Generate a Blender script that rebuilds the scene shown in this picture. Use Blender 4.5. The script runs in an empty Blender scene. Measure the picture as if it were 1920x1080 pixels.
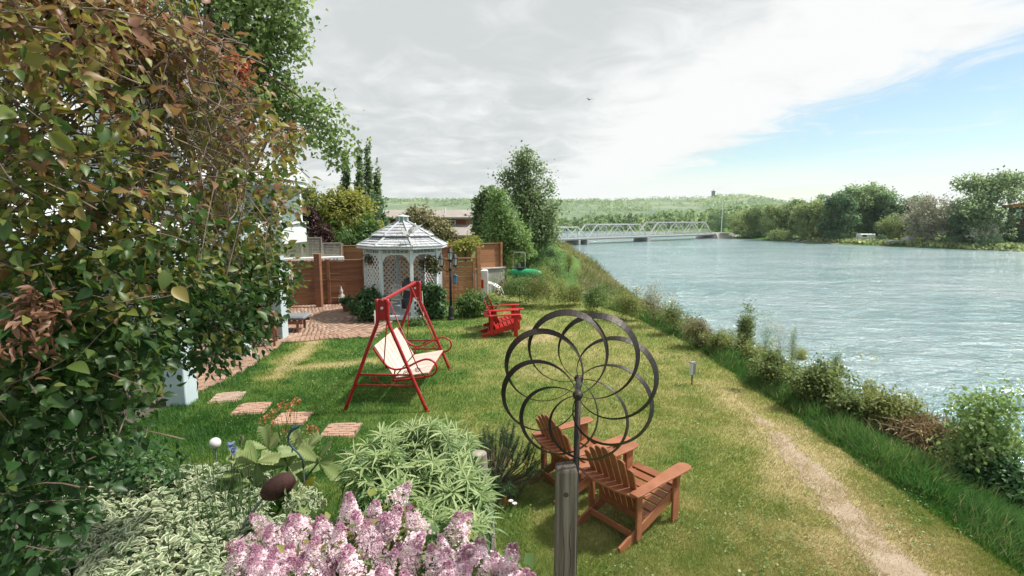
import bpy, bmesh, math, random
import numpy as np
from mathutils import Vector, Matrix
R = math.radians
scene = bpy.context.scene
col = scene.collection
rng = np.random.default_rng(11)
random.seed(11)

# ------------------------------------------------------------------ camera, sky, sun, exposure
CAM_H, PITCH = 3.1, 7.8
cam = bpy.data.objects.new('camera', bpy.data.cameras.new('camera'))
col.objects.link(cam)
cam.location = (0, 0, CAM_H)
cam.rotation_euler = (R(90 - PITCH), 0, 0)
cam.data.sensor_width = 36
cam.data.lens = 36 * 950 / 1920
cam.data.clip_start = .05
cam.data.clip_end = 6000
scene.camera = cam
scene.view_settings.view_transform = 'Standard'
scene.view_settings.look = 'None'
scene.view_settings.gamma = 1
scene.view_settings.exposure = 0.6
SUN_DIR = Vector((.66, .12, .98)).normalized()
sun = bpy.data.objects.new('sun', bpy.data.lights.new('sun', 'SUN'))
col.objects.link(sun)
sun.data.energy = 4.3
sun.data.angle = R(4)
sun.data.color = (1, .94, .84)
sun.rotation_euler = SUN_DIR.to_track_quat('Z', 'Y').to_euler()
scene.cycles.max_bounces = 6
scene.cycles.transparent_max_bounces = 8


class NT:
    """small wrapper for building node trees"""
    def __init__(self, tree):
        self.t = tree
        tree.nodes.clear()

    def n(self, kind, **kw):
        nd = self.t.nodes.new(kind)
        for k, v in kw.items():
            if k.startswith('i_'):
                key = k[2:]
                nd.inputs[int(key) if key.isdigit() else key.replace('_', ' ')].default_value = v
            else:
                setattr(nd, k, v)
        return nd

    def l(self, a, b, o=0, i=0):
        self.t.links.new(a.outputs[o], b.inputs[i])

    def math(self, op, a, b=None, c=None, clamp=False):
        nd = self.t.nodes.new('ShaderNodeMath')
        nd.operation = op
        nd.use_clamp = clamp
        for i, v in enumerate((a, b, c)):
            if v is None:
                continue
            if isinstance(v, (int, float)):
                nd.inputs[i].default_value = v
            else:
                self.t.links.new(v, nd.inputs[i])
        return nd.outputs[0]

    def step(self, v, lo, hi):
        nd = self.t.nodes.new('ShaderNodeMapRange')
        nd.interpolation_type = 'SMOOTHSTEP'
        self.t.links.new(v, nd.inputs[0])
        nd.inputs[1].default_value = lo
        nd.inputs[2].default_value = hi
        return nd.outputs[0]

    def noise(self, vec, scale, detail=4, rough=.55, dist=0.0):
        nd = self.n('ShaderNodeTexNoise')
        nd.inputs['Scale'].default_value = scale
        nd.inputs['Detail'].default_value = detail
        nd.inputs['Roughness'].default_value = rough
        nd.inputs['Distortion'].default_value = dist
        if vec is not None:
            self.t.links.new(vec, nd.inputs['Vector'])
        return nd.outputs[0]

    def mix(self, fac, a, b):
        nd = self.t.nodes.new('ShaderNodeMix')
        nd.data_type = 'RGBA'
        if isinstance(fac, (int, float)):
            nd.inputs[0].default_value = fac
        else:
            self.t.links.new(fac, nd.inputs[0])
        for i, v in ((6, a), (7, b)):
            if isinstance(v, tuple):
                nd.inputs[i].default_value = v if len(v) == 4 else (*v, 1)
            else:
                self.t.links.new(v, nd.inputs[i])
        return nd.outputs[2]

    def ramp(self, fac, stops):
        nd = self.t.nodes.new('ShaderNodeValToRGB')
        e = nd.color_ramp.elements
        while len(e) < len(stops):
            e.new(.5)
        for el, (p, c) in zip(e, stops):
            el.position = p
            el.color = (*c, 1)
        self.t.links.new(fac, nd.inputs[0])
        return nd.outputs[0]


world = bpy.data.worlds.new('World')
scene.world = world
world.use_nodes = True
w = NT(world.node_tree)
sky = w.n('ShaderNodeTexSky', sky_type='NISHITA', sun_disc=False)
sky.sun_elevation = math.asin(SUN_DIR.z)
sky.sun_rotation = math.atan2(SUN_DIR.x, SUN_DIR.y)
sky.altitude = 1000
sky.air_density = 1.25
sky.dust_density = .4
sky.ozone_density = 1.0
SKY_K = .088
tc = w.n('ShaderNodeTexCoord')
sp = w.n('ShaderNodeSeparateXYZ')
w.l(tc, sp, 0, 0)
zc = w.math('MAXIMUM', sp.outputs[2], 0.0)
zo = w.math('ADD', zc, .04)
px_ = w.math('DIVIDE', sp.outputs[0], zo)
py_ = w.math('DIVIDE', sp.outputs[1], zo)
cb = w.n('ShaderNodeCombineXYZ')
w.t.links.new(px_, cb.inputs[0])
w.t.links.new(w.math('MULTIPLY', py_, .8), cb.inputs[1])
cloudv = cb.outputs[0]
zq = w.math('ADD', zc, .16)
cq = w.n('ShaderNodeCombineXYZ')
w.t.links.new(w.math('DIVIDE', sp.outputs[0], zq), cq.inputs[0])
w.t.links.new(w.math('DIVIDE', sp.outputs[1], zq), cq.inputs[1])
cloudq = cq.outputs[0]
n_big = w.noise(cloudq, 1.0, 5, .55, .6)
n_fine = w.noise(cloudq, 3.2, 8, .6, .8)
n_wisp = w.noise(cloudv, 1.5, 7, .65, 1.2)
# the cloud deck ends along a front; beyond it the sky is clear with a few wisps
edge = w.math('ADD', px_, w.math('MULTIPLY', w.math('SUBTRACT', n_wisp, .5), 1.9))
deck = w.step(edge, 2.75, 2.0)
low = w.math('MULTIPLY', w.step(sp.outputs[2], .12, .045), w.step(w.noise(cloudv, .42, 6, .6), .33, .50))
wisps = w.math('MULTIPLY_ADD', w.step(n_wisp, .50, .74), .5, .10)
cover = w.math('MAXIMUM', deck, w.math('MAXIMUM', low, wisps))
thick = w.math('ADD', w.math('MULTIPLY', n_big, .70), w.math('MULTIPLY', n_fine, .62))
far_front = w.step(w.math('ADD', px_, w.math('MULTIPLY', w.math('SUBTRACT', n_big, .5), 3.0)), .35, 1.25)
thick = w.math('SUBTRACT', thick, w.math('MULTIPLY', far_front, .30))
thick = w.math('ADD', thick, w.math('MULTIPLY', w.step(sp.outputs[2], .16, .42), .12))
shade = w.step(thick, .40, .80)
ccol = w.mix(shade, (.635, .645, .642), (.435, .456, .463))
skyc = w.n('ShaderNodeVectorMath', operation='SCALE')
w.l(sky, skyc, 0, 0)
skyc.inputs['Scale'].default_value = SKY_K
skyt = w.n('ShaderNodeVectorMath', operation='MULTIPLY')
w.l(skyc, skyt, 0, 0)
skyt.inputs[1].default_value = (.97, 1.05, 1.01)
final = w.mix(cover, skyt.outputs[0], ccol)
bg = w.n('ShaderNodeBackground')
w.t.links.new(final, bg.inputs[0])
bg.inputs[1].default_value = 1.0
wo = w.n('ShaderNodeOutputWorld')
w.l(bg, wo)

# ------------------------------------------------------------------ picture helpers: where a ray meets a plane
_pt = R(PITCH)
def ray(px, py):
    d = (py - 540) / 950
    return (px - 960) / 950, math.cos(_pt) - d * math.sin(_pt), -(d * math.cos(_pt) + math.sin(_pt))
def G(px, py, z=0.0):
    x, y, v = ray(px, py)
    t = (z - CAM_H) / v
    return Vector((x * t, y * t, z))
def P(px, py, Y):
    x, y, v = ray(px, py)
    t = Y / y
    return Vector((x * t, Y, CAM_H + v * t))

# ------------------------------------------------------------------ numpy noise
_perm = rng.random((256, 256))
def vnoise(x, y):
    xi = np.floor(x).astype(int); yi = np.floor(y).astype(int)
    fx = x - xi; fy = y - yi
    fx = fx * fx * (3 - 2 * fx); fy = fy * fy * (3 - 2 * fy)
    a = _perm[xi & 255, yi & 255]; b = _perm[(xi + 1) & 255, yi & 255]
    c = _perm[xi & 255, (yi + 1) & 255]; d = _perm[(xi + 1) & 255, (yi + 1) & 255]
    return (a * (1 - fx) + b * fx) * (1 - fy) + (c * (1 - fx) + d * fx) * fy
def fbm(x, y, o=4):
    s = 0; a = .5; t = 0
    for i in range(o):
        s = s + a * vnoise(x * 2 ** i + 17.3 * i, y * 2 ** i + 9.1 * i); t += a; a *= .5
    return s / t
def sstep(x, a, b):
    t = np.clip((x - a) / (b - a), 0, 1)
    return t * t * (3 - 2 * t)

# ------------------------------------------------------------------ materials
def new_mat(name):
    m = bpy.data.materials.new(name)
    m.use_nodes = True
    t = NT(m.node_tree)
    out = t.n('ShaderNodeOutputMaterial')
    return m, t, out
def mat(name, c1, c2=None, scale=6, rough=.6, bump=.15, bscale=60, metal=0, stretch=(1, 1, 1), spec=.4, dirt=None, vary=.12):
    m, t, out = new_mat(name)
    tcn = t.n('ShaderNodeTexCoord')
    mp = t.n('ShaderNodeMapping')
    mp.inputs['Scale'].default_value = stretch
    t.l(tcn, mp, 3, 0)
    oi = t.n('ShaderNodeObjectInfo')
    off = t.n('ShaderNodeVectorMath', operation='ADD')
    t.l(mp, off, 0, 0)
    sc = t.n('ShaderNodeMath', operation='MULTIPLY')
    t.l(oi, sc, 5, 0)
    sc.inputs[1].default_value = 37.0
    t.l(sc, off, 0, 1)
    v = off.outputs[0]
    c2 = c2 or tuple(x * .75 for x in c1)
    f = t.noise(v, scale, 6, .6)
    f2 = t.step(f, .32, .68)
    c = t.mix(f2, c1, c2)
    if dirt:
        d = t.step(t.noise(v, scale * .35, 5, .7), .5, .72)
        c = t.mix(t.math('MULTIPLY', d, .7), c, dirt)
    hv = t.n('ShaderNodeHueSaturation')
    t.t.links.new(c, hv.inputs['Color'])
    vv = t.math('MULTIPLY_ADD', oi.outputs['Random'], vary * 2, 1 - vary)
    t.t.links.new(vv, hv.inputs['Value'])
    b = t.n('ShaderNodeBsdfPrincipled')
    t.l(hv, b, 0, 0)
    rr = t.math('MULTIPLY_ADD', t.noise(v, scale * 3, 3), .25, rough - .12)
    t.t.links.new(rr, b.inputs['Roughness'])
    b.inputs['Metallic'].default_value = metal
    b.inputs['Specular IOR Level'].default_value = spec
    if bump:
        bp = t.n('ShaderNodeBump')
        bp.inputs['Strength'].default_value = bump
        bp.inputs['Distance'].default_value = .01
        t.t.links.new(t.noise(v, bscale, 5, .65), bp.inputs['Height'])
        t.l(bp, b, 0, b.inputs.find('Normal'))
    t.l(b, out)
    return m
def leafmat(name, stops, trans=.3, rough=.5, edge=None, spec=.35):
    m, t, out = new_mat(name)
    at = t.n('ShaderNodeAttribute', attribute_name='rnd')
    c = t.ramp(at.outputs['Fac'], stops)
    if edge:
        au = t.n('ShaderNodeAttribute', attribute_name='across')
        tcn = t.n('ShaderNodeTexCoord')
        wv = t.noise(tcn.outputs['Object'], 60, 3)
        e = t.math('ADD', au.outputs['Fac'], t.math('MULTIPLY', t.math('SUBTRACT', wv, .5), .7))
        c = t.mix(t.step(e, .48, .62), c, edge)
    b = t.n('ShaderNodeBsdfPrincipled')
    t.t.links.new(c, b.inputs[0])
    b.inputs['Roughness'].default_value = rough
    b.inputs['Specular IOR Level'].default_value = spec
    tr = t.n('ShaderNodeBsdfTranslucent')
    hv = t.n('ShaderNodeHueSaturation')
    hv.inputs['Saturation'].default_value = 1.1
    hv.inputs['Value'].default_value = 1.5
    t.t.links.new(c, hv.inputs['Color'])
    t.l(hv, tr)
    mx = t.n('ShaderNodeMixShader')
    mx.inputs[0].default_value = trans
    t.l(b, mx, 0, 1)
    t.l(tr, mx, 0, 2)
    t.l(mx, out)
    return m
def glassmat(name, colr, rough=.08):
    m, t, out = new_mat(name)
    b = t.n('ShaderNodeBsdfPrincipled')
    b.inputs[0].default_value = (*colr, 1)
    b.inputs['Roughness'].default_value = rough
    b.inputs['Specular IOR Level'].default_value = .8
    t.l(b, out)
    return m

# ------------------------------------------------------------------ objects
def tag(o, label=None, cat=None, group=None, kind=None):
    if label: o['label'] = label
    if cat: o['category'] = cat
    if group: o['group'] = group
    if kind: o['kind'] = kind
    return o
def thing(name, label, cat, loc=(0, 0, 0), rz=0.0, group=None):
    o = bpy.data.objects.new(name, None)
    col.objects.link(o)
    o.empty_display_size = .1
    o.location = loc
    o.rotation_euler = (0, 0, rz)
    return tag(o, label, cat, group)
def link(name, me, parent=None):
    o = bpy.data.objects.new(name, me)
    col.objects.link(o)
    if parent is not None: o.parent = parent
    return o
def dup(root, loc=None, rz=None, label=None):
    c = root.copy(); col.objects.link(c)
    if loc is not None: c.location = loc
    if rz is not None: c.rotation_euler = (0, 0, rz)
    if label: c['label'] = label
    for ch in list(root.children):
        k = ch.copy(); col.objects.link(k); k.parent = c
        for g in list(ch.children):
            q = g.copy(); col.objects.link(q); q.parent = k
    return c

class MB:
    """collects simple shapes and links them as one mesh object"""
    def __init__(self):
        self.v = []; self.f = []
    def add(self, vs, fs):
        b = len(self.v)
        self.v += [tuple(p) for p in vs]
        self.f += [tuple(i + b for i in f) for f in fs]
        return self
    def box(self, c, s, rot=None):
        c = Vector(c); h = Vector(s) / 2
        vs = []
        for sx, sy, sz in ((-1, -1, -1), (1, -1, -1), (1, 1, -1), (-1, 1, -1), (-1, -1, 1), (1, -1, 1), (1, 1, 1), (-1, 1, 1)):
            p = Vector((sx * h.x, sy * h.y, sz * h.z))
            if rot is not None: p = rot @ p
            vs.append(c + p)
        return self.add(vs, ((0, 3, 2, 1), (4, 5, 6, 7), (0, 1, 5, 4), (1, 2, 6, 5), (2, 3, 7, 6), (3, 0, 4, 7)))
    def beam(self, p0, p1, wd, ht, up=(0, 0, 1), wd1=None, ht1=None):
        p0 = Vector(p0); p1 = Vector(p1); d = (p1 - p0).normalized()
        u = Vector(up); s = d.cross(u)
        if s.length < 1e-4: s = d.cross(Vector((1, 0, 0)))
        s.normalize(); u = s.cross(d)
        vs = []
        for p, a, b in ((p0, wd, ht), (p1, wd1 or wd, ht1 or ht)):
            for i, j in ((-1, -1), (1, -1), (1, 1), (-1, 1)):
                vs.append(p + s * (a / 2 * i) + u * (b / 2 * j))
        return self.add(vs, ((0, 1, 2, 3), (7, 6, 5, 4), (0, 4, 5, 1), (1, 5, 6, 2), (2, 6, 7, 3), (3, 7, 4, 0)))
    def tube(self, pts, r, n=6, closed=False, cap=True):
        pts = [Vector(p) for p in pts]
        m = len(pts)
        rs = r if hasattr(r, '__len__') else [r] * m
        ref = Vector((0, 0, 1)); vs = []; prev = None
        for i, p in enumerate(pts):
            a = pts[(i - 1) % m] if (closed or i > 0) else p
            b = pts[(i + 1) % m] if (closed or i < m - 1) else p
            d = (b - a)
            if d.length < 1e-9: d = Vector((0, 0, 1))
            d.normalize()
            if prev is None:
                s = d.cross(ref)
                if s.length < .05: s = d.cross(Vector((1, 0, 0)))
            else:
                s = prev - d * prev.dot(d)
                if s.length < 1e-4: s = d.cross(ref)
            s.normalize(); prev = s
            u = d.cross(s)
            for k in range(n):
                an = 2 * math.pi * k / n
                vs.append(p + (s * math.cos(an) + u * math.sin(an)) * rs[i])
        fs = []
        for i in range(m if closed else m - 1):
            j = (i + 1) % m
            for k in range(n):
                q = (k + 1) % n
                fs.append((i * n + k, i * n + q, j * n + q, j * n + k))
        if cap and not closed:
            fs.append(tuple(range(n - 1, -1, -1)))
            fs.append(tuple((m - 1) * n + k for k in range(n)))
        return self.add(vs, fs)
    def lathe(self, prof, n=12, c=(0, 0, 0), axis=None):
        vs = []; c = Vector(c)
        q = Vector((0, 0, 1)).rotation_difference(Vector(axis)) if axis is not None else None
        for r, z in prof:
            for k in range(n):
                an = 2 * math.pi * (k + .5) / n
                p = Vector((r * math.cos(an), r * math.sin(an), z))
                if q is not None: p = q @ p
                vs.append(c + p)
        fs = []
        for i in range(len(prof) - 1):
            for k in range(n):
                k2 = (k + 1) % n
                fs.append((i * n + k, i * n + k2, (i + 1) * n + k2, (i + 1) * n + k))
        fs.append(tuple(range(n - 1, -1, -1)))
        fs.append(tuple((len(prof) - 1) * n + k for k in range(n)))
        return self.add(vs, fs)
    def prism(self, poly, thick, M=None):
        """poly: 2-D outline in local x,y, thickness along z"""
        n = len(poly); M = M or Matrix()
        vs = [M @ Vector((x, y, -thick / 2)) for x, y in poly] + [M @ Vector((x, y, thick / 2)) for x, y in poly]
        fs = [tuple(range(n - 1, -1, -1)), tuple(range(n, 2 * n))]
        for i in range(n):
            j = (i + 1) % n
            fs.append((i, j, n + j, n + i))
        return self.add(vs, fs)
    def mesh(self, name, m=None, bevel=0.0, smooth=False):
        me = bpy.data.meshes.new(name)
        me.from_pydata(self.v, [], self.f)
        if bevel:
            bm = bmesh.new(); bm.from_mesh(me)
            bmesh.ops.bevel(bm, geom=bm.edges[:], offset=bevel, segments=1, affect='EDGES', clamp_overlap=True)
            bm.to_mesh(me); bm.free()
        if smooth:
            me.polygons.foreach_set('use_smooth', [True] * len(me.polygons))
        if m: me.materials.append(m)
        me.update()
        return me
    def build(self, name, m, parent=None, bevel=0.0, smooth=False):
        return link(name, self.mesh(name, m, bevel, smooth), parent)

def curve(pts, k=4):
    """Catmull-Rom points through pts"""
    P_ = [Vector(p) for p in pts]; out = []
    for i in range(len(P_) - 1):
        a, b, c, d = P_[max(i - 1, 0)], P_[i], P_[i + 1], P_[min(i + 2, len(P_) - 1)]
        for j in range(k):
            t_ = j / k
            out.append(.5 * ((2 * b) + (c - a) * t_ + (2 * a - 5 * b + 4 * c - d) * t_ ** 2 + (3 * b - a - 3 * c + d) * t_ ** 3))
    out.append(P_[-1])
    return out

# ------------------------------------------------------------------ scattered leaves and blades in one mesh
def tmpl(verts, faces, across=None):
    return np.array(verts, float), faces, np.array(across if across is not None else [0] * len(verts), float)
T_DIAMOND = tmpl([(0, 0, 0), (-.5, .5, .12), (0, 1, -.05), (.5, .5, .12)], [(0, 2, 1), (0, 3, 2)])
T_LEAF = tmpl([(0, 0, 0), (-.5, .38, .1), (0, .45, 0), (.5, .38, .1), (0, 1, -.14)], [(0, 2, 1), (2, 4, 1), (0, 3, 2), (3, 4, 2)], [0, 1, 0, 1, .6])
def broad(ts, ws, curve=.2, lift=.1, rib=0.0):
    vs = [(0, 0, 0)]; ac = [0]; fs = []
    for i, (t_, w_) in enumerate(zip(ts, ws)):
        z = -curve * t_ * t_ + (rib if i % 2 else -rib)
        vs += [(-w_, t_, z + lift * w_ * 2), (0, t_, z), (w_, t_, z + lift * w_ * 2)]; ac += [1, 0, 1]
    vs.append((0, 1, -curve)); ac.append(.8)
    fs += [(0, 2, 1), (0, 3, 2)]
    for i in range(len(ts) - 1):
        a = 1 + 3 * i; b = a + 3
        fs += [(a, a + 1, b + 1, b), (a + 1, a + 2, b + 2, b + 1)]
    a = 1 + 3 * (len(ts) - 1); e = len(vs) - 1
    fs += [(a, a + 1, e), (a + 1, a + 2, e)]
    return tmpl(vs, fs, ac)
T_BROAD = broad((.16, .4, .7), (.34, .5, .3), .22, .12)
T_FINE = broad((.07, .2, .36, .52, .68, .83, .94), (.16, .36, .49, .5, .40, .24, .09), .24, .16)
T_SHOOT = broad((.25, .55, .8), (.36, .5, .3), .4, .2)
T_NARROW = broad((.2, .5, .8), (.4, .5, .3), .35, .05)
T_BLADE = tmpl([(-.5, 0, 0), (.5, 0, 0), (0, 1, 0)], [(0, 1, 2)])
T_LONG = tmpl([(-.5, 0, 0), (.5, 0, 0), (-.4, .5, .06), (.4, .5, .06), (0, 1, .28)], [(0, 1, 3, 2), (2, 3, 4)])
def unit(a):
    return a / np.maximum(np.linalg.norm(a, axis=-1, keepdims=True), 1e-9)
def frames(y, zh):
    y = unit(y); z = zh - (zh * y).sum(-1, keepdims=True) * y
    z = unit(z); x = np.cross(y, z)
    return np.stack([x, y, z], axis=-1)
def scatter_mesh(name, T, pos, M, size, m, rnd=None, smooth=False):
    """size: (n,) or (n,3) scale of the template's x, y, z"""
    tv, tf, ta = T
    n = len(pos)
    size = np.asarray(size, float)
    if size.ndim == 1: size = np.repeat(size[:, None], 3, 1)
    V = np.einsum('nij,nkj->nki', M, tv[None] * size[:, None, :]) + pos[:, None, :]
    k = len(tv)
    lt = np.concatenate([np.array(f) for f in tf]); ln = np.array([len(f) for f in tf])
    loops = (np.arange(n)[:, None] * k + lt[None]).ravel()
    tot = np.tile(ln, n)
    start = np.concatenate([[0], np.cumsum(tot)[:-1]])
    me = bpy.data.meshes.new(name)
    me.vertices.add(n * k)
    me.vertices.foreach_set('co', V.astype(np.float32).ravel())
    me.loops.add(len(loops)); me.loops.foreach_set('vertex_index', loops.astype(np.int32))
    me.polygons.add(len(tot)); me.polygons.foreach_set('loop_start', start.astype(np.int32))
    try: me.polygons.foreach_set('loop_total', tot.astype(np.int32))
    except Exception: pass
    me.update(calc_edges=True)
    if smooth: me.polygons.foreach_set('use_smooth', [True] * len(me.polygons))
    if rnd is None: rnd = rng.random(n)
    a = me.attributes.new('rnd', 'FLOAT', 'POINT')
    a.data.foreach_set('value', np.repeat(np.clip(rnd, 0, 1), k).astype(np.float32))
    if ta.any():
        a = me.attributes.new('across', 'FLOAT', 'POINT')
        a.data.foreach_set('value', np.tile(ta, n).astype(np.float32))
    if m: me.materials.append(m)
    return me
def scatter(name, T, pos, M, size, m, rnd=None, parent=None, kind=None, smooth=False):
    o = link(name, scatter_mesh(name, T, np.asarray(pos), M, size, m, rnd, smooth), parent)
    if kind: o['kind'] = kind
    return o
def single_leaves(name, T, m, values, size=1.0, smooth=True):
    """a few meshes of one leaf each, shared by leaf objects"""
    out = []
    for v in values:
        tv = T[0].copy()
        tv[:, 2] += (random.uniform(-.12, .12)) * tv[:, 1] ** 2 + random.uniform(-.1, .1) * tv[:, 0] * tv[:, 1]
        out.append(scatter_mesh(name, (tv, T[1], T[2]), np.zeros((1, 3)), np.eye(3)[None], np.array([size]), m, np.array([v]), smooth))
    return out
def leaf_objects(name, meshes, vals, pos, M, size, rnd, parent):
    vals = np.asarray(vals)
    size = np.asarray(size, float)
    if size.ndim == 1: size = np.repeat(size[:, None], 3, 1)
    for p, r_, s, q in zip(pos, M, size, rnd):
        i = int(np.argmin(np.abs(vals - q + rng.normal(0, .03))))
        o = bpy.data.objects.new(name, meshes[i])
        o.parent = parent
        A = np.eye(4); A[:3, :3] = r_ * s[None, :]; A[:3, 3] = p
        o.matrix_local = Matrix(A.tolist())
        col.objects.link(o)
def sphere_dirs(n):
    d = rng.normal(size=(n, 3))
    return unit(d)
def clumps(ells, n_clump, per, spread, shell=.35, low=-.9):
    """points gathered in clumps through a set of ellipsoids [(centre, radii)]; returns positions, outward directions, clump number"""
    C = np.array([list(e[0]) for e in ells], float); RR = np.array([list(e[1]) for e in ells], float)
    wgt = np.prod(RR, 1) ** (2 / 3); wgt /= wgt.sum()
    k = rng.choice(len(ells), n_clump, p=wgt)
    d = sphere_dirs(n_clump)
    d[:, 2] = np.where(d[:, 2] < low, -d[:, 2], d[:, 2])
    rad = 1 - np.abs(rng.normal(0, shell, n_clump)); rad = np.clip(rad, .05, 1.06)
    cc = C[k] + d * RR[k] * rad[:, None]
    idx = np.repeat(np.arange(n_clump), per)
    sp_ = spread if hasattr(spread, '__len__') else (spread,) * 3
    pos = cc[idx] + rng.normal(size=(len(idx), 3)) * np.array(sp_) * (.6 + .8 * rng.random(n_clump))[idx][:, None]
    out = unit((pos - C[k][idx]) / RR[k][idx])
    return pos, out, idx, cc
def leaf_frames(out, up=.5, jitter=.8, droop=.3):
    n = len(out)
    nz = unit(out * .6 + np.array([0, 0, up]) + rng.normal(size=(n, 3)) * jitter * .6)
    y = out * .6 + rng.normal(size=(n, 3)) * jitter + np.array([0, 0, -droop])
    return frames(y, nz)
def limb(mb, p0, p1, r0, r1, bend=.12, seg=5, n=6):
    p0 = np.array(p0, float); p1 = np.array(p1, float); L = np.linalg.norm(p1 - p0)
    pts = []; rr = []
    off = rng.normal(size=3) * bend * L
    for i in range(seg + 1):
        t_ = i / seg
        pts.append(p0 + (p1 - p0) * t_ + off * math.sin(math.pi * t_) * .6 + np.array([0, 0, .05 * L * math.sin(math.pi * t_)]))
        rr.append(r0 + (r1 - r0) * t_)
    mb.tube(pts, rr, n)
def tree(name, label, cat, base, ells, n_clump, per, spread, leaf, mleaf, mbark, trunk_r=.12, group=None, T=T_DIAMOND, rnd_bias=0.0, rnd_w=.35,
         shell=.35, limbs=8, trunk_top=None, aspect=.7, up=.5, low=-.9, lean=0, crown_name='crown', tone_up=0.0, jitter=.8):
    base = Vector(base)
    root = thing(name, label, cat, base, 0, group)
    el = [(Vector(c) - base, r_) for c, r_ in ells]
    pos, out, idx, cc = clumps(el, n_clump, per, spread, shell, low)
    tone = rng.random(n_clump)
    zz = (pos[:, 2] - pos[:, 2].min()) / max(np.ptp(pos[:, 2]), .01)
    rnd = rnd_bias + tone[idx] * rnd_w + rng.random(len(pos)) * (.95 - rnd_w) * .7 + tone_up * zz
    s = leaf * (.6 + .8 * rng.random(len(pos)))
    sz = np.stack([s * aspect, s, s], 1)
    scatter(crown_name, T, pos, leaf_frames(out, up, jitter), sz, mleaf, rnd, root)
    if trunk_r:
        mb = MB()
        top = Vector(trunk_top) - base if trunk_top is not None else Vector(el[0][0])
        limb(mb, (0, 0, -.15), top, trunk_r, trunk_r * .45, .05, 6, 8)
        for i in rng.choice(len(cc), min(limbs, len(cc)), replace=False):
            t_ = rng.uniform(.35, .95)
            limb(mb, np.array(top) * t_, cc[i] * .97 + np.array(top) * .03, trunk_r * .3, trunk_r * .06, .045, 5, 5)
        mb.build('trunk', mbark, root, smooth=True)
    return root
# ================================================================== SETTING
WATER_Z = -3.9
def _ridge_x(y):
    return np.interp(y, [-40, 0, 12, 16.2, 18.5, 20.5, 24, 40, 90, 135, 400], [5.6, 4.9, 4.9, 4.25, 3.3, 2.6, 2.6, 5, 5.5, 6, 20])
def ridge_x(y):
    return np.minimum(_ridge_x(y), shore_x(y) - 2.5)
def shore_x(y):
    return np.interp(y, [-60, 8, 14, 25, 39, 83, 135, 200, 240, 300], [13.2, 12.6, 12.2, 11.4, 10.4, 8.2, 8.6, 4, -40, -200])
def right_x(y):
    return np.interp(y, [-60, 60, 109, 121, 139, 180, 222, 240, 300], [230, 150, 109, 101, 88, 79.5, 76, 76, 74])
def gz(x, y):
    x = np.asarray(x, float); y = np.asarray(y, float)
    xr = ridge_x(y); xs = shore_x(y); xb = right_x(y)
    t = np.clip((x - xr) / (xs - xr), 0, 1.35)
    left = -3.95 * (.55 * t + .45 * np.clip(t, 0, 1) ** 2 * (3 - 2 * np.clip(t, 0, 1)))
    left = left + (fbm(x * .9, y * .9, 3) - .5) * .12 * sstep(t, .02, .2)
    e = np.maximum(x - xb + (fbm(x * .05, y * .05, 3) - .5) * 9, (y - 285))
    right = -5.0 + np.clip(e + 4, 0, 8) * .24 + np.clip(e - 4, 0, 60) * .02
    und = (fbm(x * .35 + 5, y * .35, 3) - .5) * .10 * sstep(y, 2, 5) * (1 - sstep(x, ridge_x(y) - .3, ridge_x(y) + .4))
    und = und * (1 - sstep(-x, 4.6, 5.6)) * (1 - sstep(y, 11.0, 12.5))
    left_ok = x < (xs + xb) / 2
    z = np.where(left_ok, np.maximum(left + und, -5.2), np.maximum(right, -5.2))
    return np.where((y > 285) & (x > -30), np.maximum(z, right), z)
def gz1(x, y):
    return float(gz(np.array([x]), np.array([y]))[0])
def on(px, py, dz=0.0):
    """the point of the ground that a picture point shows (follows the bank too)"""
    p = G(px, py)
    for _ in range(40):
        p = G(px, py, (gz1(p.x, p.y) + 2 * p.z) / 3)
    return Vector((p.x, p.y, gz1(p.x, p.y) + dz))

# the worn path: centre line and half width
PATH_Y = np.array([0, 3, 4.05, 4.66, 5.4, 6.4, 7.3, 8.4, 9.6])
PATH_X = np.array([3.1, 3.35, 3.44, 3.52, 3.58, 3.74, 3.86, 3.84, 3.72])
PATH_W = np.array([.26, .25, .24, .22, .17, .10, .0, -.15, -.3])
def path_d(x, y):
    """>0 inside the bare path"""
    return np.interp(y, PATH_Y, PATH_W, right=-1) - np.abs(x - np.interp(y, PATH_Y, PATH_X)) + (fbm(x * 2.4, y * 2.4, 4) - .5) * .42
def seg_d(x, y, a, b):
    ax, ay = a; bx, by = b
    t = np.clip(((x - ax) * (bx - ax) + (y - ay) * (by - ay)) / ((bx - ax) ** 2 + (by - ay) ** 2), 0, 1)
    return np.hypot(x - ax - t * (bx - ax), y - ay - t * (by - ay))
def dryness_and_shade(x, y):
    """0 lush .. 1 straw; where the lawn is worn, cut short or left long, plus shade painted in on the house side"""
    n = fbm(x * .8, y * .8, 4); m = fbm(x * 3.1 + 40, y * 3.1, 3)
    d = .36 + (n - .5) * .42 + (m - .5) * .5
    d = d + .22 * sstep(x, -2.2, 1.0) - .20 * sstep(-x, 1.0, 3.2)  # house side pushed greener: lusher turf, and its shade put into the colour
    d = d + .40 * np.exp(-(np.clip(-path_d(x, y), 0, 9) / .45) ** 2) * (y < 11)
    wear = np.minimum(seg_d(x, y, (-5.0, 12.7), (-4.7, 9.6)), seg_d(x, y, (-4.7, 10.2), (-3.0, 10.9)))
    d = d + .85 * np.exp(-(wear / (.22 + .3 * (m - .3))) ** 2)
    wear2 = np.minimum(seg_d(x, y, (-3.2, 13.7), (0.6, 14.2)), seg_d(x, y, (.2, 12.3), (1.2, 13.5)))
    d = d + .35 * np.exp(-(wear2 / .3) ** 2)
    d = np.where(x > ridge_x(y) - .45, d * .35 - .05, d)
    return np.clip(d, 0, 1)
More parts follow.
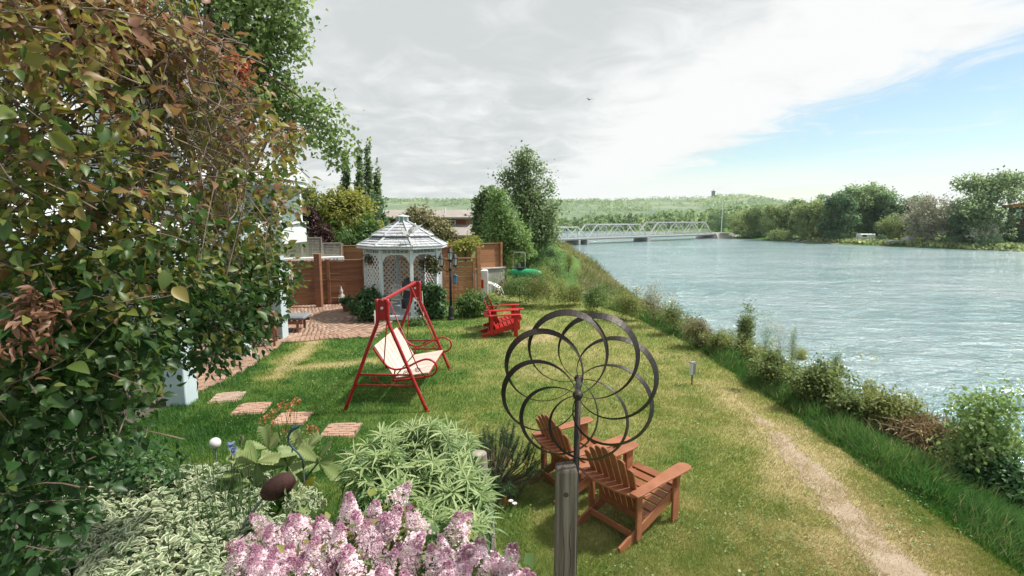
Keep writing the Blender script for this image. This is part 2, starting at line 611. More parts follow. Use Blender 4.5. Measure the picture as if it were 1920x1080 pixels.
def in_patio(x, y):
    a = (x < -3.6) & (y > 12.75 + .25 * np.sin(x * 1.3)) & (y < 19)
    b = (x < -5.62 - .12 * np.sin(y * 1.1)) & (y > 6.0) & (y < 12.9)
    return (a | b) & (x > -14)

def grid_axis(parts):
    out = []
    for a, b, s in parts:
        out.append(np.arange(a, b, s))
    out.append(np.array([parts[-1][1]]))
    return np.unique(np.concatenate(out))
gxs = grid_axis([(-2500, -300, 200), (-300, -60, 20), (-60, -10, 2), (-10, 16, .19), (16, 60, 1.5), (60, 160, 3), (160, 400, 20), (400, 2500, 150)])
gys = grid_axis([(-300, -40, 20), (-40, 1, 2), (1, 23, .19), (23, 60, .8), (60, 260, 3), (260, 400, 20), (400, 3200, 200)])
GX, GY = np.meshgrid(gxs, gys)
GZ = gz(GX, GY)
def grid_mesh(name, X, Y, Z, m, attr=None, mask=None):
    ny, nx = X.shape
    me = bpy.data.meshes.new(name)
    co = np.stack([X.ravel(), Y.ravel(), Z.ravel()], 1)
    i = np.arange(ny - 1)[:, None] * nx + np.arange(nx - 1)[None]
    q = np.stack([i, i + 1, i + nx + 1, i + nx], -1).reshape(-1, 4)
    if mask is not None: q = q[mask.ravel()]
    me.vertices.add(len(co)); me.vertices.foreach_set('co', co.astype(np.float32).ravel())
    me.loops.add(q.size); me.loops.foreach_set('vertex_index', q.astype(np.int32).ravel())
    me.polygons.add(len(q)); me.polygons.foreach_set('loop_start', np.arange(0, q.size, 4, dtype=np.int32))
    try: me.polygons.foreach_set('loop_total', np.full(len(q), 4, np.int32))
    except Exception: pass
    me.update(calc_edges=True)
    me.polygons.foreach_set('use_smooth', [True] * len(q))
    for k, v in (attr or {}).items():
        a = me.attributes.new(k, 'FLOAT', 'POINT'); a.data.foreach_set('value', v.ravel().astype(np.float32))
    me.materials.append(m)
    return me

GRASS_STOPS = [(0, (.04, .115, .024)), (.22, (.085, .185, .038)), (.45, (.19, .255, .066)), (.68, (.31, .315, .11)), (1, (.47, .40, .22))]
m_ground, t, out = new_mat('turf')
at = t.n('ShaderNodeAttribute', attribute_name='dry')
tcn = t.n('ShaderNodeTexCoord')
f = t.math('ADD', at.outputs['Fac'], t.math('MULTIPLY', t.math('SUBTRACT', t.noise(tcn.outputs['Object'], 14, 5, .7), .5), .5))
c = t.ramp(f, [(p, tuple(v * .78 for v in q)) for p, q in GRASS_STOPS])
ab = t.n('ShaderNodeAttribute', attribute_name='bare')
soil = t.ramp(t.noise(tcn.outputs['Object'], 9, 6, .7), [(.3, (.20, .15, .10)), (.7, (.36, .29, .21))])
c = t.mix(t.step(ab.outputs['Fac'], .3, .7), c, soil)
b = t.n('ShaderNodeBsdfPrincipled'); t.t.links.new(c, b.inputs[0]); b.inputs['Roughness'].default_value = .9
b.inputs['Specular IOR Level'].default_value = .15
bp = t.n('ShaderNodeBump'); bp.inputs['Strength'].default_value = .6; bp.inputs['Distance'].default_value = .03
t.t.links.new(t.noise(tcn.outputs['Object'], 26, 6, .7), bp.inputs['Height']); t.l(bp, b, 0, b.inputs.find('Normal'))
t.l(b, out)
bank_t = sstep(GX, ridge_x(GY) + 3, ridge_x(GY) + 5.5) * (GX < 40)
gdry_shade = dryness_and_shade(GX, GY)  # the turf attribute also carries the painted house-side shade
gbare = bank_t * .55 * (GY < 200) + .5 * (GZ < WATER_Z + .6) * (GY < 150) + (fbm(GX * .6, GY * .6) - .5) * .3 + .3 * (GY > 20.3) * (GY < 60) * (GX > -3) * (GX < 20)
gdry_shade = np.where(GY > 24, .22 + (fbm(GX * .1, GY * .1) - .5) * .5, gdry_shade)
ground = link('ground', grid_mesh('ground', GX, GY, GZ, m_ground, {'dry': gdry_shade, 'bare': gbare}))
tag(ground, kind='structure')

# bare earth path, a sheet just above the turf
m_path, t, out = new_mat('trodden_earth')
tcn = t.n('ShaderNodeTexCoord')
c = t.ramp(t.noise(tcn.outputs['Object'], 5, 8, .72), [(.28, (.25, .185, .125)), (.5, (.36, .28, .205)), (.75, (.46, .38, .30))])
c = t.mix(t.math('MULTIPLY', t.step(t.noise(tcn.outputs['Object'], 90, 2), .56, .7), .5), c, (.50, .45, .38))
b = t.n('ShaderNodeBsdfPrincipled'); t.t.links.new(c, b.inputs[0]); b.inputs['Roughness'].default_value = .95
bp = t.n('ShaderNodeBump'); bp.inputs['Strength'].default_value = .8; bp.inputs['Distance'].default_value = .02
t.t.links.new(t.noise(tcn.outputs['Object'], 45, 6, .75), bp.inputs['Height']); t.l(bp, b, 0, b.inputs.find('Normal'))
t.l(b, out)
px1 = np.arange(2.3, 4.7, .025); py1 = np.arange(1.5, 8.2, .025)
PX, PY = np.meshgrid(px1, py1)
pin = path_d(PX, PY) + (fbm(PX * 14, PY * 14, 2) - .5) * .25 > -.06
pmask = pin[:-1, :-1] & pin[1:, :-1] & pin[:-1, 1:] & pin[1:, 1:]
path = link('path', grid_mesh('path', PX, PY, gz(PX, PY) + .004, m_path, None, pmask))
tag(path, kind='structure')

# river
m_water, t, out = new_mat('river_water')
tcn = t.n('ShaderNodeTexCoord')
mp = t.n('ShaderNodeMapping'); mp.inputs['Scale'].default_value = (.55, 1.0, 1.0); mp.inputs['Rotation'].default_value = (0, 0, R(-8)); t.l(tcn, mp, 3, 0)
n1 = t.noise(mp.outputs[0], .8, 5, .66, .9)
n2 = t.noise(mp.outputs[0], .22, 3, .55, .8)
n3 = t.noise(mp.outputs[0], 4.2, 3, .6, .4)
h = t.math('ADD', t.math('MULTIPLY', n1, .55), t.math('MULTIPLY', n2, .9))
h = t.math('ADD', h, t.math('MULTIPLY', n3, .16))
bp = t.n('ShaderNodeBump'); bp.inputs['Strength'].default_value = 1.0; bp.inputs['Distance'].default_value = 1.15
t.t.links.new(h, bp.inputs['Height'])
b = t.n('ShaderNodeBsdfPrincipled')
c = t.ramp(t.noise(mp.outputs[0], .10, 4, .6), [(.35, (.125, .255, .285)), (.65, (.255, .36, .385))])
fo = t.step(t.noise(mp.outputs[0], .55, 7, .72, 1.4), .60, .74)
c = t.mix(t.math('MULTIPLY', fo, .42), c, (.60, .63, .63))
t.t.links.new(c, b.inputs[0])
b.inputs['Roughness'].default_value = .13
b.inputs['IOR'].default_value = 1.8
b.inputs['Specular IOR Level'].default_value = .5
t.l(bp, b, 0, b.inputs.find('Normal'))
t.l(b, out)
river = MB().add([(-60, -70, WATER_Z), (260, -70, WATER_Z), (260, 310, WATER_Z), (-60, 310, WATER_Z)], [(0, 1, 2, 3)]).build('river', m_water)
tag(river, kind='structure')

# hills beyond the river, with woods and fields
def hill_z(x, y):
    """crest about 1.2 km away"""
    sx = x / y * 950 + 960          # bearing only, used to shape the skyline of the far crest
    crest = np.interp(x, [-2500, -700, -300, 0, 300, 440, 492, 535, 590, 900, 2500], [34, 42, 44, 45, 45, 47, 54, 46, 38, 26, 20])
    s = sstep(y, 620, 1200)
    return -4 + (crest + 4) * s + (fbm(x * .006, y * .006, 4) - .5) * 9 * s + (fbm(x * .03, y * .03, 3) - .5) * 3 * s
hx = np.arange(-2600, 2601, 14.0); hy = np.concatenate([np.arange(520, 1300, 14.0), np.arange(1300, 2600, 100.0)])
HX, HY = np.meshgrid(hx, hy); HZ = hill_z(HX, HY)
m_hill, t, out = new_mat('hillside')
tcn = t.n('ShaderNodeTexCoord')
mp = t.n('ShaderNodeMapping'); mp.inputs['Scale'].default_value = (.6, 1, 1); t.l(tcn, mp, 3, 0)
f = t.math('ADD', t.math('MULTIPLY', t.noise(mp.outputs[0], .012, 5, .6), .8), t.math('MULTIPLY', t.noise(mp.outputs[0], .09, 4, .7), .3))
c = t.ramp(f, [(.4, (.075, .125, .078)), (.52, (.115, .175, .105)), (.62, (.18, .23, .135)), (.74, (.32, .33, .22))])
b = t.n('ShaderNodeBsdfPrincipled'); t.t.links.new(c, b.inputs[0]); b.inputs['Roughness'].default_value = .95
t.l(b, out)
hills = link('hills', grid_mesh('hills', HX, HY, HZ, m_hill)); tag(hills, kind='structure')

# ------------------------------------------------------------------ shared materials
m_far1 = leafmat('far_leaves', [(0, (.10, .165, .08)), (.5, (.22, .30, .15)), (1, (.36, .43, .24))], .55, .6)
m_far2 = leafmat('far_leaves_olive', [(0, (.13, .18, .08)), (.5, (.27, .33, .15)), (1, (.42, .47, .25))], .55, .6)
m_far3 = leafmat('far_leaves_grey', [(0, (.19, .19, .14)), (.5, (.34, .34, .26)), (1, (.47, .47, .38))], .5, .6)
m_far_dark = leafmat('far_leaves_dark', [(0, (.06, .11, .06)), (.6, (.135, .22, .115)), (1, (.24, .34, .17))], .5, .6)
m_bark = mat('bark', (.16, .12, .09), (.08, .06, .045), 9, .9, .5, 30, stretch=(1, 1, .25))
m_bark_pale = mat('pale_bark', (.34, .31, .27), (.2, .18, .15), 9, .9, .5, 30, stretch=(1, 1, .25))

# woods at the foot of the hill and on it: one mass each
n = 9000
wx = rng.uniform(-900, 1100, n); wy = 640 + 620 * rng.random(n) ** .8
keep = fbm(wx * .010, wy * .02, 4) + rng.normal(0, .05, n) > .5
wx = wx[keep]; wy = wy[keep]
k = 9
px3 = np.repeat(np.stack([wx, wy, hill_z(wx, wy) + 2.0], 1), k, 0) + rng.normal(size=(len(wx) * k, 3)) * np.array([3.2, 3.2, 1.8])
hw = scatter('woods', T_DIAMOND, px3, leaf_frames(unit(rng.normal(size=(len(px3), 3)) + np.array([.4, -.6, .6])), .4), rng.uniform(1.6, 3.8, len(px3)), m_far1,
             np.repeat(.15 + .6 * rng.random(len(wx)), k) + rng.random(len(px3)) * .2)
tag(hw, 'scattered woods covering the long hill beyond the bridge', 'woods', None, 'stuff')
n = 700
wx = rng.uniform(-60, 230, n); wy = rng.uniform(288, 360, n)
hgt = rng.uniform(3.5, 9.5, n) * np.interp(wx / wy * 950 + 960, [900, 1050, 1200, 1360, 1500], [.45, .55, .75, 1.15, 1.3]) * (1 + .5 * fbm(wx * .03, wy * .03))
k = 70
q = np.repeat(np.arange(n), k)
tt = rng.random(n * k)
pos = np.stack([wx[q] + rng.normal(size=n * k) * 1.7 * (1.15 - tt), wy[q] + rng.normal(size=n * k) * 1.7 * (1.15 - tt), gz(wx, wy)[q] - .3 + hgt[q] * tt ** .8], 1)
tw = scatter('treeline', T_DIAMOND, pos, leaf_frames(unit(rng.normal(size=(n * k, 3)) + np.array([.3, -.5, .5])), .4), rng.uniform(.7, 1.7, n * k), m_far1,
             np.clip(rng.random(n)[q] * .7 + rng.random(n * k) * .35, 0, 1))
tag(tw, 'dark line of far trees behind the white bridge', 'trees', None, 'stuff')

# hilltop tower
m_conc = mat('weathered_concrete', (.42, .41, .39), (.30, .29, .28), 3, .85, .3, 20, dirt=(.2, .19, .18))
m_white = mat('white_paint', (.74, .76, .76), (.66, .68, .69), 4, .5, .08, 50, vary=.04)
pt_ = P(1337, 372, 1190)
pt_.z = float(hill_z(np.array([pt_.x]), np.array([pt_.y]))[0])
tw_ = thing('hilltop_tower', 'small dark tower block standing on the hill crest', 'tower', pt_)
m_dk = mat('grey_render', (.20, .22, .24), (.14, .16, .17), .3, .8, .1, 3)
MB().box((0, 0, 5), (6, 6, 14)).build('tower_block', m_dk, tw_)
MB().box((0, 0, 13), (7, 7, 2.2)).build('parapet', m_dk, tw_)
MB().box((8, 0, 1), (10, 6, 5)).build('annexe', m_dk, tw_)
MB().beam((0, 0, 14), (0, 0, 18), .8, .8).build('mast', m_dk, tw_)
mast = thing('tall_pole', 'thin white pole rising above the far trees beside the bridge end', 'pole', on(1352, 440))
L = (P(1352, 374, mast.location.y).z - mast.location.z)
MB().tube([(0, 0, -1), (0, 0, L * .6), (0, 0, L)], [.16, .12, .07], 6).build('shaft', m_white, mast)
MB().box((0, 0, L + .1), (.5, .25, .25)).build('lamp_head', m_white, mast)

# ------------------------------------------------------------------ the bridge
m_steel = mat('white_steel', (.52, .545, .55), (.43, .455, .46), 2, .5, .05, 20)
A = P(985, 448.5, 127); B = P(1325, 437.5, 182)
bridge = thing('truss_bridge', 'long white steel truss bridge on concrete piers across the river', 'bridge', A)
ax = (B - A); Lb = ax.length; ax.normalize(); ax.z = 0
sd = Vector((-ax.y, ax.x, 0)).normalized()
def bp_(s, o, z): return ax * s + sd * o + Vector((0, 0, z))
W2 = 2.2
zB = (B - A).z
def bz(s): return zB * s / Lb
MB().beam(bp_(-6, 0, -.35), bp_(Lb + 1, 0, -.35 + zB), W2 * 2 + .5, .5).build('deck', m_conc, bridge)
for o in (-1, 1):
    MB().beam(bp_(-6, o * (W2 + .3), -.1), bp_(Lb + 1, o * (W2 + .3), -.1 + zB), .12, .35).build('fascia', m_steel, bridge)
    m_ = MB()
    m_.beam(bp_(-6, o * W2, .95), bp_(Lb, o * W2, .95 + zB), .1, .12)
    m_.beam(bp_(-6, o * W2, .55), bp_(Lb, o * W2, .55 + zB), .06, .08)
    m_.build('railing', m_steel, bridge)
def s_at(px):   # distance along the bridge that shows at a picture column
    for i in range(400):
        s = -8 + (Lb + 16) * i / 399
        p = A + bp_(s, 0, 0)
        if p.x / p.y * 950 * (1 / math.cos(R(PITCH))) + 960 > px - 0 and p.y > 0:
            return s
    return Lb
spans = [(1012, 1090, 2.9, 4), (1091, 1203, 3.5, 7), (1205, 1324, 4.0, 8)]
for a_, b_, hh, npan in spans:
    s0, s1 = s_at(a_), s_at(b_)
    for o in (-1, 1):
        xs_ = [s0 + (s1 - s0) * i / npan for i in range(npan + 1)]
        top = [(s, hh) for s in xs_[1:-1]]
        m_ = MB()
        m_.beam(bp_(top[0][0], o * W2, hh + bz(top[0][0])), bp_(top[-1][0], o * W2, hh + bz(top[-1][0])), .28, .30)
        m_.beam(bp_(s0, o * W2, bz(s0)), bp_(top[0][0], o * W2, hh + bz(s0)), .26, .28)
        m_.beam(bp_(s1, o * W2, bz(s1)), bp_(top[-1][0], o * W2, hh + bz(s1)), .26, .28)
        m_.build('truss_chord', m_steel, bridge)
        for i, s in enumerate(xs_[1:-1]):
            MB().beam(bp_(s, o * W2, bz(s)), bp_(s, o * W2, hh + bz(s)), .16, .16, (1, 0, 0)).build('truss_post', m_steel, bridge)
        for i in range(1, npan - 1):
            u, v_ = xs_[i], xs_[i + 1]
            if i % 2: u, v_ = v_, u
            MB().beam(bp_(u, o * W2, bz(u)), bp_(v_, o * W2, hh + bz(v_)), .13, .15).build('truss_diagonal', m_steel, bridge)
    m_ = MB()
    for s in xs_[1:-1]:
        m_.beam(bp_(s, -W2, hh + bz(s)), bp_(s, W2, hh + bz(s)), .14, .16)
    m_.build('top_bracing', m_steel, bridge)
for px in (1074, 1090, 1204):
    s = s_at(px)
    zb = WATER_Z - 1.2 - A.z
    wd = 1.6 if px == 1204 else .8
    m_ = MB().beam(bp_(s, -W2 - .4, (zb - .6) / 2), bp_(s, W2 + .4, (zb - .6) / 2), wd, -(zb + .6), (0, 0, 1))
    m_.build('pier', m_conc, bridge, bevel=.08)
# stone-faced end of the bridge
emb = thing('bridge_abutment', 'sloping grey stone abutment where the bridge meets the far bank', 'abutment', A + bp_(Lb + 1, 0, 0))
zb = -2.6
MB().add([bp_(-1.5, -5, zb), bp_(20, -7, zb), bp_(20, 7, zb), bp_(-1.5, 5, zb), bp_(0, -3, -.05), bp_(11, -3, -.05), bp_(11, 3, -.05), bp_(0, 3, -.05)],
         [(0, 1, 5, 4), (1, 2, 6, 5), (2, 3, 7, 6), (3, 0, 4, 7), (4, 5, 6, 7)]).build('stone_slope', m_conc, emb)

# ------------------------------------------------------------------ far bank: rocks, trees, sheds
def far(px, yb, back=0.0):
    """a point on the far bank under a picture column; yb is where the foot shows"""
    p = on(px, yb)
    return p
m_rock = mat('bank_rock', (.42, .39, .36), (.26, .24, .22), .9, .9, .3, 6)
for nm, lab, pxa, pxb, cnt in (('bank_stones', 'pale boulders heaped along the far waterline below the hedge', 1480, 1560, 90), ('bank_stones', 'broken pinkish rocks lining the far bank under the house', 1850, 1990, 150)):
    m_ = MB()
    for i in range(cnt):
        px = random.uniform(pxa, pxb)
        yb = np.interp(px, [1380, 1560, 1750, 1900, 2000], [448, 459, 466, 472, 476]) - random.uniform(1, 9)
        p = on(px, yb)
        s = random.uniform(.2, .6)
        vs = [(p.x + d[0] * s * random.uniform(.7, 1.3), p.y + d[1] * s * random.uniform(.7, 1.3), p.z + .1 + d[2] * s * random.uniform(.4, .8)) for d in
              ((1, 0, 0), (0, 1, 0), (-1, 0, 0), (0, -1, 0), (0, 0, 1), (0, 0, -1))]
        m_.add(vs, [(0, 1, 4), (1, 2, 4), (2, 3, 4), (3, 0, 4), (1, 0, 5), (2, 1, 5), (3, 2, 5), (0, 3, 5)])
    o = m_.build(nm, m_rock); tag(o, lab, 'stones', None, 'stuff')

def bank_y(px): return float(np.interp(px, [1380, 1560, 1750, 1900, 2000], [447, 458, 465.5, 471, 475]))
far_specs = [
 # px, top y, width px, extra distance m, material, label
 (1345, 396, 46, 30, m_far_dark, 'small dark tree between the bridge end and the pole'),
 (1392, 378, 62, 3, m_far2, 'olive bushy tree at the downstream tip of the far bank'),
 (1425, 366, 62, 9, m_far1, 'round green tree behind the tip of the far bank'),
 (1453, 372, 56, 2, m_far2, 'low olive willow hanging to the water beside the tip'),
 (1482, 362, 58, 8, m_far1, 'leafy green tree in the middle of the far waterside wood'),
 (1512, 360, 56, 4, m_far2, 'broad olive tree above the start of the pale boulders'),
 (1540, 357, 54, 12, m_far1, 'thin topped tree rising behind the pale boulders'),
 (1566, 350, 60, 7, m_far_dark, 'dark green tree above the low dark shelter'),
 (1600, 332, 82, 16, m_far1, 'tall grey green poplar behind the white trailer'),
 (1636, 333, 74, 20, m_far1, 'tall twin topped tree rising over the white trailer'),
 (1668, 345, 70, 18, m_far_dark, 'thin bluish tree with sky showing through its top'),
 (1706, 346, 64, 20, m_far_dark, 'small dark tree between the rounded bush and the grey willow'),
 (1678, 385, 66, 11, m_far2, 'rounded yellow green tree beside the grey tent'),
 (1746, 345, 94, 5, m_far3, 'pale greyish willow with bare twigs at its top'),
 (1838, 308, 118, 6, m_far1, 'tallest far bank tree with a wide spreading crown'),
 (1806, 388, 60, 2, m_far_dark, 'dark low tree crowded against the tallest far tree'),
 (1935, 350, 84, 16, m_far_dark, 'dark fir beside the house with the orange eaves'),
]
for px, ty, wpx, ex, m_, lab in far_specs:
    yb = bank_y(px)
    p = on(px, yb - .5)
    q = Vector((p.x, p.y, 0)); q = q * (1 + ex / q.length)
    z0 = gz1(q.x, q.y); Y = q.y
    H_ = (P(px, ty, Y).z - z0) * .93
    Wd = wpx * 1.18 / 950 * Y
    ells = []
    if 'fir' in lab:
        for i in range(9):
            f_ = i / 8
            ells.append(((q.x, q.y, z0 + H_ * (.15 + .85 * f_)), (Wd * .5 * (1.02 - f_), Wd * .5 * (1.02 - f_), H_ * .05)))
    else:
        low_ = .12 if 'thin' in lab or 'twin' in lab else .06
        ells.append(((q.x, q.y, z0 + H_ * .44), (Wd * .40, Wd * .36, H_ * .40)))
        ells.append(((q.x, q.y - Wd * .1, z0 + H_ * .14), (Wd * .40, Wd * .30, H_ * .14)))
        for i in range(9):
            a_ = random.uniform(0, 6.28); f_ = random.uniform(low_, .86)
            rr = Wd * .5 * (1 - abs(f_ - .48) * 1.0) * .62
            ells.append(((q.x + math.cos(a_) * rr, q.y + math.sin(a_) * rr * .8, z0 + H_ * f_), (Wd * random.uniform(.16, .26), Wd * random.uniform(.16, .26), H_ * random.uniform(.09, .15))))
    nc = int(190 + 110 * (H_ * Wd) / 120)
    tree('far_tree', lab, 'tree', (q.x, q.y, z0), ells, nc, 26, Wd * .035, H_ * .034, m_, m_bark_pale if m_ is m_far3 else m_bark, H_ * .018,
         'trees along the far bank', rnd_w=.55, limbs=14, low=-.7, trunk_top=(q.x, q.y, z0 + H_ * .75))
for px, ty, wpx, ex, m_, lab, T_ in [
 (1408, 418, 70, -1, m_far2, 'low olive thicket touching the water under the downstream trees', 0),
 (1470, 425, 60, -1, m_far2, 'tangle of willow scrub at the water below the leafy trees', 0),
 (1560, 430, 70, 0, m_far_dark, 'dark hedge bush over the pale boulders', 0),
 (1650, 438, 22, 1, m_far_dark, 'small round shrub beside the white trailer', 0),
 (1790, 440, 60, -2, m_far_dark, 'dark bush overhanging the water below the tallest far tree', 0),
 (1845, 440, 76, -3, m_far_dark, 'deep green shrub in front of the white blossom bush', 0),
 (1905, 425, 40, 5, m_far_dark, 'dark shrub in front of the deck of the far house', 0)]:
    p = on(px, bank_y(px) - 1); q = Vector((p.x, p.y, 0)); q = q * (1 + ex / q.length); z0 = gz1(q.x, q.y)
    H_ = max(P(px, ty, q.y).z - z0, 1.0); Wd = wpx / 950 * q.y
    ells = [((q.x + random.uniform(-.3, .3) * Wd, q.y, z0 + H_ * random.uniform(.3, .6)), (Wd * .28, Wd * .2, H_ * .4)) for _ in range(4)]
    tree('far_bush', lab, 'bush', (q.x, q.y, z0), ells, 70, 24, Wd * .04, H_ * .075, m_, m_bark, .06, 'bushes along the far waterline', rnd_w=.5, limbs=4)
m_bloss = leafmat('white_blossom', [(0, (.12, .17, .07)), (.35, (.2, .26, .12)), (.5, (.62, .62, .54)), (1, (.72, .72, .66))], .2, .6)
p = on(1842, 466); Y = p.y
tree('blossom_bush', 'white flowering bush on the far bank beneath the tallest tree', 'bush', p, [((p.x, p.y, p.z + 3), (2.6, 2, 1.7)), ((p.x - 1.8, p.y, p.z + 2.2), (1.8, 1.6, 1.3)), ((p.x + 1.6, p.y, p.z + 2.4), (1.6, 1.5, 1.4))],
     110, 24, .35, .3, m_bloss, m_bark, .08, rnd_w=.5, limbs=4)
# strip of grass along the far bank
fx = rng.uniform(1500, 1990, 9000)
fp = []
for px in np.linspace(1530, 1990, 260):
    yb = bank_y(px)
    for k in range(26):
        fp.append(tuple(on(px + random.uniform(-1, 1), yb - random.uniform(5, 17))) if k < 3 else None)
base3 = np.array([q for q in fp if q is not None])
pos = np.repeat(base3, 14, 0) + rng.normal(size=(len(base3) * 14, 3)) * np.array([1.2, 1.2, .08])
fg = scatter('bank_grass', T_DIAMOND, pos, leaf_frames(np.tile(np.array([[0, -.4, 1.0]]), (len(pos), 1)), .3, .7, -.6), rng.uniform(.4, .95, len(pos)), m_far2, rng.random(len(pos)))
tag(fg, 'rough grass along the top of the far bank', 'grass', None, 'stuff')
# sheds and house on the far bank
m_wht2 = mat('white_panel', (.70, .72, .72), (.6, .62, .62), .6, .5, .05, 5)
m_tent = mat('grey_canvas', (.45, .46, .45), (.36, .37, .36), 1.5, .8, .1, 8)
m_orange = mat('orange_eaves', (.50, .20, .08), (.36, .13, .05), 1.2, .7, .1, 8)
m_win = glassmat('window_glass', (.05, .08, .09))
m_teal = glassmat('teal_glass', (.16, .42, .50), .2)
m_dkwood = mat('dark_timber', (.10, .055, .04), (.06, .035, .028), 2, .8, .2, 12)
p = on(1622, 455); p = p * (1 + 4 / p.length); p.z = gz1(p.x, p.y)
o = thing('parked_trailer', 'long low white trailer parked on the far bank grass', 'trailer', p)
MB().box((0, 0, 1.25), (4.2, 2.0, 1.4)).build('body', m_wht2, o, bevel=.15)
MB().box((-1.0, -1.02, 1.45), (1.1, .06, .5)).build('window', m_win, o)
for sx in (-.5, .5): MB().lathe([(.3, -.1), (.3, .1)], 10, (sx, -.95, .3), (0, 1, 0)).build('wheel', m_dkwood, o)
p = on(1702, 457); p = p * (1 + 3 / p.length); p.z = gz1(p.x, p.y)
o = thing('canvas_tent', 'grey canvas covered stack with a peaked top on the far grass', 'tent', p)
MB().prism([(-1.1, 0), (1.1, 0), (1.05, 1.3), (.3, 1.75), (-.6, 1.4), (-1.0, .6)], 2.0, Matrix.Rotation(R(90), 4, 'X')).build('cover', m_tent, o, bevel=.08)
MB().box((-3.2, .2, .35), (3.6, 1.4, .6)).build('side_tarp', m_tent, o, bevel=.08)
p = on(1915, 466); p = p * (1 + 14 / p.length); p.z = gz1(p.x, p.y)
hs = thing('far_house', 'brown house with orange eaves and tall teal windows across the river', 'house', p, R(-40))
hz_ = P(1905, 388, p.y).z - p.z
MB().box((3, 3, hz_ / 2), (11, 8, hz_)).build('wall', m_dkwood, hs)
MB().prism([(-6.6, -.35), (6.6, -.35), (6.9, .15), (0, 1.3), (-6.9, .15)], 9.5, Matrix.Translation((3, 3, hz_ + .3)) @ Matrix.Rotation(R(90), 4, 'X')).build('roof', m_orange, hs)
for i in range(4):
    wf = MB().box((-1.4 + i * 1.5, -1.05, hz_ - 1.5), (1.25, .1, 2.4)).build('window', m_dkwood, hs)
    MB().box((-1.4 + i * 1.5, -1.12, hz_ - 1.5), (1.0, .06, 2.15)).build('pane', m_teal, wf)
MB().box((1.5, -2.6, 2.4), (9, 3, .25)).build('deck', m_orange, hs)
for i in range(5): MB().box((-2.6 + i * 2.0, -3.9, 1.2), (.3, .3, 2.4)).build('deck_post', m_dkwood, hs)
bird = thing('flying_bird', 'tiny dark bird flying against the grey cloud', 'bird', P(1105, 187, 60), R(30))
MB().lathe([(.01, -.2), (.06, -.1), (.07, 0), (.04, .12), (.01, .2)], 8, (0, 0, 0), (0, 1, .1)).build('body', m_dk, bird, smooth=True)
for s in (-1, 1):
    MB().add([(s * .03, .1, 0), (s * .3, .06, .14), (s * .5, -.1, .03), (s * .28, -.08, .12), (s * .03, -.08, 0), (s * .03, .1, .02), (s * .3, .06, .155), (s * .5, -.1, .04), (s * .28, -.08, .135), (s * .03, -.08, .02)],
             [(0, 1, 2, 3, 4), (9, 8, 7, 6, 5), (0, 5, 6, 1), (1, 6, 7, 2), (2, 7, 8, 3), (3, 8, 9, 4)]).build('wing', m_dk, bird)
# ================================================================== PATIO, FENCES, HOUSE, GAZEBO
m_brick = mat('paver_brick', (.36, .235, .17), (.28, .18, .13), 5, .85, .35, 60, vary=.22, dirt=(.24, .2, .16))
m_sand = mat('joint_sand', (.10, .085, .07), (.07, .06, .05), 20, .95, .3, 90)
# patio: sand bed with rings of brick pavers
px_ = np.arange(-14, -3.3, .1); py_ = np.arange(5.9, 19.5, .1)
PX, PY = np.meshgrid(px_, py_)
pin = in_patio(PX, PY)
pmask = pin[:-1, :-1] & pin[1:, :-1] & pin[:-1, 1:] & pin[1:, 1:]
patio = link('patio', grid_mesh('patio', PX, PY, gz(PX, PY) + .006, m_sand, None, pmask)); tag(patio, kind='structure')
pc = (-6.2, 15.2)
cand = []
r = .15
while r < 7.5:
    nb = max(6, int(2 * math.pi * r / .115))
    for i in range(nb):
        a_ = 2 * math.pi * (i + .37 * (int(r * 10) % 3)) / nb
        x = pc[0] + r * math.cos(a_); y = pc[1] + r * math.sin(a_)
        cand.append((x, y, a_))
    r += .212
cand = np.array(cand)
m1 = in_patio(cand[:, 0], cand[:, 1]) & (cand[:, 1] < 18.6) & (cand[:, 0] > -8.6)
px_s = cand[:, 0] / cand[:, 1] * 950 + 960
m1 &= px_s > 340
cand = cand[m1]
zc_ = gz(cand[:, 0], cand[:, 1])
vis = (cand[:, 0] > -7.4) & (cand[:, 0] < -3.6)
d_ = np.hypot(cand[:, 0], cand[:, 1]) + np.where(vis, 0, 50)
order = np.argsort(d_)
brick_me = [MB().box((0, 0, 0), (.2, .103, .05)).mesh('brick', m_brick, bevel=.006) for _ in range(1)]
for i in order[:300]:
    o = bpy.data.objects.new('brick', brick_me[0])
    o.parent = patio
    o.location = (cand[i, 0], cand[i, 1], zc_[i] + .006 + rng.normal(0, .003))
    o.rotation_euler = (rng.normal(0, .012), rng.normal(0, .012), cand[i, 2] + rng.normal(0, .02))
    col.objects.link(o)
rest = cand[order[300:]]
bt = [(sx * .1, sy * .0515, sz * .025) for sz in (-1, 1) for sx, sy in ((-1, -1), (1, -1), (1, 1), (-1, 1))]
T_BRICK = tmpl(bt, [(4, 5, 6, 7), (0, 1, 5, 4), (1, 2, 6, 5), (2, 3, 7, 6), (3, 0, 4, 7)])
fr = frames(np.stack([-np.sin(rest[:, 2]), np.cos(rest[:, 2]), np.zeros(len(rest))], 1), np.tile([[0, 0, 1.0]], (len(rest), 1)) + rng.normal(0, .012, (len(rest), 3)))
m_brick_s, t, out = new_mat('paver_brick_many')
at = t.n('ShaderNodeAttribute', attribute_name='rnd')
tcn = t.n('ShaderNodeTexCoord')
c = t.ramp(at.outputs['Fac'], [(0, (.25, .155, .11)), (.5, (.34, .225, .165)), (1, (.43, .30, .23))])
c = t.mix(t.math('MULTIPLY', t.step(t.noise(tcn.outputs['Object'], 2, 5, .7), .5, .7), .5), c, (.24, .2, .16))
b = t.n('ShaderNodeBsdfPrincipled'); t.t.links.new(c, b.inputs[0]); b.inputs['Roughness'].default_value = .88
t.l(b, out)
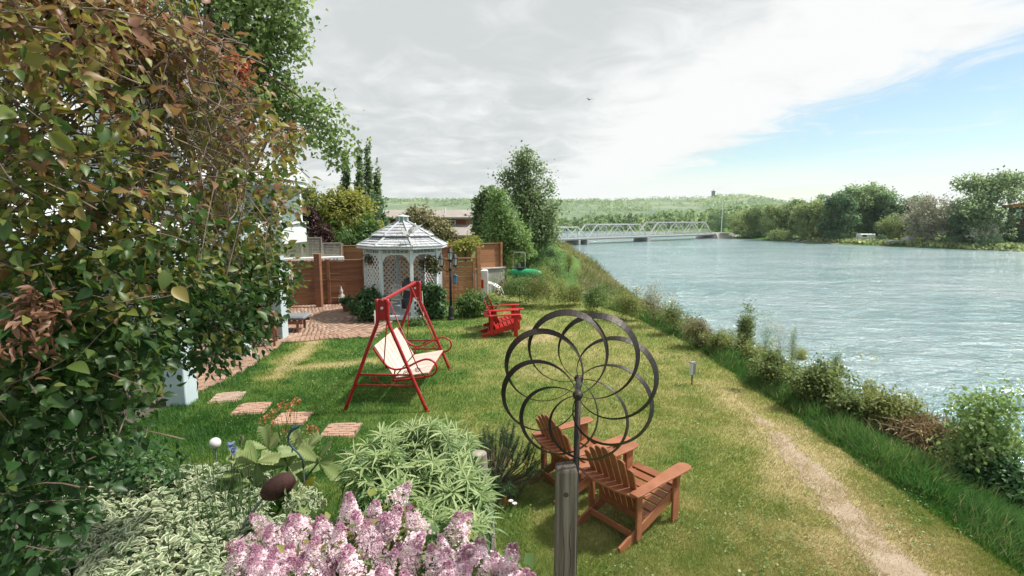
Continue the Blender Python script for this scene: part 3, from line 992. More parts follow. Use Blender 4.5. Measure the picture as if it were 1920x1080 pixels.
o = scatter('brick_paving', T_BRICK, np.stack([rest[:, 0], rest[:, 1], gz(rest[:, 0], rest[:, 1]) + .004 + rng.normal(0, .002, len(rest))], 1), fr, np.ones(len(rest)), m_brick_s, None, patio, 'stuff')

# stepping stones: slabs cast like rows of small bricks
m_step = mat('terracotta_slab', (.44, .28, .21), (.37, .225, .165), 7, .85, .35, 60, dirt=(.30, .24, .19))
m_step2 = mat('weathered_slab', (.42, .31, .25), (.34, .25, .20), 7, .88, .35, 60, dirt=(.28, .24, .2))
labs = ['weathered stepping stone farthest up the lawn beside the pale column', 'ridged terracotta stepping stone just behind the tall orange flowers',
        'terracotta stepping stone half covered by the orange columbine', 'ridged terracotta stepping stone closest to the narrow leaved plants']
for (px, py, rz, sz), lab in zip(((427, 745, .25, .5), (472, 766, .2, .52), (548, 785, .1, .52), (640, 807, .06, .52)), labs):
    c_ = on(px, py)
    o = thing('stepping_stone', lab, 'stepping stone', c_, rz, 'stepping stones in the lawn')
    mm = m_step2 if px == 427 else m_step
    MB().box((0, 0, -.012), (sz, sz, .04)).build('bed', mm, o, bevel=.008)
    m_ = MB()
    for i in range(6):
        for j in range(3):
            if i % 2 and j == 2: continue
            x0 = -sz / 2 + .02 + j * (sz - .04) / 3 + (.5 * (sz - .04) / 3 if i % 2 else 0)
            m_.box((x0 + (sz - .04) / 6, -sz / 2 + .02 + (i + .5) * (sz - .04) / 6, .008), ((sz - .04) / 3 - .008, (sz - .04) / 6 - .014, .03 + random.uniform(-.004, .004)))
    k_ = m_.build('brick_rows', mm, o, bevel=.004); k_['kind'] = 'stuff'

# ------------------------------------------------------------------ fences
m_fence = mat('stained_fence', (.275, .125, .066), (.20, .085, .047), 3, .75, .3, 30, stretch=(.3, 3, 6), dirt=(.09, .045, .03), vary=.16)
m_fence2 = mat('orange_fence', (.36, .17, .085), (.28, .125, .06), 3, .75, .3, 30, stretch=(.3, 3, 6), dirt=(.22, .12, .07), vary=.14)
def fence(name, label, a, b, h, nbay, nb, mm, z0=0.0, cap=True, post_h=.08, pw=.11, thick=.03):
    a = Vector((a[0], a[1], z0)); b = Vector((b[0], b[1], z0))
    d = b - a; L = d.length
    o = thing(name, label, 'fence', a, math.atan2(d.y, d.x))
    bw = L / nbay
    bh = h / nb
    bm_ = MB().box((0, 0, 0), (bw - .006, thick, bh - .009)).mesh('board', mm, bevel=.004)
    for i in range(nbay):
        for k in range(nb):
            q = bpy.data.objects.new('board', bm_); q.parent = o
            q.location = (bw * (i + .5), random.uniform(-.010, .010), bh * (k + .5) + .03); q.rotation_euler = (random.uniform(-.03, .03), random.uniform(-.004, .004), 0)
            col.objects.link(q)
    pm = MB().box((0, -.07, (h + post_h) / 2), (pw, pw, h + post_h + .06)).mesh('post', mm, bevel=.008)
    for i in range(nbay + 1):
        q = bpy.data.objects.new('post', pm); q.parent = o; q.location = (bw * i, 0, 0); col.objects.link(q)
    if cap:
        MB().box((L / 2, -.005, h + .06), (L + .1, .14, .035)).build('cap_rail', mm, o, bevel=.006)
    return o
fence('board_fence', 'dark red brown fence of wide horizontal boards behind the patio', (-10.2, 17.1), (-4.25, 18.9), 1.55, 5, 7, m_fence)
pz = P(602, 480, 17.9)
o = thing('fence_post', 'thick dark post standing taller than the red brown fence it backs', 'post', (pz.x, 17.65, 0))
MB().box((0, -.1, .95), (.2, .2, 1.9)).build('shaft', m_fence, o, bevel=.01)
# lighter fence further back, gate and end panel to the right of the gazebo
fence('raised_fence', 'lighter orange board fence showing above the dark one by the gazebo', (-6.9, 20.6), (-3.0, 21.2), 1.95, 3, 8, m_fence2)
fence('side_fence', 'orange board fence between the gazebo and the lamp post', (-3.3, 19.1), (-2.35, 19.35), 1.98, 1, 9, m_fence2)
g0 = Vector((-2.55, 18.55, 0)); g1 = Vector((-1.38, 18.95, 0))
o = thing('garden_gate', 'orange wooden gate of horizontal boards right of the lamp post', 'gate', g0, math.atan2(g1.y - g0.y, g1.x - g0.x))
gl = (g1 - g0).length
bm_ = MB().box((0, 0, 0), (gl - .1, .025, .175)).mesh('board', m_fence2, bevel=.004)
for k in range(8):
    q = bpy.data.objects.new('board', bm_); q.parent = o; q.location = (gl / 2, random.uniform(-.005, .005), .12 + k * .187); col.objects.link(q)
for x in (.05, gl - .05): MB().box((x, -.03, .83), (.1, .06, 1.58)).build('stile', m_fence2, o, bevel=.005)
MB().box((gl / 2, -.032, 1.64), (gl + .02, .09, .05)).build('top_rail', m_fence2, o, bevel=.005)
MB().box((gl + .13, 0, 1.0), (.15, .15, 2.1)).build('gate_post', m_fence2, o, bevel=.008)
MB().box((gl - .1, -.075, .95), (.04, .03, .16)).build('latch', m_dk, o, bevel=.004)
e0 = P(893, 505, 21.5); e1 = P(938, 505, 22.5)
fence('end_panel', 'light orange fence panel on a grey wall at the end of the yard', (e0.x, 21.5), (e1.x, 22.2), 1.0, 1, 4, m_fence2, z0=.98)
o = thing('low_wall', 'low grey concrete wall under the light orange fence panel', 'wall', ((e0.x + e1.x) / 2, 21.75, 0), math.atan2(.7, e1.x - e0.x))
MB().box((0, 0, .47), (1.5, .3, .98)).build('wall', m_conc, o, bevel=.01)
MB().box((0, 0, .985), (1.6, .4, .05)).build('coping', m_conc, o, bevel=.008)

# trellis panel by the lamp
tr0 = P(833, 560, 16.6)
o = thing('wooden_trellis', 'orange wooden trellis behind the black lamp post', 'trellis', (tr0.x, 16.6, 0), R(8))
for i in range(4): MB().box((.04 + i * .14, 0, .62), (.035, .03, 1.25)).build('upright', m_fence2, o, bevel=.003)
for i in range(7): MB().box((.25, -.035, .12 + i * .18), (.5, .025, .035)).build('crosspiece', m_fence2, o, bevel=.003)

# ------------------------------------------------------------------ ledge with lattice screens on it and a row of ornaments
m_lath = mat('grey_lath', (.33, .30, .26), (.24, .22, .19), 5, .85, .2, 40)
l0 = P(528, 491, 18.6); l1 = P(644, 484, 19.6)
o = thing('white_ledge', 'long white ledge running along the top of the dark fence', 'ledge', l0, math.atan2(l1.y - l0.y, l1.x - l0.x))
LL = (Vector((l1.x, l1.y, 0)) - Vector((l0.x, l0.y, 0))).length
MB().box((LL / 2 - .4, 0, 0), (LL + .8, .35, .27)).build('fascia', m_white, o, bevel=.01)
for x in (.3, LL * .5, LL - .2): MB().box((x, .05, -.95), (.12, .12, 1.7)).build('support', m_conc, o)
scr_labels = ['weathered lattice screen panel closest to the white house corner', 'weathered lattice screen panel raised higher than the two beside it', 'weathered lattice screen panel nearest the gazebo']
for i, (pa, pb, top, bot) in enumerate(((529, 567, 452, 483), (568, 604, 447, 483), (606, 641, 457, 482))):
    a_ = P(pa, bot, 18.75 + i * .35); b2 = P(pb, bot, 19.05 + i * .35); hh = P(pa, top, a_.y).z - a_.z
    q = thing('lattice_screen', scr_labels[i], 'screen', a_, math.atan2(b2.y - a_.y, b2.x - a_.x), 'lattice screens on the ledge')
    L = (Vector((b2.x, b2.y, 0)) - Vector((a_.x, a_.y, 0))).length
    m_ = MB()
    for k in range(int(L / .05)): m_.box((.025 + k * .05, 0, hh / 2), (.036, .012, hh))
    for k in range(int(hh / .06)): m_.box((L / 2, -.013, .03 + k * .06), (L, .012, .022))
    k_ = m_.build('laths', m_lath, q); k_['kind'] = 'stuff'
    for x in (0, L): MB().box((x, -.01, hh / 2), (.05, .05, hh + .04)).build('side_rail', m_lath, q)
    MB().box((L / 2, -.01, hh + .02), (L + .05, .05, .04)).build('top_rail', m_lath, q)
orn = [555, 561, 572, 578, 588, 594, 607, 613, 622, 630, 636]
d_ledge = Vector((l1.x - l0.x, l1.y - l0.y, 0)).normalized()
proto_orn = None
for i, px in enumerate(orn):
    tt_ = (px - 528) / 116
    p = Vector((l0.x + (l1.x - l0.x) * tt_, l0.y + (l1.y - l0.y) * tt_ - .215, l0.z + (l1.z - l0.z) * tt_ - .02))
    if proto_orn is None:
        proto_orn = thing('ledge_ornament', 'one of the small dark bird ornaments hung along the white ledge', 'ornament', p, 0, 'dark ornaments along the white ledge')
        MB().lathe([(.005, -.05), (.028, -.03), (.032, 0), (.02, .03), (.022, .045), (.012, .065)], 8).build('body', m_dk, proto_orn)
        MB().box((0, .02, .0), (.015, .08, .012)).build('hook', m_dk, proto_orn)
    else:
        dup(proto_orn, p)

# ------------------------------------------------------------------ the house with its porch and glass bay
m_blue = mat('pale_blue_paint', (.47, .565, .61), (.42, .51, .56), 5, .55, .12, 60, dirt=(.38, .45, .48), vary=.04)
m_wframe = mat('white_frame', (.70, .73, .74), (.62, .66, .68), 4, .5, .05, 60, vary=.03)
m_glass = glassmat('bay_glass', (.20, .27, .28), .05)
m_dglass = glassmat('dark_glass', (.03, .045, .06), .08)
house = thing('house', 'pale blue house with square porch columns and a white glass bay', 'house', (-8.6, 8, 0))
def H_(x, y, z): return (x + 8.6, y - 8, z)
c1 = on(343, 763); c2 = on(527, 637)
for c_ in (c1, c2):
    x, y = c_.x - .12, c_.y + .18
    MB().box(H_(x, y, 1.27), (.34, .34, 2.62)).build('column', m_blue, house, bevel=.012)
MB().box(H_(c1.x - 1.35, c1.y + 2.1, 1.2), (.3, .3, 2.4)).build('column', m_blue, house, bevel=.012)
bx = c2.x - .12
MB().box(H_(bx - .1, 9.4, 2.72), (.42, 8.2, .3)).build('porch_beam', m_blue, house, bevel=.012)
MB().box(H_(bx - 2.5, 9.4, 2.95), (5.2, 8.4, .16)).build('deck_slab', m_wframe, house)
MB().box(H_(bx - 1.9, 14.6, 1.5), (2.6, .2, 2.9)).build('end_wall', m_blue, house)
wn = P(503, 484, 14.4)
wf = MB().box(H_(wn.x - .05, 14.46, wn.z), (.75, .1, .95)).build('window', m_blue, house)
MB().box(H_(wn.x - .05, 14.41, wn.z), (.62, .06, .82)).build('pane', m_dglass, wf)
MB().box(H_(-10.6, 9.2, 1.4), (.25, 11, 2.8)).build('back_wall', m_blue, house)
# upper storey and glass bay
u0 = P(572, 455, 14.0); u1 = P(560, 352, 14.0)
zt = u1.z; zb = u0.z
MB().box(H_(u0.x - 1.6, 13.4, zb + .26), (3.2, 1.5, .5)).build('bay_base', m_wframe, house, bevel=.02)
MB().box(H_(u0.x - 1.6, 13.4, zb + .54), (3.3, 1.6, .07)).build('bay_sill', m_wframe, house, bevel=.01)
for x, y in ((-.12, 12.75), (-1.0, 12.75), (-1.9, 12.75), (-2.8, 12.75), (-.12, 14.05)):
    MB().box(H_(u0.x + x, y, (zb + .55 + zt) / 2), (.10, .10, zt - zb - .5)).build('bay_post', m_wframe, house, bevel=.008)
MB().box(H_(u0.x - 1.6, 13.4, zt + .06), (3.3, 1.6, .14)).build('bay_head', m_wframe, house, bevel=.015)
MB().prism([(-.85, 0), (.85, 0), (.0, .5)], 3.4, Matrix.Translation(H_(u0.x - 1.6, 13.4, zt + .14)) @ Matrix.Rotation(R(90), 4, 'Z') @ Matrix.Rotation(R(90), 4, 'X')).build('bay_roof', m_wframe, house)
for x in (-.56, -1.45, -2.35):
    MB().box(H_(u0.x + x, 12.77, (zb + .58 + zt) / 2), (.80, .02, zt - zb - .62)).build('bay_pane', m_glass, house)
MB().box(H_(u0.x - .12, 13.4, (zb + .58 + zt) / 2), (.02, 1.2, zt - zb - .62)).build('bay_pane', m_glass, house)
MB().box(H_(u0.x - 3.9, 10.2, 4.2), (3.6, 8, 2.6)).build('upper_wall', m_wframe, house)
for y in (7.6, 9.6, 11.6):
    wf = MB().box(H_(u0.x - 2.08, y, 4.1), (.08, 1.3, 1.3)).build('upper_window', m_wframe, house)
    MB().box(H_(u0.x - 2.03, y, 4.1), (.06, 1.1, 1.1)).build('pane', m_glass, wf)
MB().prism([(-4.6, 0), (4.6, 0), (0, 1.5)], 4.6, Matrix.Translation(H_(u0.x - 4.2, 10.2, 5.5)) @ Matrix.Rotation(R(90), 4, 'Z') @ Matrix.Rotation(R(90), 4, 'X')).build('roof', m_conc, house)

# birdhouse-like white lantern hung at the porch corner
p = P(541, 527, 12.4)
o = thing('hanging_lantern', 'small white open lantern hanging off the pale porch column', 'lantern', p)
MB().box((0, 0, -.09), (.16, .16, .03)).build('base', m_white, o)
for sx, sy in ((-1, -1), (1, -1), (1, 1), (-1, 1)): MB().box((sx * .06, sy * .06, .05), (.02, .02, .26)).build('corner_post', m_white, o)
MB().lathe([(.12, .18), (.06, .27), (.012, .32)], 4).build('roof', m_white, o)
MB().tube([(0, 0, .3), (0, 0, .42), (-.25, .15, .5)], .008, 5).build('hook', m_dk, o)

# wooden lounger with grey cushion, slatted deck chair
m_lwood = mat('lounger_wood', (.24, .10, .055), (.17, .07, .04), 4, .6, .2, 40, stretch=(1, 4, 4))
m_cush = mat('grey_cushion', (.22, .245, .27), (.18, .2, .225), 12, .9, .15, 120)
p = on(540, 618)
o = thing('sun_lounger', 'wooden lounger with a grey cushion on the brick patio', 'lounger', (-6.45, 13.75, gz1(-6.4, 13.8)), R(4))
for y in (-.3, .3): MB().box((0, y, .3), (1.5, .05, .09)).build('side_rail', m_lwood, o, bevel=.005)
for i in range(10): MB().box((-.68 + i * .15, 0, .355), (.1, .62, .02)).build('slat', m_lwood, o, bevel=.003)
for x in (-.6, .6):
    for y in (-.28, .28): MB().box((x, y, .15), (.06, .06, .32)).build('leg', m_lwood, o, bevel=.005)
MB().box((.0, 0, .42), (1.6, .64, .10)).build('cushion', m_cush, o, bevel=.035)
p = on(497, 650)
o = thing('slatted_chair', 'brown slatted wooden chair beside the pale porch column', 'chair', (p.x - .15, p.y + .1, p.z), R(20))
for y in (-.27, .27):
    MB().beam((-.4, y, .12), (.4, y, .42), .04, .08).build('seat_rail', m_lwood, o, bevel=.004)
    MB().box((.33, y, .33), (.05, .05, .68)).build('front_leg', m_lwood, o, bevel=.004)
    MB().beam((-.45, y, 0), (-.1, y, .66), .05, .05).build('rear_leg', m_lwood, o, bevel=.004)
    MB().box((.02, y, .68), (.8, .09, .03)).build('arm', m_lwood, o, bevel=.006)
for i in range(6): MB().box((-.32 + i * .13, 0, .2 + i * .048), (.09, .52, .022), Matrix.Rotation(R(-20), 3, 'Y')).build('seat_slat', m_lwood, o, bevel=.003)
for i in range(6): MB().box((-.4 - i * .045, 0, .34 + i * .1), (.022, .52, .075), Matrix.Rotation(R(-24), 3, 'Y')).build('back_slat', m_lwood, o, bevel=.003)
p = on(455, 668)
o = thing('white_planter', 'small pale blue box planter half hidden behind the hanging leaves', 'planter', p, R(10))
MB().box((0, 0, .14), (.3, .3, .28)).build('box', m_blue, o, bevel=.01)
MB().box((0, 0, .27), (.34, .34, .04)).build('rim', m_blue, o, bevel=.006)
# garden figure
m_stone = mat('cast_stone', (.50, .47, .43), (.36, .33, .30), 12, .85, .3, 60)
p = on(641, 571)
o = thing('garden_figure', 'small pale stone figure standing by the dark fence', 'statue', p)
MB().lathe([(.11, 0), (.12, .05), (.09, .07)], 10).build('plinth', m_stone, o)
MB().lathe([(.09, .07), (.12, .16), (.10, .26), (.075, .36), (.05, .41), (.062, .46), (.065, .51), (.045, .55), (.02, .62), (.004, .68)], 12).build('body', m_stone, o, smooth=True)
for s in (-1, 1): MB().tube([(s * .07, 0, .36), (s * .115, -.03, .27), (s * .03, -.11, .25)], [.03, .028, .022], 6).build('arm', m_stone, o, smooth=True)
p = on(652, 585)
m_terra = mat('terracotta', (.30, .13, .08), (.22, .09, .055), 8, .8, .2, 50)
o = thing('clay_pot', 'low clay pot with trailing plant at the edge of the hedge bush', 'pot', p)
MB().lathe([(.12, 0), (.17, .22), (.19, .22), (.19, .26), (.15, .26), (.14, .2)], 12).build('body', m_terra, o)
m_green0 = leafmat('mid_leaves', [(0, (.02, .06, .02)), (.5, (.055, .12, .035)), (1, (.12, .19, .06))], .3)
pp, oo, ii, _ = clumps([((0, 0, .34), (.2, .2, .14))], 20, 12, .04)
scatter('foliage', T_LEAF, pp, leaf_frames(oo), rng.uniform(.06, .12, len(pp)), m_green0, None, o, 'stuff')

# ------------------------------------------------------------------ gazebo
m_gz = mat('gazebo_paint', (.64, .70, .74), (.56, .62, .66), 5, .55, .1, 60, dirt=(.45, .5, .52), vary=.05)
m_shing = mat('grey_shingle', (.50, .52, .55), (.39, .41, .44), 5, .85, .3, 50, dirt=(.33, .345, .36), vary=.18)
m_shing_e = mat('shingle_edge', (.22, .235, .25), (.16, .17, .18), 5, .85, .3, 50)
m_ltt = mat('lattice_paint', (.78, .79, .78), (.68, .69, .69), 5, .6, .1, 60, vary=.05)
gzb = thing('gazebo', 'pale octagonal garden gazebo with a two tier shingle roof and lattice sides', 'gazebo', (-3.50, 16.35, 0))
RG = 1.2
ang = [R(-90 - 22.5 + 45 * i) for i in range(8)]
pos8 = [Vector((RG * math.cos(a), RG * math.sin(a), 0)) for a in ang]
for p in pos8:
    a = math.atan2(p.y, p.x)
    MB().box((p.x, p.y, 1.15), (.10, .10, 2.3), Matrix.Rotation(a, 3, 'Z')).build('post', m_gz, gzb, bevel=.008)
MB().prism([(1.3 * math.cos(a), 1.3 * math.sin(a)) for a in ang], .12, Matrix.Translation((0, 0, .09))).build('floor', m_gz, gzb, bevel=.01)
def side(i): return pos8[i], pos8[(i + 1) % 8]
for i in range(8):
    a, b = side(i)
    d = (b - a).normalized(); nrm = Vector((d.y, -d.x, 0)).normalized()
    L = (b - a).length
    MB().beam(a + Vector((0, 0, 2.24)), b + Vector((0, 0, 2.24)), .07, .12).build('top_plate', m_gz, gzb)
    MB().beam(a + Vector((0, 0, 2.04)) + d * .05, b + Vector((0, 0, 2.04)) - d * .05, .04, .05).build('frieze_rail', m_gz, gzb)
    m_ = MB()
    for k in range(7): m_.box(tuple(a + d * (L * (k + .5) / 7) + Vector((0, 0, 2.12))), (.02, .02, .13))
    m_.build('frieze_spindles', m_gz, gzb)['kind'] = 'stuff'
    for e, s in ((a, 1), (b, -1)):
        MB().prism([(0, 0), (.24 * s, 0), (.10 * s, -.08), (0, -.26)], .03, Matrix.Translation(e + Vector((0, 0, 2.02)) + d * .05 * s) @ Matrix.Rotation(math.atan2(d.y, d.x), 4, 'Z') @ Matrix.Rotation(R(90), 4, 'X')).build('bracket', m_gz, gzb)
    # lattice: full height except the open doorway and the side with the hanging basket
    spans_ = {0: [], 1: [(.18, .72)], 7: [(.18, 2.0)]}.get(i, [(.18, 2.0)])
    for z0, z1 in spans_:
        m_ = MB(); stp = .175
        M = Matrix.Translation(a) @ Matrix.Rotation(math.atan2(d.y, d.x), 4, 'Z')
        x0, x1 = .05, L - .05
        for sgn in (1, -1):
            c_ = -(z1 - z0) - .2
            while c_ < (x1 - x0) + (z1 - z0):
                # line x = x0 + c + s*(z)   clipped to the panel
                pts_ = []
                for zz in np.linspace(z0, z1, 60):
                    x = x0 + c_ + (zz - z0) if sgn > 0 else x0 + c_ + (z1 - zz)
                    if x0 <= x <= x1: pts_.append((x, zz))
                if len(pts_) > 2:
                    p0 = M @ Vector((pts_[0][0], .006 * sgn, pts_[0][1])); p1 = M @ Vector((pts_[-1][0], .006 * sgn, pts_[-1][1]))
                    m_.beam(p0, p1, .012, .038)
                c_ += stp
        m_.build('lattice', m_ltt, gzb)['kind'] = 'stuff'
        for zz in (z0, z1): MB().beam(a + Vector((0, 0, zz)) + d * .05, b + Vector((0, 0, zz)) - d * .05, .05, .05).build('rail', m_gz, gzb)
# two tier roof of overlapping shingle rows
def roof_tier(r0, z0, r1, z1, rows, name):
    for i in range(8):
        a0, a1 = ang[i], ang[(i + 1) % 8]
        def pt(f, r, z): return Vector((r * ((1 - f) * math.cos(a0) + f * math.cos(a1)), r * ((1 - f) * math.sin(a0) + f * math.sin(a1)), z))
        fac = MB()
        fac.add([pt(0, r0, z0), pt(1, r0, z0), pt(1, r1, z1), pt(0, r1, z1), pt(0, r0 - .03, z0 - .05), pt(1, r0 - .03, z0 - .05), pt(1, r1 - .02, z1 - .06), pt(0, r1 - .02, z1 - .06)], [(0, 1, 2, 3), (7, 6, 5, 4), (0, 4, 5, 1)])
        f_ = fac.build('roof_facet', m_shing_e, gzb)
        sh = MB()
        for k in range(rows):
            ta, tb = k / rows, (k + 1.12) / rows
            ra, rb = r0 + (r1 - r0) * ta, r0 + (r1 - r0) * min(tb, 1); za, zb_ = z0 + (z1 - z0) * ta, z0 + (z1 - z0) * min(tb, 1)
            wid = 2 * ra * math.sin(R(22.5))
            n_ = max(2, int(wid / .16))
            for j in range(n_):
                f0, f1 = (j + .04) / n_, (j + .96) / n_
                lift = .022 + random.uniform(0, .012)
                q = [pt(f0, ra + .02, za + lift), pt(f1, ra + .02, za + lift), pt(f1, rb, zb_ + .006), pt(f0, rb, zb_ + .006)]
                sh.add(q + [v - Vector((0, 0, .018)) for v in q], [(0, 1, 2, 3), (0, 4, 5, 1), (1, 5, 6, 2), (3, 7, 4, 0)])
        sh.build('shingles', m_shing, f_)['kind'] = 'stuff'
roof_tier(1.46, 2.26, .90, 2.52, 4, 'lower')
roof_tier(1.00, 2.56, .17, 2.99, 5, 'upper')
for i in range(8):
    a = ang[i]
    MB().beam((1.44 * math.cos(a), 1.44 * math.sin(a), 2.30), (.95 * math.cos(a), .95 * math.sin(a), 2.55), .06, .03).build('hip_cap', m_shing, gzb)
    MB().beam((.98 * math.cos(a), .98 * math.sin(a), 2.61), (.17 * math.cos(a), .17 * math.sin(a), 3.03), .05, .03).build('hip_cap', m_shing, gzb)
    MB().beam(Vector((1.44 * math.cos(a), 1.44 * math.sin(a), 2.23)), Vector((1.44 * math.cos(ang[(i + 1) % 8]), 1.44 * math.sin(ang[(i + 1) % 8]), 2.23)), .03, .07).build('fascia', m_gz, gzb)
m_gglass = glassmat('green_glass', (.16, .28, .23), .15)
cu = MB().lathe([(.17, 3.0), (.17, 3.16)], 8).build('cupola', m_gglass, gzb)
MB().lathe([(.23, 3.16), (.21, 3.19), (.05, 3.22), (.02, 3.25)], 8).build('cupola_cap', m_shing, cu)
for a in ang: MB().box((.175 * math.cos(a), .175 * math.sin(a), 3.08), (.03, .03, .17)).build('cupola_post', m_gz, cu)
# white patch of metal flashing on the roof
m_flash = mat('white_flashing', (.66, .67, .68), (.55, .56, .57), 9, .5, .1, 40)
p0 = P(772, 430, 15.2) - gzb.location
o = thing('roof_ornament', 'white flying bird ornament fixed on the gazebo roof', 'ornament', P(770, 434, 15.15), R(10))
MB().lathe([(.01, -.24), (.05, -.12), (.075, 0), (.05, .12), (.035, .18), (.045, .22), (.01, .27)], 8, (0, 0, .02), (.55, 0, .8)).build('body', m_flash, o, smooth=True)
MB().prism([(0, -.06), (.16, .10), (.34, .16), (.2, .02), (.05, -.1)], .02, Matrix.Translation((.02, -.03, .06)) @ Matrix.Rotation(R(70), 4, 'X')).build('wing', m_flash, o)
MB().prism([(0, -.06), (-.16, .02), (-.3, .0), (-.16, -.1), (-.03, -.12)], .02, Matrix.Translation((-.02, -.03, .02)) @ Matrix.Rotation(R(70), 4, 'X')).build('wing', m_flash, o)

# furniture inside the gazebo
m_iron = mat('white_iron', (.72, .74, .74), (.62, .64, .65), 6, .45, .1, 60)
def bistro(loc, rz, label):
    o = thing('garden_chair', label, 'chair', loc, rz)
    MB().lathe([(.2, .43), (.21, .44), (.2, .455)], 16).build('seat', m_iron, o)
    for a in (45, 135, 225, 315):
        c, s = math.cos(R(a)), math.sin(R(a))
        MB().tube([(.16 * c, .16 * s, .43), (.19 * c, .19 * s, .3), (.15 * c, .15 * s, .14), (.21 * c, .21 * s, 0)], .014, 6).build('leg', m_iron, o, smooth=True)
    m_ = MB()
    m_.tube([(-.19, .16, .45), (-.22, .22, .66), (-.23, .18, .84), (-.235, 0, .93), (-.23, -.18, .84), (-.22, -.22, .66), (-.19, -.16, .45)], .014, 6)
    for q in range(5):
        an = R(30 + q * 30)
        m_.tube([(-.2, 0, .5), (-.22, .09 * math.cos(an), .62), (-.23, .19 * math.cos(an), .70 + .2 * math.sin(an))], .010, 5)
    for yy in (-.09, 0, .09): m_.tube([(-.228 + .0, yy + .055 * math.cos(k * .785), .72 + .055 * math.sin(k * .785)) for k in range(8)], .009, 5, closed=True)
    m_.build('backrest', m_iron, o, smooth=True)
    return o
bistro((-3.66, 15.85, .15), R(100), 'white iron garden chair with scrolled back in the gazebo doorway')
o = thing('garden_table', 'round white iron table inside the gazebo', 'table', (-3.1, 16.05, .15))
MB().lathe([(.30, .70), (.31, .715), (.30, .73)], 20).build('top', m_iron, o)
for a in (30, 150, 270): MB().tube([(.05 * math.cos(R(a)), .05 * math.sin(R(a)), .7), (.1 * math.cos(R(a)), .1 * math.sin(R(a)), .4), (.24 * math.cos(R(a)), .24 * math.sin(R(a)), 0)], .014, 6).build('leg', m_iron, o)
m_cover = mat('charcoal_cover', (.14, .15, .16), (.10, .105, .11), 3, .8, .3, 12)
o = thing('covered_grill', 'charcoal grey covered grill standing at the back of the gazebo', 'grill', (-3.35, 16.75, .15))
MB().lathe([(.34, 0), (.36, .35), (.32, .8), (.2, .98), (.02, 1.02)], 10).build('cover', m_cover, o, smooth=True)
MB().lathe([(.37, .3), (.375, .33), (.37, .36)], 10).build('strap', m_dk, o)

# flower baskets hung in the gazebo sides
m_pink = leafmat('basket_leaves', [(0, (.025, .05, .018)), (.5, (.08, .11, .04)), (.82, (.16, .17, .07)), (.9, (.35, .2, .2)), (1, (.5, .42, .4))], .3)
for px, py, lab in ((806, 496, 'leafy hanging basket in the gazebo side next to the lamp'), (700, 488, 'trailing hanging basket in the shaded gazebo side by the hedge bush')):
    p = P(px, py, 15.75)
    o = thing('hanging_basket', lab, 'hanging basket', p, 0, 'baskets hung in the gazebo')
    MB().lathe([(.03, -.2), (.13, -.14), (.17, -.03), (.175, 0), (.15, -.01)], 12).build('bowl', m_terra, o, smooth=True)
    for a in (90, 210, 330): MB().tube([(.17 * math.cos(R(a)), .17 * math.sin(R(a)), 0), (0, 0, 2.14 - p.z)], .004, 4).build('chain', m_dk, o)
    pp, oo, ii, _ = clumps([((0, 0, .05), (.3, .22, .2)), ((.1, 0, -.1), (.22, .2, .2))], 60, 16, .045)
    scatter('foliage', T_LEAF, pp, leaf_frames(oo, .3, .8, .6), rng.uniform(.04, .09, len(pp)), m_pink, None, o, 'stuff')

# short picket fence by the hedge bush
m_picket = mat('weathered_picket', (.52, .50, .47), (.38, .36, .33), 8, .8, .3, 50, stretch=(3, 3, .5))
p = on(707, 608)
o = thing('picket_edging', 'short weathered white picket edging beside the hedge bush', 'picket fence', p, R(75))
for i in range(7): MB().prism([(-.03, 0), (.03, 0), (.03, .42), (0, .47), (-.03, .42)], .018, Matrix.Translation((i * .085 - .1, random.uniform(-.01, .01), -.02)) @ Matrix.Rotation(R(90), 4, 'X')).build('picket', m_picket, o)
MB().box((.15, .02, .3), (.62, .015, .04)).build('rail', m_picket, o)

# ------------------------------------------------------------------ lamp post with three lanterns
m_black = mat('black_iron', (.022, .024, .026), (.04, .04, .042), 8, .45, .1, 60, metal=.3)
m_lglass = glassmat('lantern_glass', (.42, .45, .44), .2)
lp = on(846, 600)
lamp = thing('lamp_post', 'tall black lamp post carrying three clear lanterns', 'lamp post', lp)
hl = P(846, 488, lp.y).z - lp.z
MB().lathe([(.11, 0), (.11, .06), (.085, .1), (.075, .38), (.05, .45)], 10).build('base', m_black, lamp)
MB().lathe([(.038, .45), (.034, hl * .6), (.028, hl)], 10).build('post', m_black, lamp, smooth=True)
MB().lathe([(.05, hl - .3), (.055, hl - .27), (.05, hl - .24)], 10).build('collar', m_black, lamp)
def lantern(c):
    b_ = MB().lathe([(.03, -.02), (.06, .0), (.075, .03), (.075, .05)], 6, c).build('lantern', m_black, lamp)
    MB().lathe([(.07, .05), (.09, .24)], 6, c).build('glass', m_lglass, b_)
    MB().lathe([(.11, .24), (.10, .27), (.05, .35), (.015, .38), (.02, .42)], 6, c).build('cap', m_black, b_)
    for k in range(6):
        a = 2 * math.pi * (k + .5) / 6
        MB().tube([(c[0] + .072 * math.cos(a), c[1] + .072 * math.sin(a), c[2] + .05), (c[0] + .093 * math.cos(a), c[1] + .093 * math.sin(a), c[2] + .24)], .006, 4).build('bar', m_black, b_)
lantern((0, 0, hl - .02))
for s, yy in ((-1, -.05), (1, .12)):
    MB().tube([(0, 0, hl - .3), (s * .1, yy * .4, hl - .34), (s * .2, yy, hl - .28), (s * (.26 if s < 0 else .13), yy, hl - .22)], .014, 6).build('arm', m_black, lamp)
    lantern((s * (.27 if s < 0 else .13), yy, hl - .2))
m_bluebox = mat('blue_plastic', (.04, .16, .32), (.03, .12, .25), 5, .5, .05, 50)
p = P(853, 525, lp.y - .06)
o = thing('blue_feeder', 'small blue bird feeder box hung on the lamp post', 'bird feeder', p)
MB().box((0, 0, 0), (.12, .1, .24)).build('box', m_bluebox, o, bevel=.01)
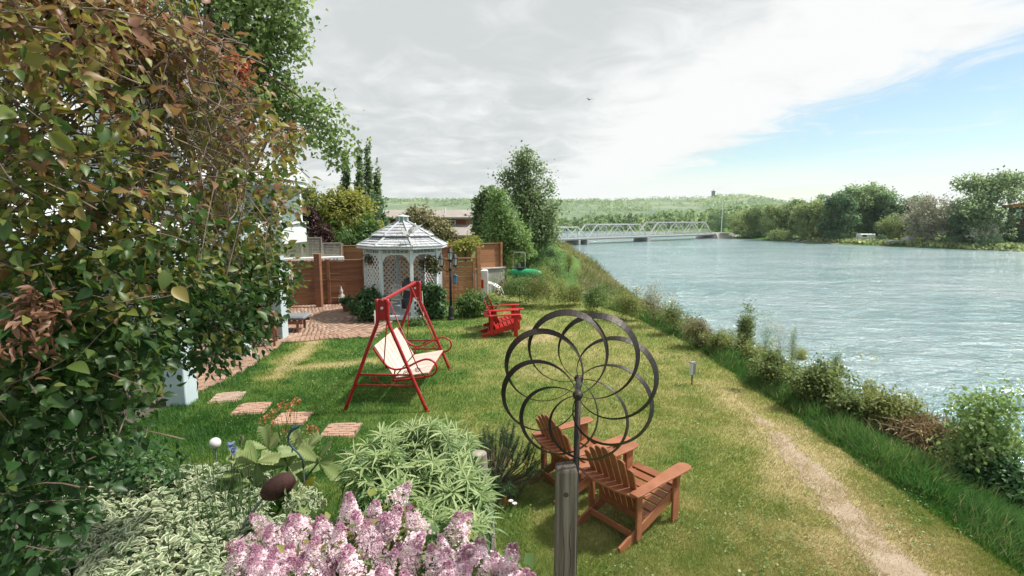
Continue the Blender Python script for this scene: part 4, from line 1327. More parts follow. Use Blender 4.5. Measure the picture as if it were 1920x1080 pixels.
MB().prism([(-.08, 0), (.08, 0), (0, .06)], .14, Matrix.Translation((0, 0, .12)) @ Matrix.Rotation(R(90), 4, 'X')).build('roof', m_bluebox, o)
MB().box((0, -.055, -.03), (.06, .012, .1)).build('front_slot', m_dk, o)

# ------------------------------------------------------------------ things stored beyond the red chairs
m_red = mat('red_paint', (.42, .018, .016), (.34, .014, .014), 5, .42, .12, 50, vary=.06)
p = on(905, 560)
o = thing('storage_cabinet', 'white cabinet with a dark window and a red crate front', 'cabinet', (p.x, p.y, p.z), R(6))
zt = P(905, 506, p.y).z - p.z
MB().box((0, 0, zt / 2), (.42, .36, zt)).build('body', m_white, o, bevel=.02)
MB().box((-.12, -.19, zt - .18), (.15, .03, .18)).build('dark_window', m_dk, o, bevel=.006)
MB().box((-.08, -.20, zt - .52), (.22, .05, .34)).build('red_crate', m_red, o, bevel=.01)
MB().box((-.1, -.01, zt + .03), (.2, .1, .06)).build('handle', m_dk, o, bevel=.01)
p = P(930, 527, p.y + .1)
o = thing('plastic_lounger', 'white plastic lounge chair leaning folded beside the cabinet', 'chair', (p.x, p.y, gz1(p.x, p.y)), R(-10))
for y in (-.2, .2):
    MB().tube([(-.35, y, .62), (-.1, y, .56), (.15, y, .42), (.28, y, .1), (.3, y, 0)], .025, 6).build('frame', m_white, o, smooth=True)
    MB().tube([(-.3, y, .6), (-.3, y, 0)], .022, 6).build('leg', m_white, o, smooth=True)
for i in range(6): MB().box((-.32 + i * .09, 0, .62 - i * i * .008), (.06, .38, .02), Matrix.Rotation(R(8 + i * 5), 3, 'Y')).build('slat', m_white, o, bevel=.004)
m_kay = mat('green_plastic', (.01, .36, .16), (.008, .28, .12), 3, .35, .05, 40)
p = on(985, 536); p = P(985, 512, 18.9)
zk = gz1(p.x, 18.9)
o = thing('green_kayak', 'bright green kayak with a black cockpit resting by the riverbank', 'kayak', (p.x, 18.9, max(p.z - .2, zk)), R(-25))
Lk = [(-.62, .02, .10), (-.5, .14, .08), (-.25, .22, .05), (0, .24, .04), (.3, .22, .05), (.55, .13, .08), (.68, .02, .12)]
vs = []; n_ = 12
for x, wd, zb_ in Lk:
    for k in range(n_):
        a = 2 * math.pi * k / n_
        vs.append((x, wd * math.cos(a), .2 + (.17 if math.sin(a) > 0 else .2 - zb_) * math.sin(a) * (wd / .24) ** .5))
fs = [(i * n_ + k, i * n_ + (k + 1) % n_, (i + 1) * n_ + (k + 1) % n_, (i + 1) * n_ + k) for i in range(len(Lk) - 1) for k in range(n_)] + [tuple(range(n_ - 1, -1, -1)), tuple((len(Lk) - 1) * n_ + k for k in range(n_))]
MB().add(vs, fs).build('hull', m_kay, o, smooth=True)
MB().lathe([(.19, .33), (.2, .40), (.17, .41), (.14, .36)], 14, (-.16, 0, 0)).build('cockpit_rim', m_black, o)
MB().box((-.26, 0, .45), (.06, .26, .2), Matrix.Rotation(R(-12), 3, 'Y')).build('seat_back', m_black, o, bevel=.02)
for x in (-.4, .4): MB().box((x, 0, .03), (.08, .5, .08)).build('cradle', m_dkwood, o)
h0 = P(962, 500, 20.2)
o = thing('metal_hoop', 'thin grey metal hoop frame standing behind the green kayak', 'frame', (h0.x, 20.2, gz1(h0.x, 20.2)))
zt = P(972, 473, 20.2).z - o.location.z
MB().tube([(0, 0, 0), (0, 0, zt - .08), (.06, 0, zt), (.42, 0, zt), (.48, 0, zt - .08), (.48, 0, 0)], .016, 6).build('hoop', m_conc, o, smooth=True)
MB().tube([(0, 0, .5), (.48, 0, .5)], .012, 6).build('crossbar', m_conc, o)

# brick house beyond the fence
m_hbrick = mat('house_brick', (.30, .115, .07), (.24, .09, .055), 2, .85, .2, 20, stretch=(1, 1, 4))
m_roof = mat('grey_roofing', (.30, .275, .25), (.23, .21, .19), 1.5, .9, .3, 12, stretch=(1, 1, 3))
a_ = P(700, 411, 40); b_ = P(880, 411, 40)
o = thing('brick_house', 'red brick house with a long grey roof behind the gazebo', 'house', (a_.x, 40, 0))
Lh = b_.x - a_.x; zr = a_.z; zt = P(800, 393, 43).z
MB().box((Lh / 2, 3.2, zr / 2), (Lh - .6, 6, zr)).build('wall', m_hbrick, o)
rf = MB().prism([(-3.6, 0), (3.6, 0), (3.7, .15), (0, zt - zr), (-3.7, .15)], Lh + .6, Matrix.Translation((Lh / 2, 3.2, zr)) @ Matrix.Rotation(R(90), 4, 'Z') @ Matrix.Rotation(R(90), 4, 'X')).build('roof', m_roof, o)
MB().tube([(Lh * .72, 1.6, zr + .2), (Lh * .72, 1.6, zt + .12)], .07, 8).build('vent_pipe', m_white, rf)
for (pa, pb, ta, tb) in ((798, 818, 414, 427), (838, 854, 413, 425)):
    w0 = P(pa, tb, 40); w1 = P(pb, ta, 40)
    wf = MB().box(((w0.x + w1.x) / 2 - a_.x, .17, (w0.z + w1.z) / 2), (w1.x - w0.x, .12, w1.z - w0.z)).build('window', m_wframe, o)
    MB().box(((w0.x + w1.x) / 2 - a_.x, .11, (w0.z + w1.z) / 2), (w1.x - w0.x - .18, .06, w1.z - w0.z - .18)).build('pane', m_dglass, wf)
l0 = P(846, 441, 37.5); l1 = P(882, 425, 37.5)
MB().prism([(0, 0), (2.6, .75), (2.6, .62), (0, -.12)], l1.x - l0.x + .5, Matrix.Translation(((l0.x + l1.x) / 2 - a_.x, -2.5, l0.z)) @ Matrix.Rotation(R(90), 4, 'Z') @ Matrix.Rotation(R(90), 4, 'X')).build('porch_roof', m_roof, o)
MB().box(((l0.x + l1.x) / 2 - a_.x, -1.2, l0.z / 2 - .1), (l1.x - l0.x, 2.2, l0.z - .2)).build('porch_wall', m_hbrick, o)

# utility pole far beyond
pu = P(666, 360, 45)
o = thing('utility_pole', 'thin grey utility pole between the poplars', 'pole', (pu.x, 45, 0))
MB().lathe([(.12, 0), (.08, P(666, 338, 45).z)], 8).build('shaft', m_bark_pale, o)
MB().box((0, 0, P(666, 343, 45).z), (1.0, .1, .1)).build('crossarm', m_bark_pale, o)
# ================================================================== GARDEN FURNITURE
m_cedar = mat('brown_stained_wood', (.325, .130, .064), (.26, .098, .047), 5, .5, .22, 45, stretch=(1, 1, 1), dirt=(.17, .06, .032), vary=.06)
m_cedar_top = m_cedar
def rounded(w0, w1, L, n=6):
    """board outline along x: width w0 at the start, w1 at the end, with round ends"""
    pts = []
    for i in range(n + 1):
        a = -math.pi / 2 + math.pi * i / n
        pts.append((L - w1 / 2 + w1 / 2 * math.cos(a), w1 / 2 * math.sin(a)))
    for i in range(n + 1):
        a = math.pi / 2 + math.pi * i / n
        pts.append((w0 / 3 + w0 / 3 * math.cos(a), w0 / 2 * math.sin(a)))
    return pts
def adirondack(label, loc, rz, m, group, n_back=7, scale=1.0):
    """faces +x"""
    o = thing('adirondack_chair', label, 'chair', loc, rz, group)
    o.scale = (scale,) * 3
    bv = .005
    for s in (-1, 1):
        y = s * .285
        MB().beam((.47, y, .335), (-.50, y, .02), .026, .125, ht1=.10).build('side_rail', m, o, bevel=bv)
        MB().box((.40, s * .312, .285), (.115, .026, .57)).build('front_leg', m, o, bevel=bv)
        MB().beam((-.235, s * .312, .055), (-.245, s * .312, .585), .085, .026, (0, 1, 0)).build('rear_upright', m, o, bevel=bv)
        arm = [(-.38, -.05), (-.30, -.062), (-.05, -.058), (.2, -.075), (.42, -.085), (.50, -.08), (.545, -.05), (.555, 0), (.545, .05), (.50, .075), (.3, .07), (.0, .055), (-.3, .055), (-.38, .045)]
        arm = [(x, yy * (1 if s > 0 else -1)) for x, yy in arm]
        if s < 0: arm = arm[::-1]
        MB().prism(arm, .024, Matrix.Translation((0, s * .345, .596)) @ Matrix.Rotation(R(-1.5), 4, 'Y')).build('arm', m, o, bevel=bv)
        MB().prism([(0, 0), (.09, 0), (.09, -.03), (.0, -.16)], .026, Matrix.Translation((.34, s * .345, .578)) @ Matrix.Rotation(R(90), 4, 'X') @ Matrix.Rotation(R(0), 4, 'Y')).build('arm_bracket', m, o, bevel=.003)
    # seat boards
    ns = 6
    for i in range(ns):
        t_ = i / (ns - 1)
        x = .455 - t_ * .52; z = .40 - t_ * .172
        if i == 0: x, z = .465, .395
        MB().box((x, 0, z), (.088, .57, .022), Matrix.Rotation(R(-18), 3, 'Y')).build('seat_slat', m, o, bevel=.004)
    MB().beam((.50, -.285, .31), (.50, .285, .31), .022, .10).build('front_apron', m, o, bevel=.004)
    # fanned back
    for i in range(n_back):
        f = (i - (n_back - 1) / 2)
        wb, wt = .066, .083
        y0, y1 = f * .072, f * .094
        top = .98 - abs(f) ** 1.8 * .021
        z0 = .16
        lean = -.40
        def bpt(z): return -.10 + lean * (z - .16)
        p0 = Vector((bpt(z0), y0, z0)); p1 = Vector((bpt(top), y1, top))
        d = (p1 - p0); L = d.length; d.normalize()
        nrm = Vector((1, 0, -lean)).normalized(); sx = nrm.cross(d).normalized(); nrm = d.cross(sx)
        M = Matrix((( d.x, sx.x, nrm.x, p0.x), (d.y, sx.y, nrm.y, p0.y), (d.z, sx.z, nrm.z, p0.z), (0, 0, 0, 1)))
        out_ = [(0, -wb / 2), (L - .03, -wt / 2), (L - .008, -wt * .33), (L, 0), (L - .008, wt * .33), (L - .03, wt / 2), (0, wb / 2)]
        MB().prism(out_, .02, M).build('back_slat', m, o, bevel=.003)
    # board that joins the arms behind the back, lower back brace, stretcher
    MB().prism([(-.40, -.345), (-.30, -.41), (-.215, -.41), (-.235, -.3), (-.275, 0), (-.235, .3), (-.215, .41), (-.30, .41), (-.40, .345), (-.45, .15), (-.455, 0), (-.45, -.15)], .024, Matrix.Translation((.02, 0, .571))).build('back_arm_board', m, o, bevel=bv)
    MB().beam((-.135, -.29, .24), (-.135, .29, .24), .024, .11).build('lower_back_brace', m, o, bevel=.004)
    MB().beam((-.30, -.27, .115), (-.30, .27, .115), .024, .07).build('stretcher', m, o, bevel=.004)
    return o
def chair_at(label, rr, fr_, m, group, scale=1.0):
    """put the right rear rail tip at rr, pointing to the right front leg at fr_"""
    d = Vector((fr_.x - rr.x, fr_.y - rr.y, 0)); a = math.atan2(d.y, d.x)
    c_ = Vector((rr.x, rr.y, 0)) - Matrix.Rotation(a, 3, 'Z') @ Vector((-.50, -.30, 0)) * scale
    return adirondack(label, (c_.x, c_.y, gz1(c_.x, c_.y)), a, m, group, scale=scale)
chair_at('brown wooden garden chair closest to the grey post, seen from behind', on(1163, 1040), on(1250, 985), m_cedar, 'brown chairs by the spinner', .95)
chair_at('brown wooden garden chair partly hidden behind the wind spinner beside the small pine', Vector((.47, 5.10, 0)), Vector((1.30, 5.60, 0)), m_cedar, 'brown chairs by the spinner', .95)
r1 = adirondack('bright red garden chair nearer to the lawn, facing the river', (-.33, 13.35, gz1(-.3, 13.3)), R(6), m_red, 'red chairs facing the river')
dup(r1, (-.28, 14.2, gz1(-.3, 14.2)), R(10), 'bright red garden chair beyond its twin, showing only its back and arms')

# ------------------------------------------------------------------ garden swing
m_rtube = mat('red_metal', (.36, .016, .02), (.29, .013, .017), 6, .38, .08, 50, vary=.03)
m_slat = mat('whitewashed_slat', (.61, .515, .455), (.50, .41, .36), 4, .7, .25, 40, stretch=(.6, .6, 4), dirt=(.44, .36, .30), vary=.07)
sw = thing('garden_swing', 'red metal garden swing with a whitewashed slatted bench on the lawn', 'swing', (-2.02, 9.05, gz1(-2, 9)), R(-2))
ZA = 1.86
def ends(y):
    for s in (-1, 1):
        MB().tube(curve([(s * .085, y, ZA), (s * .085, y, 1.55), (s * .10, y, 1.44), (s * .15, y, 1.32), (s * .415, y, .66), (s * .68, y, 0)]), .030, 8).build('leg', m_rtube, sw, smooth=True)
        MB().lathe([(.036, 0), (.036, .05), (.03, .06)], 8, (s * .68, y, -.02)).build('foot', m_rtube, sw)
    MB().box((0, y, 1.69), (.12, .036, .34)).build('head_plate', m_rtube, sw, bevel=.006)
    MB().lathe([(.022, -.03), (.022, .03)], 8, (0, y - .01, 1.72), (0, 1, 0)).build('bolt', m_flash, sw)
    for z in (.44, .62):
        hw = .15 + (.68 - .15) * (1.32 - z) / 1.32
        MB().tube([(-hw, y, z), (hw, y, z)], .016, 6).build('crossbar', m_rtube, sw, smooth=True)
    m_ = MB()
    for s in (-1, 1):
        pts = []
        for k in range(22):
            a = k / 21 * 2.1 * 2 * math.pi; r_ = .055 * (1 - k / 26)
            pts.append((s * (.17 + r_ * math.cos(a)), y, .535 + r_ * math.sin(a)))
        m_.tube(pts, .006, 5)
        m_.tube([(s * .20, y, .61), (s * .03, y, .45)], .006, 5)
        m_.tube([(s * .20, y, .61), (s * .36, y, .45)], .006, 5)
    m_.build('scrollwork', m_rtube, sw, smooth=True)
YA, YB = -1.12, 1.22
ends(YA); ends(YB)
MB().beam((0, YA - .03, ZA - .03), (0, YB + .03, ZA - .03), .05, .05).build('top_bar', m_rtube, sw, bevel=.01)
by0, by1 = -.70, .78
bx0, bx1 = .05, .62        # seat back and front
def seat_pt(f): return Vector((bx0 + (bx1 - bx0) * f, 0, .43 + .10 * f - .05 * math.sin(math.pi * f)))
nsl = 8
for i in range(nsl):
    y = by0 + (by1 - by0) * (i + .5) / nsl; wd = (by1 - by0) / nsl - .014
    MB().beam(seat_pt(0) + Vector((0, y, 0)), seat_pt(1) + Vector((0, y, 0)), wd, .02).build('seat_slat', m_slat, sw, bevel=.004)
    MB().beam(Vector((bx0 - .02, y, .45)), Vector((bx0 - .34, y, .99)), wd, .02, (1, 0, 0)).build('back_slat', m_slat, sw, bevel=.004)
for x, z in ((bx0 - .01, .40), (bx1, .51)): MB().tube([(x, by0 - .03, z), (x, by1 + .03, z)], .016, 6).build('seat_tube', m_rtube, sw, smooth=True)
MB().tube([(bx0 - .20, by0 - .02, .74), (bx0 - .20, by1 + .02, .74)], .014, 6).build('back_tube', m_rtube, sw, smooth=True)
for y in (by0 - .05, by1 + .05):
    MB().tube(curve([(bx0 - .34, y, .98), (bx0 - .30, y, .90), (bx0 - .16, y, .70), (bx0, y, .60), (bx0 + .2, y, .63), (bx0 + .42, y, .74), (bx0 + .58, y, .78), (bx0 + .70, y, .72), (bx0 + .73, y, .62), (bx0 + .68, y, .53), (bx0 + .56, y, .48), (bx0, y, .40)]), .018, 7).build('armrest', m_rtube, sw, smooth=True)
    MB().tube([(bx0 + .02, y, .60), (bx0 - .01, y, .41)], .014, 6).build('arm_strut', m_rtube, sw, smooth=True)
    m_ = MB()
    for s in (0, 1):
        pts = []
        for k in range(18):
            a = k / 17 * 1.7 * 2 * math.pi; r_ = .05 * (1 - k / 22)
            pts.append((bx0 + .2 + s * .2 + r_ * math.cos(a), y, .53 + s * .06 + r_ * math.sin(a)))
        m_.tube(pts, .006, 5)
    m_.build('arm_scroll', m_rtube, sw, smooth=True)
    ye = y - .02 if y < 0 else y + .02
    MB().tube([(.0, ye, ZA - .06), (bx0 + .42, ye, .62), (bx0 + .54, ye, .48)], .010, 6).build('hanger', m_rtube, sw, smooth=True)
    MB().tube([(.0, ye, ZA - .06), (bx0 - .16, ye, .72)], .010, 6).build('hanger', m_rtube, sw, smooth=True)

# ------------------------------------------------------------------ wind spinner on its pole
m_spin = mat('dark_bronze', (.018, .016, .015), (.035, .028, .025), 10, .5, .15, 80, metal=.4, dirt=(.09, .06, .045), vary=.04)
YS = 1.96
hubf = P(1090, 741, YS); hubr = P(1090, 710, YS + .19)
sp_ = thing('wind_spinner', 'dark metal flower shaped wind spinner of eight looped ribbons on a pole', 'wind spinner', (hubf.x, YS + .1, 0), -math.atan2(hubf.x, YS))
zf = hubf.z - .0
MB().tube([(-.012, .0, -.1), (-.006, 0, zf * .5), (0, 0, zf - .02)], .0135, 10).build('pole', m_spin, sp_, smooth=True)
MB().lathe([(.012, -.14), (.012, .12)], 8, (0, 0, zf + .004), (0, 1, .0)).build('axle', m_spin, sp_)
hub_f = MB().lathe([(.004, -.026), (.017, -.019), (.022, 0), (.017, .019), (.004, .026)], 14, (0, -.10, zf), (0, 1, 0)).build('front_hub', m_spin, sp_, smooth=True)
MB().lathe([(.004, -.022), (.014, -.016), (.019, 0), (.014, .016), (.004, .022)], 14, (0, .10, zf + .004), (0, 1, 0)).build('rear_hub', m_spin, sp_, smooth=True)
# eight looped ribbons, each leaving the front hub and coming back to the rear hub
for k in range(8):
    th = R(62 - 45 * k)
    rad = Vector((math.cos(th), 0, math.sin(th)))
    cw = Vector((math.sin(th), 0, -math.cos(th)))
    N = 48; RL = .163; pts = []
    for i in range(N + 1):
        f = i / N; a = 2 * math.pi * f
        s_ = math.sin(math.pi * f)
        c_ = Vector((0, 0, zf)) + rad * RL
        p = c_ - rad * (RL * math.cos(a)) + cw * (RL * 1.0 * math.sin(a))
        p.y = -.10 + .20 * (f + .10 * math.sin(a))
        pts.append((p, s_, (p - Vector((0, p.y, 0)) - c_).normalized()))
    vs = []; fs = []
    for i, (p, s_, e) in enumerate(pts):
        d = (pts[min(i + 1, N)][0] - pts[max(i - 1, 0)][0]).normalized()
        wd = .0024 + .0325 * s_ ** 1.7
        wdir = (Vector((0, 1, 0)) * .78 + e * (.60 + .22 * math.cos(math.pi * i / N)))
        wdir = (wdir - d * wdir.dot(d)).normalized()
        th_ = d.cross(wdir).normalized() * .0010
        for q in (p - wdir * wd / 2 - th_, p + wdir * wd / 2 - th_, p + wdir * wd / 2 + th_, p - wdir * wd / 2 + th_): vs.append(q)
    for i in range(N):
        for j2 in range(4):
            q2 = (j2 + 1) % 4
            fs.append((i * 4 + j2, i * 4 + q2, (i + 1) * 4 + q2, (i + 1) * 4 + j2))
    MB().add(vs, fs).build('ribbon_loop', m_spin, sp_, smooth=False)
# weathered timber post
m_post = mat('weathered_timber', (.27, .235, .20), (.10, .083, .07), 13, .92, 1.0, 60, stretch=(3, 3, .10), dirt=(.09, .075, .065))
pt0 = P(1061, 868, 2.05)
o = thing('timber_post', 'weathered grey square timber post in front of the spinner pole', 'post', (pt0.x, 2.03, 0))
m_ = MB()
hw = .043
zt = pt0.z
prof = [(0, hw), (zt * .5, hw), (zt - .012, hw), (zt, hw * .86)]
vs = []
for z, h_ in prof:
    for sx, sy in ((-1, -1), (1, -1), (1, 1), (-1, 1)): vs.append((sx * h_ - .004 * (1 - z / zt), sy * h_, z + (.004 * sx if z == zt else 0)))
fs = [(i * 4 + k, i * 4 + (k + 1) % 4, (i + 1) * 4 + (k + 1) % 4, (i + 1) * 4 + k) for i in range(3) for k in range(4)] + [(12, 13, 14, 15), (3, 2, 1, 0)]
m_.add(vs, fs).build('shaft', m_post, o, bevel=.004)
m_crack = mat('dark_crack', (.06, .05, .045), None, 5, .95, 0)
for x, z0, z1 in ((-.012, zt - .75, zt - .16), (.016, zt - .5, zt - .22), (.006, .6, zt - .8)):
    vs = []; n_ = 9
    for i in range(n_):
        f = i / (n_ - 1); z = z0 + (z1 - z0) * f; wv = .004 * math.sin(f * 9 + x * 300); hwid = .0016 * math.sin(math.pi * f) + .0002
        vs += [(x + wv - hwid, -hw - .0012, z), (x + wv + hwid, -hw - .0012, z)]
    MB().add(vs, [(2 * i, 2 * i + 1, 2 * i + 3, 2 * i + 2) for i in range(n_ - 1)]).build('crack', m_crack, o)
MB().lathe([(.011, 0), (.008, .003), (.002, .0035)], 10, (-.004, -hw - .001, zt - .11), (0, -1, 0)).build('knot', m_crack, o)
MB().box((hw - .008, -hw - .004, zt - .52), (.05, .004, .02)).build('strap', m_dk, o)

# ------------------------------------------------------------------ small things in the lawn and beds
p = on(1297, 722)
o = thing('lawn_marker', 'slim black and white reflector marker on a stake in the lawn', 'marker', p, R(25))
zt = P(1297, 680, p.y).z - p.z
MB().tube([(0, 0, -.05), (0, 0, zt * .5)], .012, 6).build('stake', m_dkwood, o)
MB().box((0, 0, zt * .74), (.10, .07, zt * .54)).build('housing', m_wht2, o, bevel=.008)
MB().box((.012, -.038, zt * .73), (.05, .012, zt * .47)).build('dark_face', m_dk, o)
MB().box((0, 0, zt * 1.02), (.115, .085, .015)).build('cap', m_dk, o)
m_globe, t, out = new_mat('frosted_globe')
b = t.n('ShaderNodeBsdfPrincipled'); b.inputs[0].default_value = (.62, .64, .62, 1); b.inputs['Roughness'].default_value = .22
b.inputs['Subsurface Weight'].default_value = .2
t.l(b, out)
zg = .42
p = G(403, 831, zg)
o = thing('globe_light', 'round frosted glass globe on a stake in the shaded lawn', 'globe light', (p.x, p.y, 0))
prof = [(.067 * math.sin(math.pi * i / 12) + .001, zg - .067 * math.cos(math.pi * i / 12)) for i in range(13)]
MB().lathe(prof, 20).build('globe', m_globe, o, smooth=True)
MB().tube([(0, 0, -.05), (0, 0, zg - .06)], .008, 6).build('stake', m_dk, o)
MB().lathe([(.03, zg - .075), (.028, zg - .05)], 10).build('collar', m_dk, o)
# driftwood stump
m_drift = mat('driftwood', (.30, .26, .23), (.16, .135, .12), 9, .9, .7, 30, stretch=(2, 2, .4))
p0 = P(898, 850, 4.4); p1 = P(905, 975, 4.4)
o = thing('driftwood_stump', 'grey cut log standing upright beside the narrow leaved plants', 'log', (p1.x, 4.4, 0))
MB().tube([(.03, 0, 0), (.01, 0, p0.z * .5), (-.02, 0, p0.z * .8), (p0.x - p1.x, 0, p0.z)], [.10, .085, .075, .072], 10).build('log', m_drift, o, smooth=False)
MB().lathe([(.066, 0), (.06, .006)], 10, (p0.x - p1.x, 0, p0.z + .001)).build('cut_end', m_bark_pale, o)
# dark red bowl-like ornament tilted among the plants
m_maroon = mat('maroon_glaze', (.055, .016, .012), (.03, .010, .008), 40, .6, .8, 140)
p = P(522, 912, 4.15)
o = thing('maroon_ornament', 'dark maroon oval ornament leaning among the big leaves and lilac', 'ornament', (p.x, 4.15, p.z), 0)
prof = [(.004, -.16), (.05, -.145), (.085, -.09), (.10, 0), (.088, .08), (.055, .135), (.004, .155)]
MB().lathe(prof, 18, (0, 0, 0), (.85, .15, .5)).build('body', m_maroon, o, smooth=True)
MB().tube([(-.11, 0, -.07), (-.3, -.05, -.32), (-.42, -.05, -p.z)], .012, 6).build('stem', m_dk, o)
# metal heron ornament
m_heron = mat('patina_metal', (.07, .17, .19), (.10, .12, .11), 16, .4, .2, 60, metal=.5, dirt=(.02, .10, .16))
pts = [P(px, py, 4.75) for px, py in ((569, 878), (568, 862), (560, 850), (549, 840), (541, 829), (540, 818), (545, 808), (553, 802))]
o = thing('metal_heron', 'blue green metal bird ornament with a curved neck above the big leaves', 'ornament', (pts[0].x, 4.75, 0))
bs = Vector((pts[0].x, 4.75, 0))
MB().tube([(0, 0, 0), tuple(pts[0] - bs)], .006, 6).build('stake', m_dk, o)
MB().tube([p - bs for p in pts], [.012, .011, .010, .010, .010, .012, .017, .013], 8).build('neck', m_heron, o, smooth=True)
MB().lathe([(.004, -.05), (.02, -.025), (.024, 0), (.014, .03), (.006, .06), (.001, .10)], 10, pts[-1] - bs + Vector((.0, 0, .0)), (.8, 0, .35)).build('head', m_heron, o, smooth=True)
# stakes in the bank
for px, py, ty, lab in ((735 + 260, 560, 517, 'pale garden stake among the yellow shrubs under the green kayak'), (982, 552, 522, 'thin pale stake farthest back in the yellow shrubs'), (1040, 575, 549, 'short pale stake at the front of the yellow shrubs'), (938, 545, 512, 'pale stake leaning beside the plastic lounge chair')):
    p = on(px, py); o = thing('garden_stake', lab, 'stake', p, 0, 'stakes among the shrubs')
    zt = P(px, ty, p.y).z - p.z
    MB().beam((0, 0, -.1), (random.uniform(-.04, .04), 0, zt), .022, .022).build('shaft', m_picket, o)
    MB().beam((0, 0, zt), (0, 0, zt + .03), .022, .022, wd1=.004, ht1=.004).build('tip', m_picket, o)
# pole leaning on the vine hedge
p = on(812, 590); o = thing('white_cane', 'thin white cane leaning on the vine hedge below the gazebo', 'cane', (p.x, 14.6, 0))
MB().tube([(0, 0, 0), (-.06, .05, 1.0)], .01, 6).build('shaft', m_white, o)
MB().lathe([(.013, 0), (.014, .05)], 6, (0, 0, 0)).build('ferrule', m_dk, o)
# weathered beam end poking out of the big shrub
p = P(235, 386, 3.4)
o = thing('old_timber', 'weathered grey timber end sticking out of the bronze leaved tree', 'timber', p)
MB().beam((.10, -.05, .05), (-1.6, .5, -.55), .07, .06).build('beam', m_drift, o, bevel=.006)
MB().lathe([(.012, -.02), (.012, .02)], 6, (-.2, .06, .03)).build('bolt', m_dk, o)
# ================================================================== PLANTS
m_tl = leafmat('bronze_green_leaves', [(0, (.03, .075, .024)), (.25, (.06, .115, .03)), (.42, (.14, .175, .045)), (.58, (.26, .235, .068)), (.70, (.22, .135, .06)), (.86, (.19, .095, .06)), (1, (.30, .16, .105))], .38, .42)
m_mid = leafmat('mid_green_leaves', [(0, (.055, .115, .036)), (.5, (.135, .215, .068)), (1, (.26, .33, .12))], .38)
m_mid_warm = leafmat('warm_green_leaves', [(0, (.09, .125, .04)), (.5, (.22, .255, .085)), (1, (.40, .40, .17))], .45)
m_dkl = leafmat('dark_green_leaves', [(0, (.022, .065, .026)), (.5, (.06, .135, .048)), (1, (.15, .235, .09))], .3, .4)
m_yel = leafmat('yellow_green_leaves', [(0, (.13, .16, .035)), (.5, (.31, .32, .085)), (1, (.48, .45, .15))], .4)
m_red = m_red
m_purple = leafmat('purple_leaves', [(0, (.025, .012, .014)), (.6, (.07, .03, .03)), (1, (.14, .07, .05))], .25)
m_cream = leafmat('cream_leaves', [(0, (.07, .09, .03)), (.4, (.19, .19, .08)), (.7, (.36, .32, .2)), (1, (.5, .44, .3))], .3)
m_pop = leafmat('poplar_leaves', [(0, (.08, .13, .062)), (.5, (.17, .235, .11)), (1, (.29, .35, .17))], .5)
m_fresh = leafmat('fresh_leaves', [(0, (.09, .16, .06)), (.5, (.19, .285, .105)), (1, (.34, .42, .18))], .5)
m_bank = leafmat('bank_leaves', [(0, (.075, .115, .042)), (.45, (.165, .215, .078)), (.8, (.29, .32, .125)), (1, (.42, .40, .2))], .45)
m_straw = leafmat('dry_stems', [(0, (.14, .09, .05)), (.5, (.28, .21, .12)), (1, (.42, .34, .22))], .2)
m_twig = mat('grey_brown_twig', (.20, .15, .12), (.11, .08, .065), 9, .85, .4, 40)

# ------------------------------------------------------------------ the big bronze-leaved tree over the left of the view
base = Vector((-4.6, 3.3, 0))
bt_ = thing('bronze_tree', 'big spreading tree with mixed green, bronze and red leaves beside the house', 'tree', base)
el = []
def E(px, py, Y, rx, rz_, ry=None): el.append((P(px, py, Y) - base, (rx, ry or rx * .8, rz_)))
E(140, 110, 2.9, .80, .62); E(330, 180, 3.3, .52, .45); E(430, 255, 3.7, .42, .38); E(40, 300, 2.4, .60, .50)
E(250, 330, 3.2, .72, .50); E(430, 400, 3.9, .50, .36); E(470, 320, 4.0, .32, .28); E(120, 480, 2.6, .75, .55)
E(300, 520, 3.4, .75, .48); E(440, 545, 4.1, .46, .36); E(425, 632, 4.0, .34, .20); E(345, 660, 3.7, .26, .12); E(480, 640, 4.2, .16, .12); E(480, 490, 4.4, .30, .40)
E(90, 640, 2.5, .60, .45); E(170, 690, 3.0, .42, .32); E(40, 820, 2.2, .40, .40); E(130, 760, 2.7, .46, .36)
E(310, 615, 3.6, .48, .22); E(505, 535, 4.4, .24, .15); E(500, 425, 4.4, .22, .22); E(525, 365, 4.4, .12, .16); E(470, 600, 4.2, .22, .14); E(520, 250, 4.3, .12, .2); E(30, 980, 2.1, .22, .40); E(90, 930, 2.3, .22, .25); E(20, 60, 2.3, .6, .6); E(160, 20, 3.0, .5, .5); E(250, 60, 3.2, .26, .3)
nc = 1700
pos, out, idx, cc = clumps(el, nc, 14, .062, .48)
zz = pos[:, 2] + base.z
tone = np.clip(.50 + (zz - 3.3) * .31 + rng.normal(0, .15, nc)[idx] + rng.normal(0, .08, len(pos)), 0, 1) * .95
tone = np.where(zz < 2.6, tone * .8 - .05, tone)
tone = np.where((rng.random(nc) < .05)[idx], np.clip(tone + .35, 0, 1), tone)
# drop some clumps where the photograph shows sky through bare twigs
wpos = pos + np.array(base)
scx = wpos[:, 0] / wpos[:, 1] * 950
sparse = np.exp(-(((pos[:, 0] - (P(240, 250, 3.3).x - base.x)) / .55) ** 2 + ((pos[:, 2] - P(240, 270, 3.3).z) / .55) ** 2))
keep = rng.random(len(pos)) > sparse * .80
pos, out, tone, zz, idx = pos[keep], out[keep], tone[keep], zz[keep], idx[keep]
yd = unit(pos - cc[idx]) * .9 + rng.normal(size=(len(pos), 3)) * .38 + out * .25 + np.array([0, 0, -.35])
M = frames(yd, unit(out * .5 + np.array([0, 0, .5]) + rng.normal(size=(len(pos), 3)) * .45))
s = rng.uniform(.030, .082, len(pos)) * (.8 + .4 * rng.random(nc))[idx]
sz = np.stack([s * .62, s, s], 1)
wd_ = np.linalg.norm(pos + np.array(base) - np.array([0, 0, CAM_H]), axis=1)
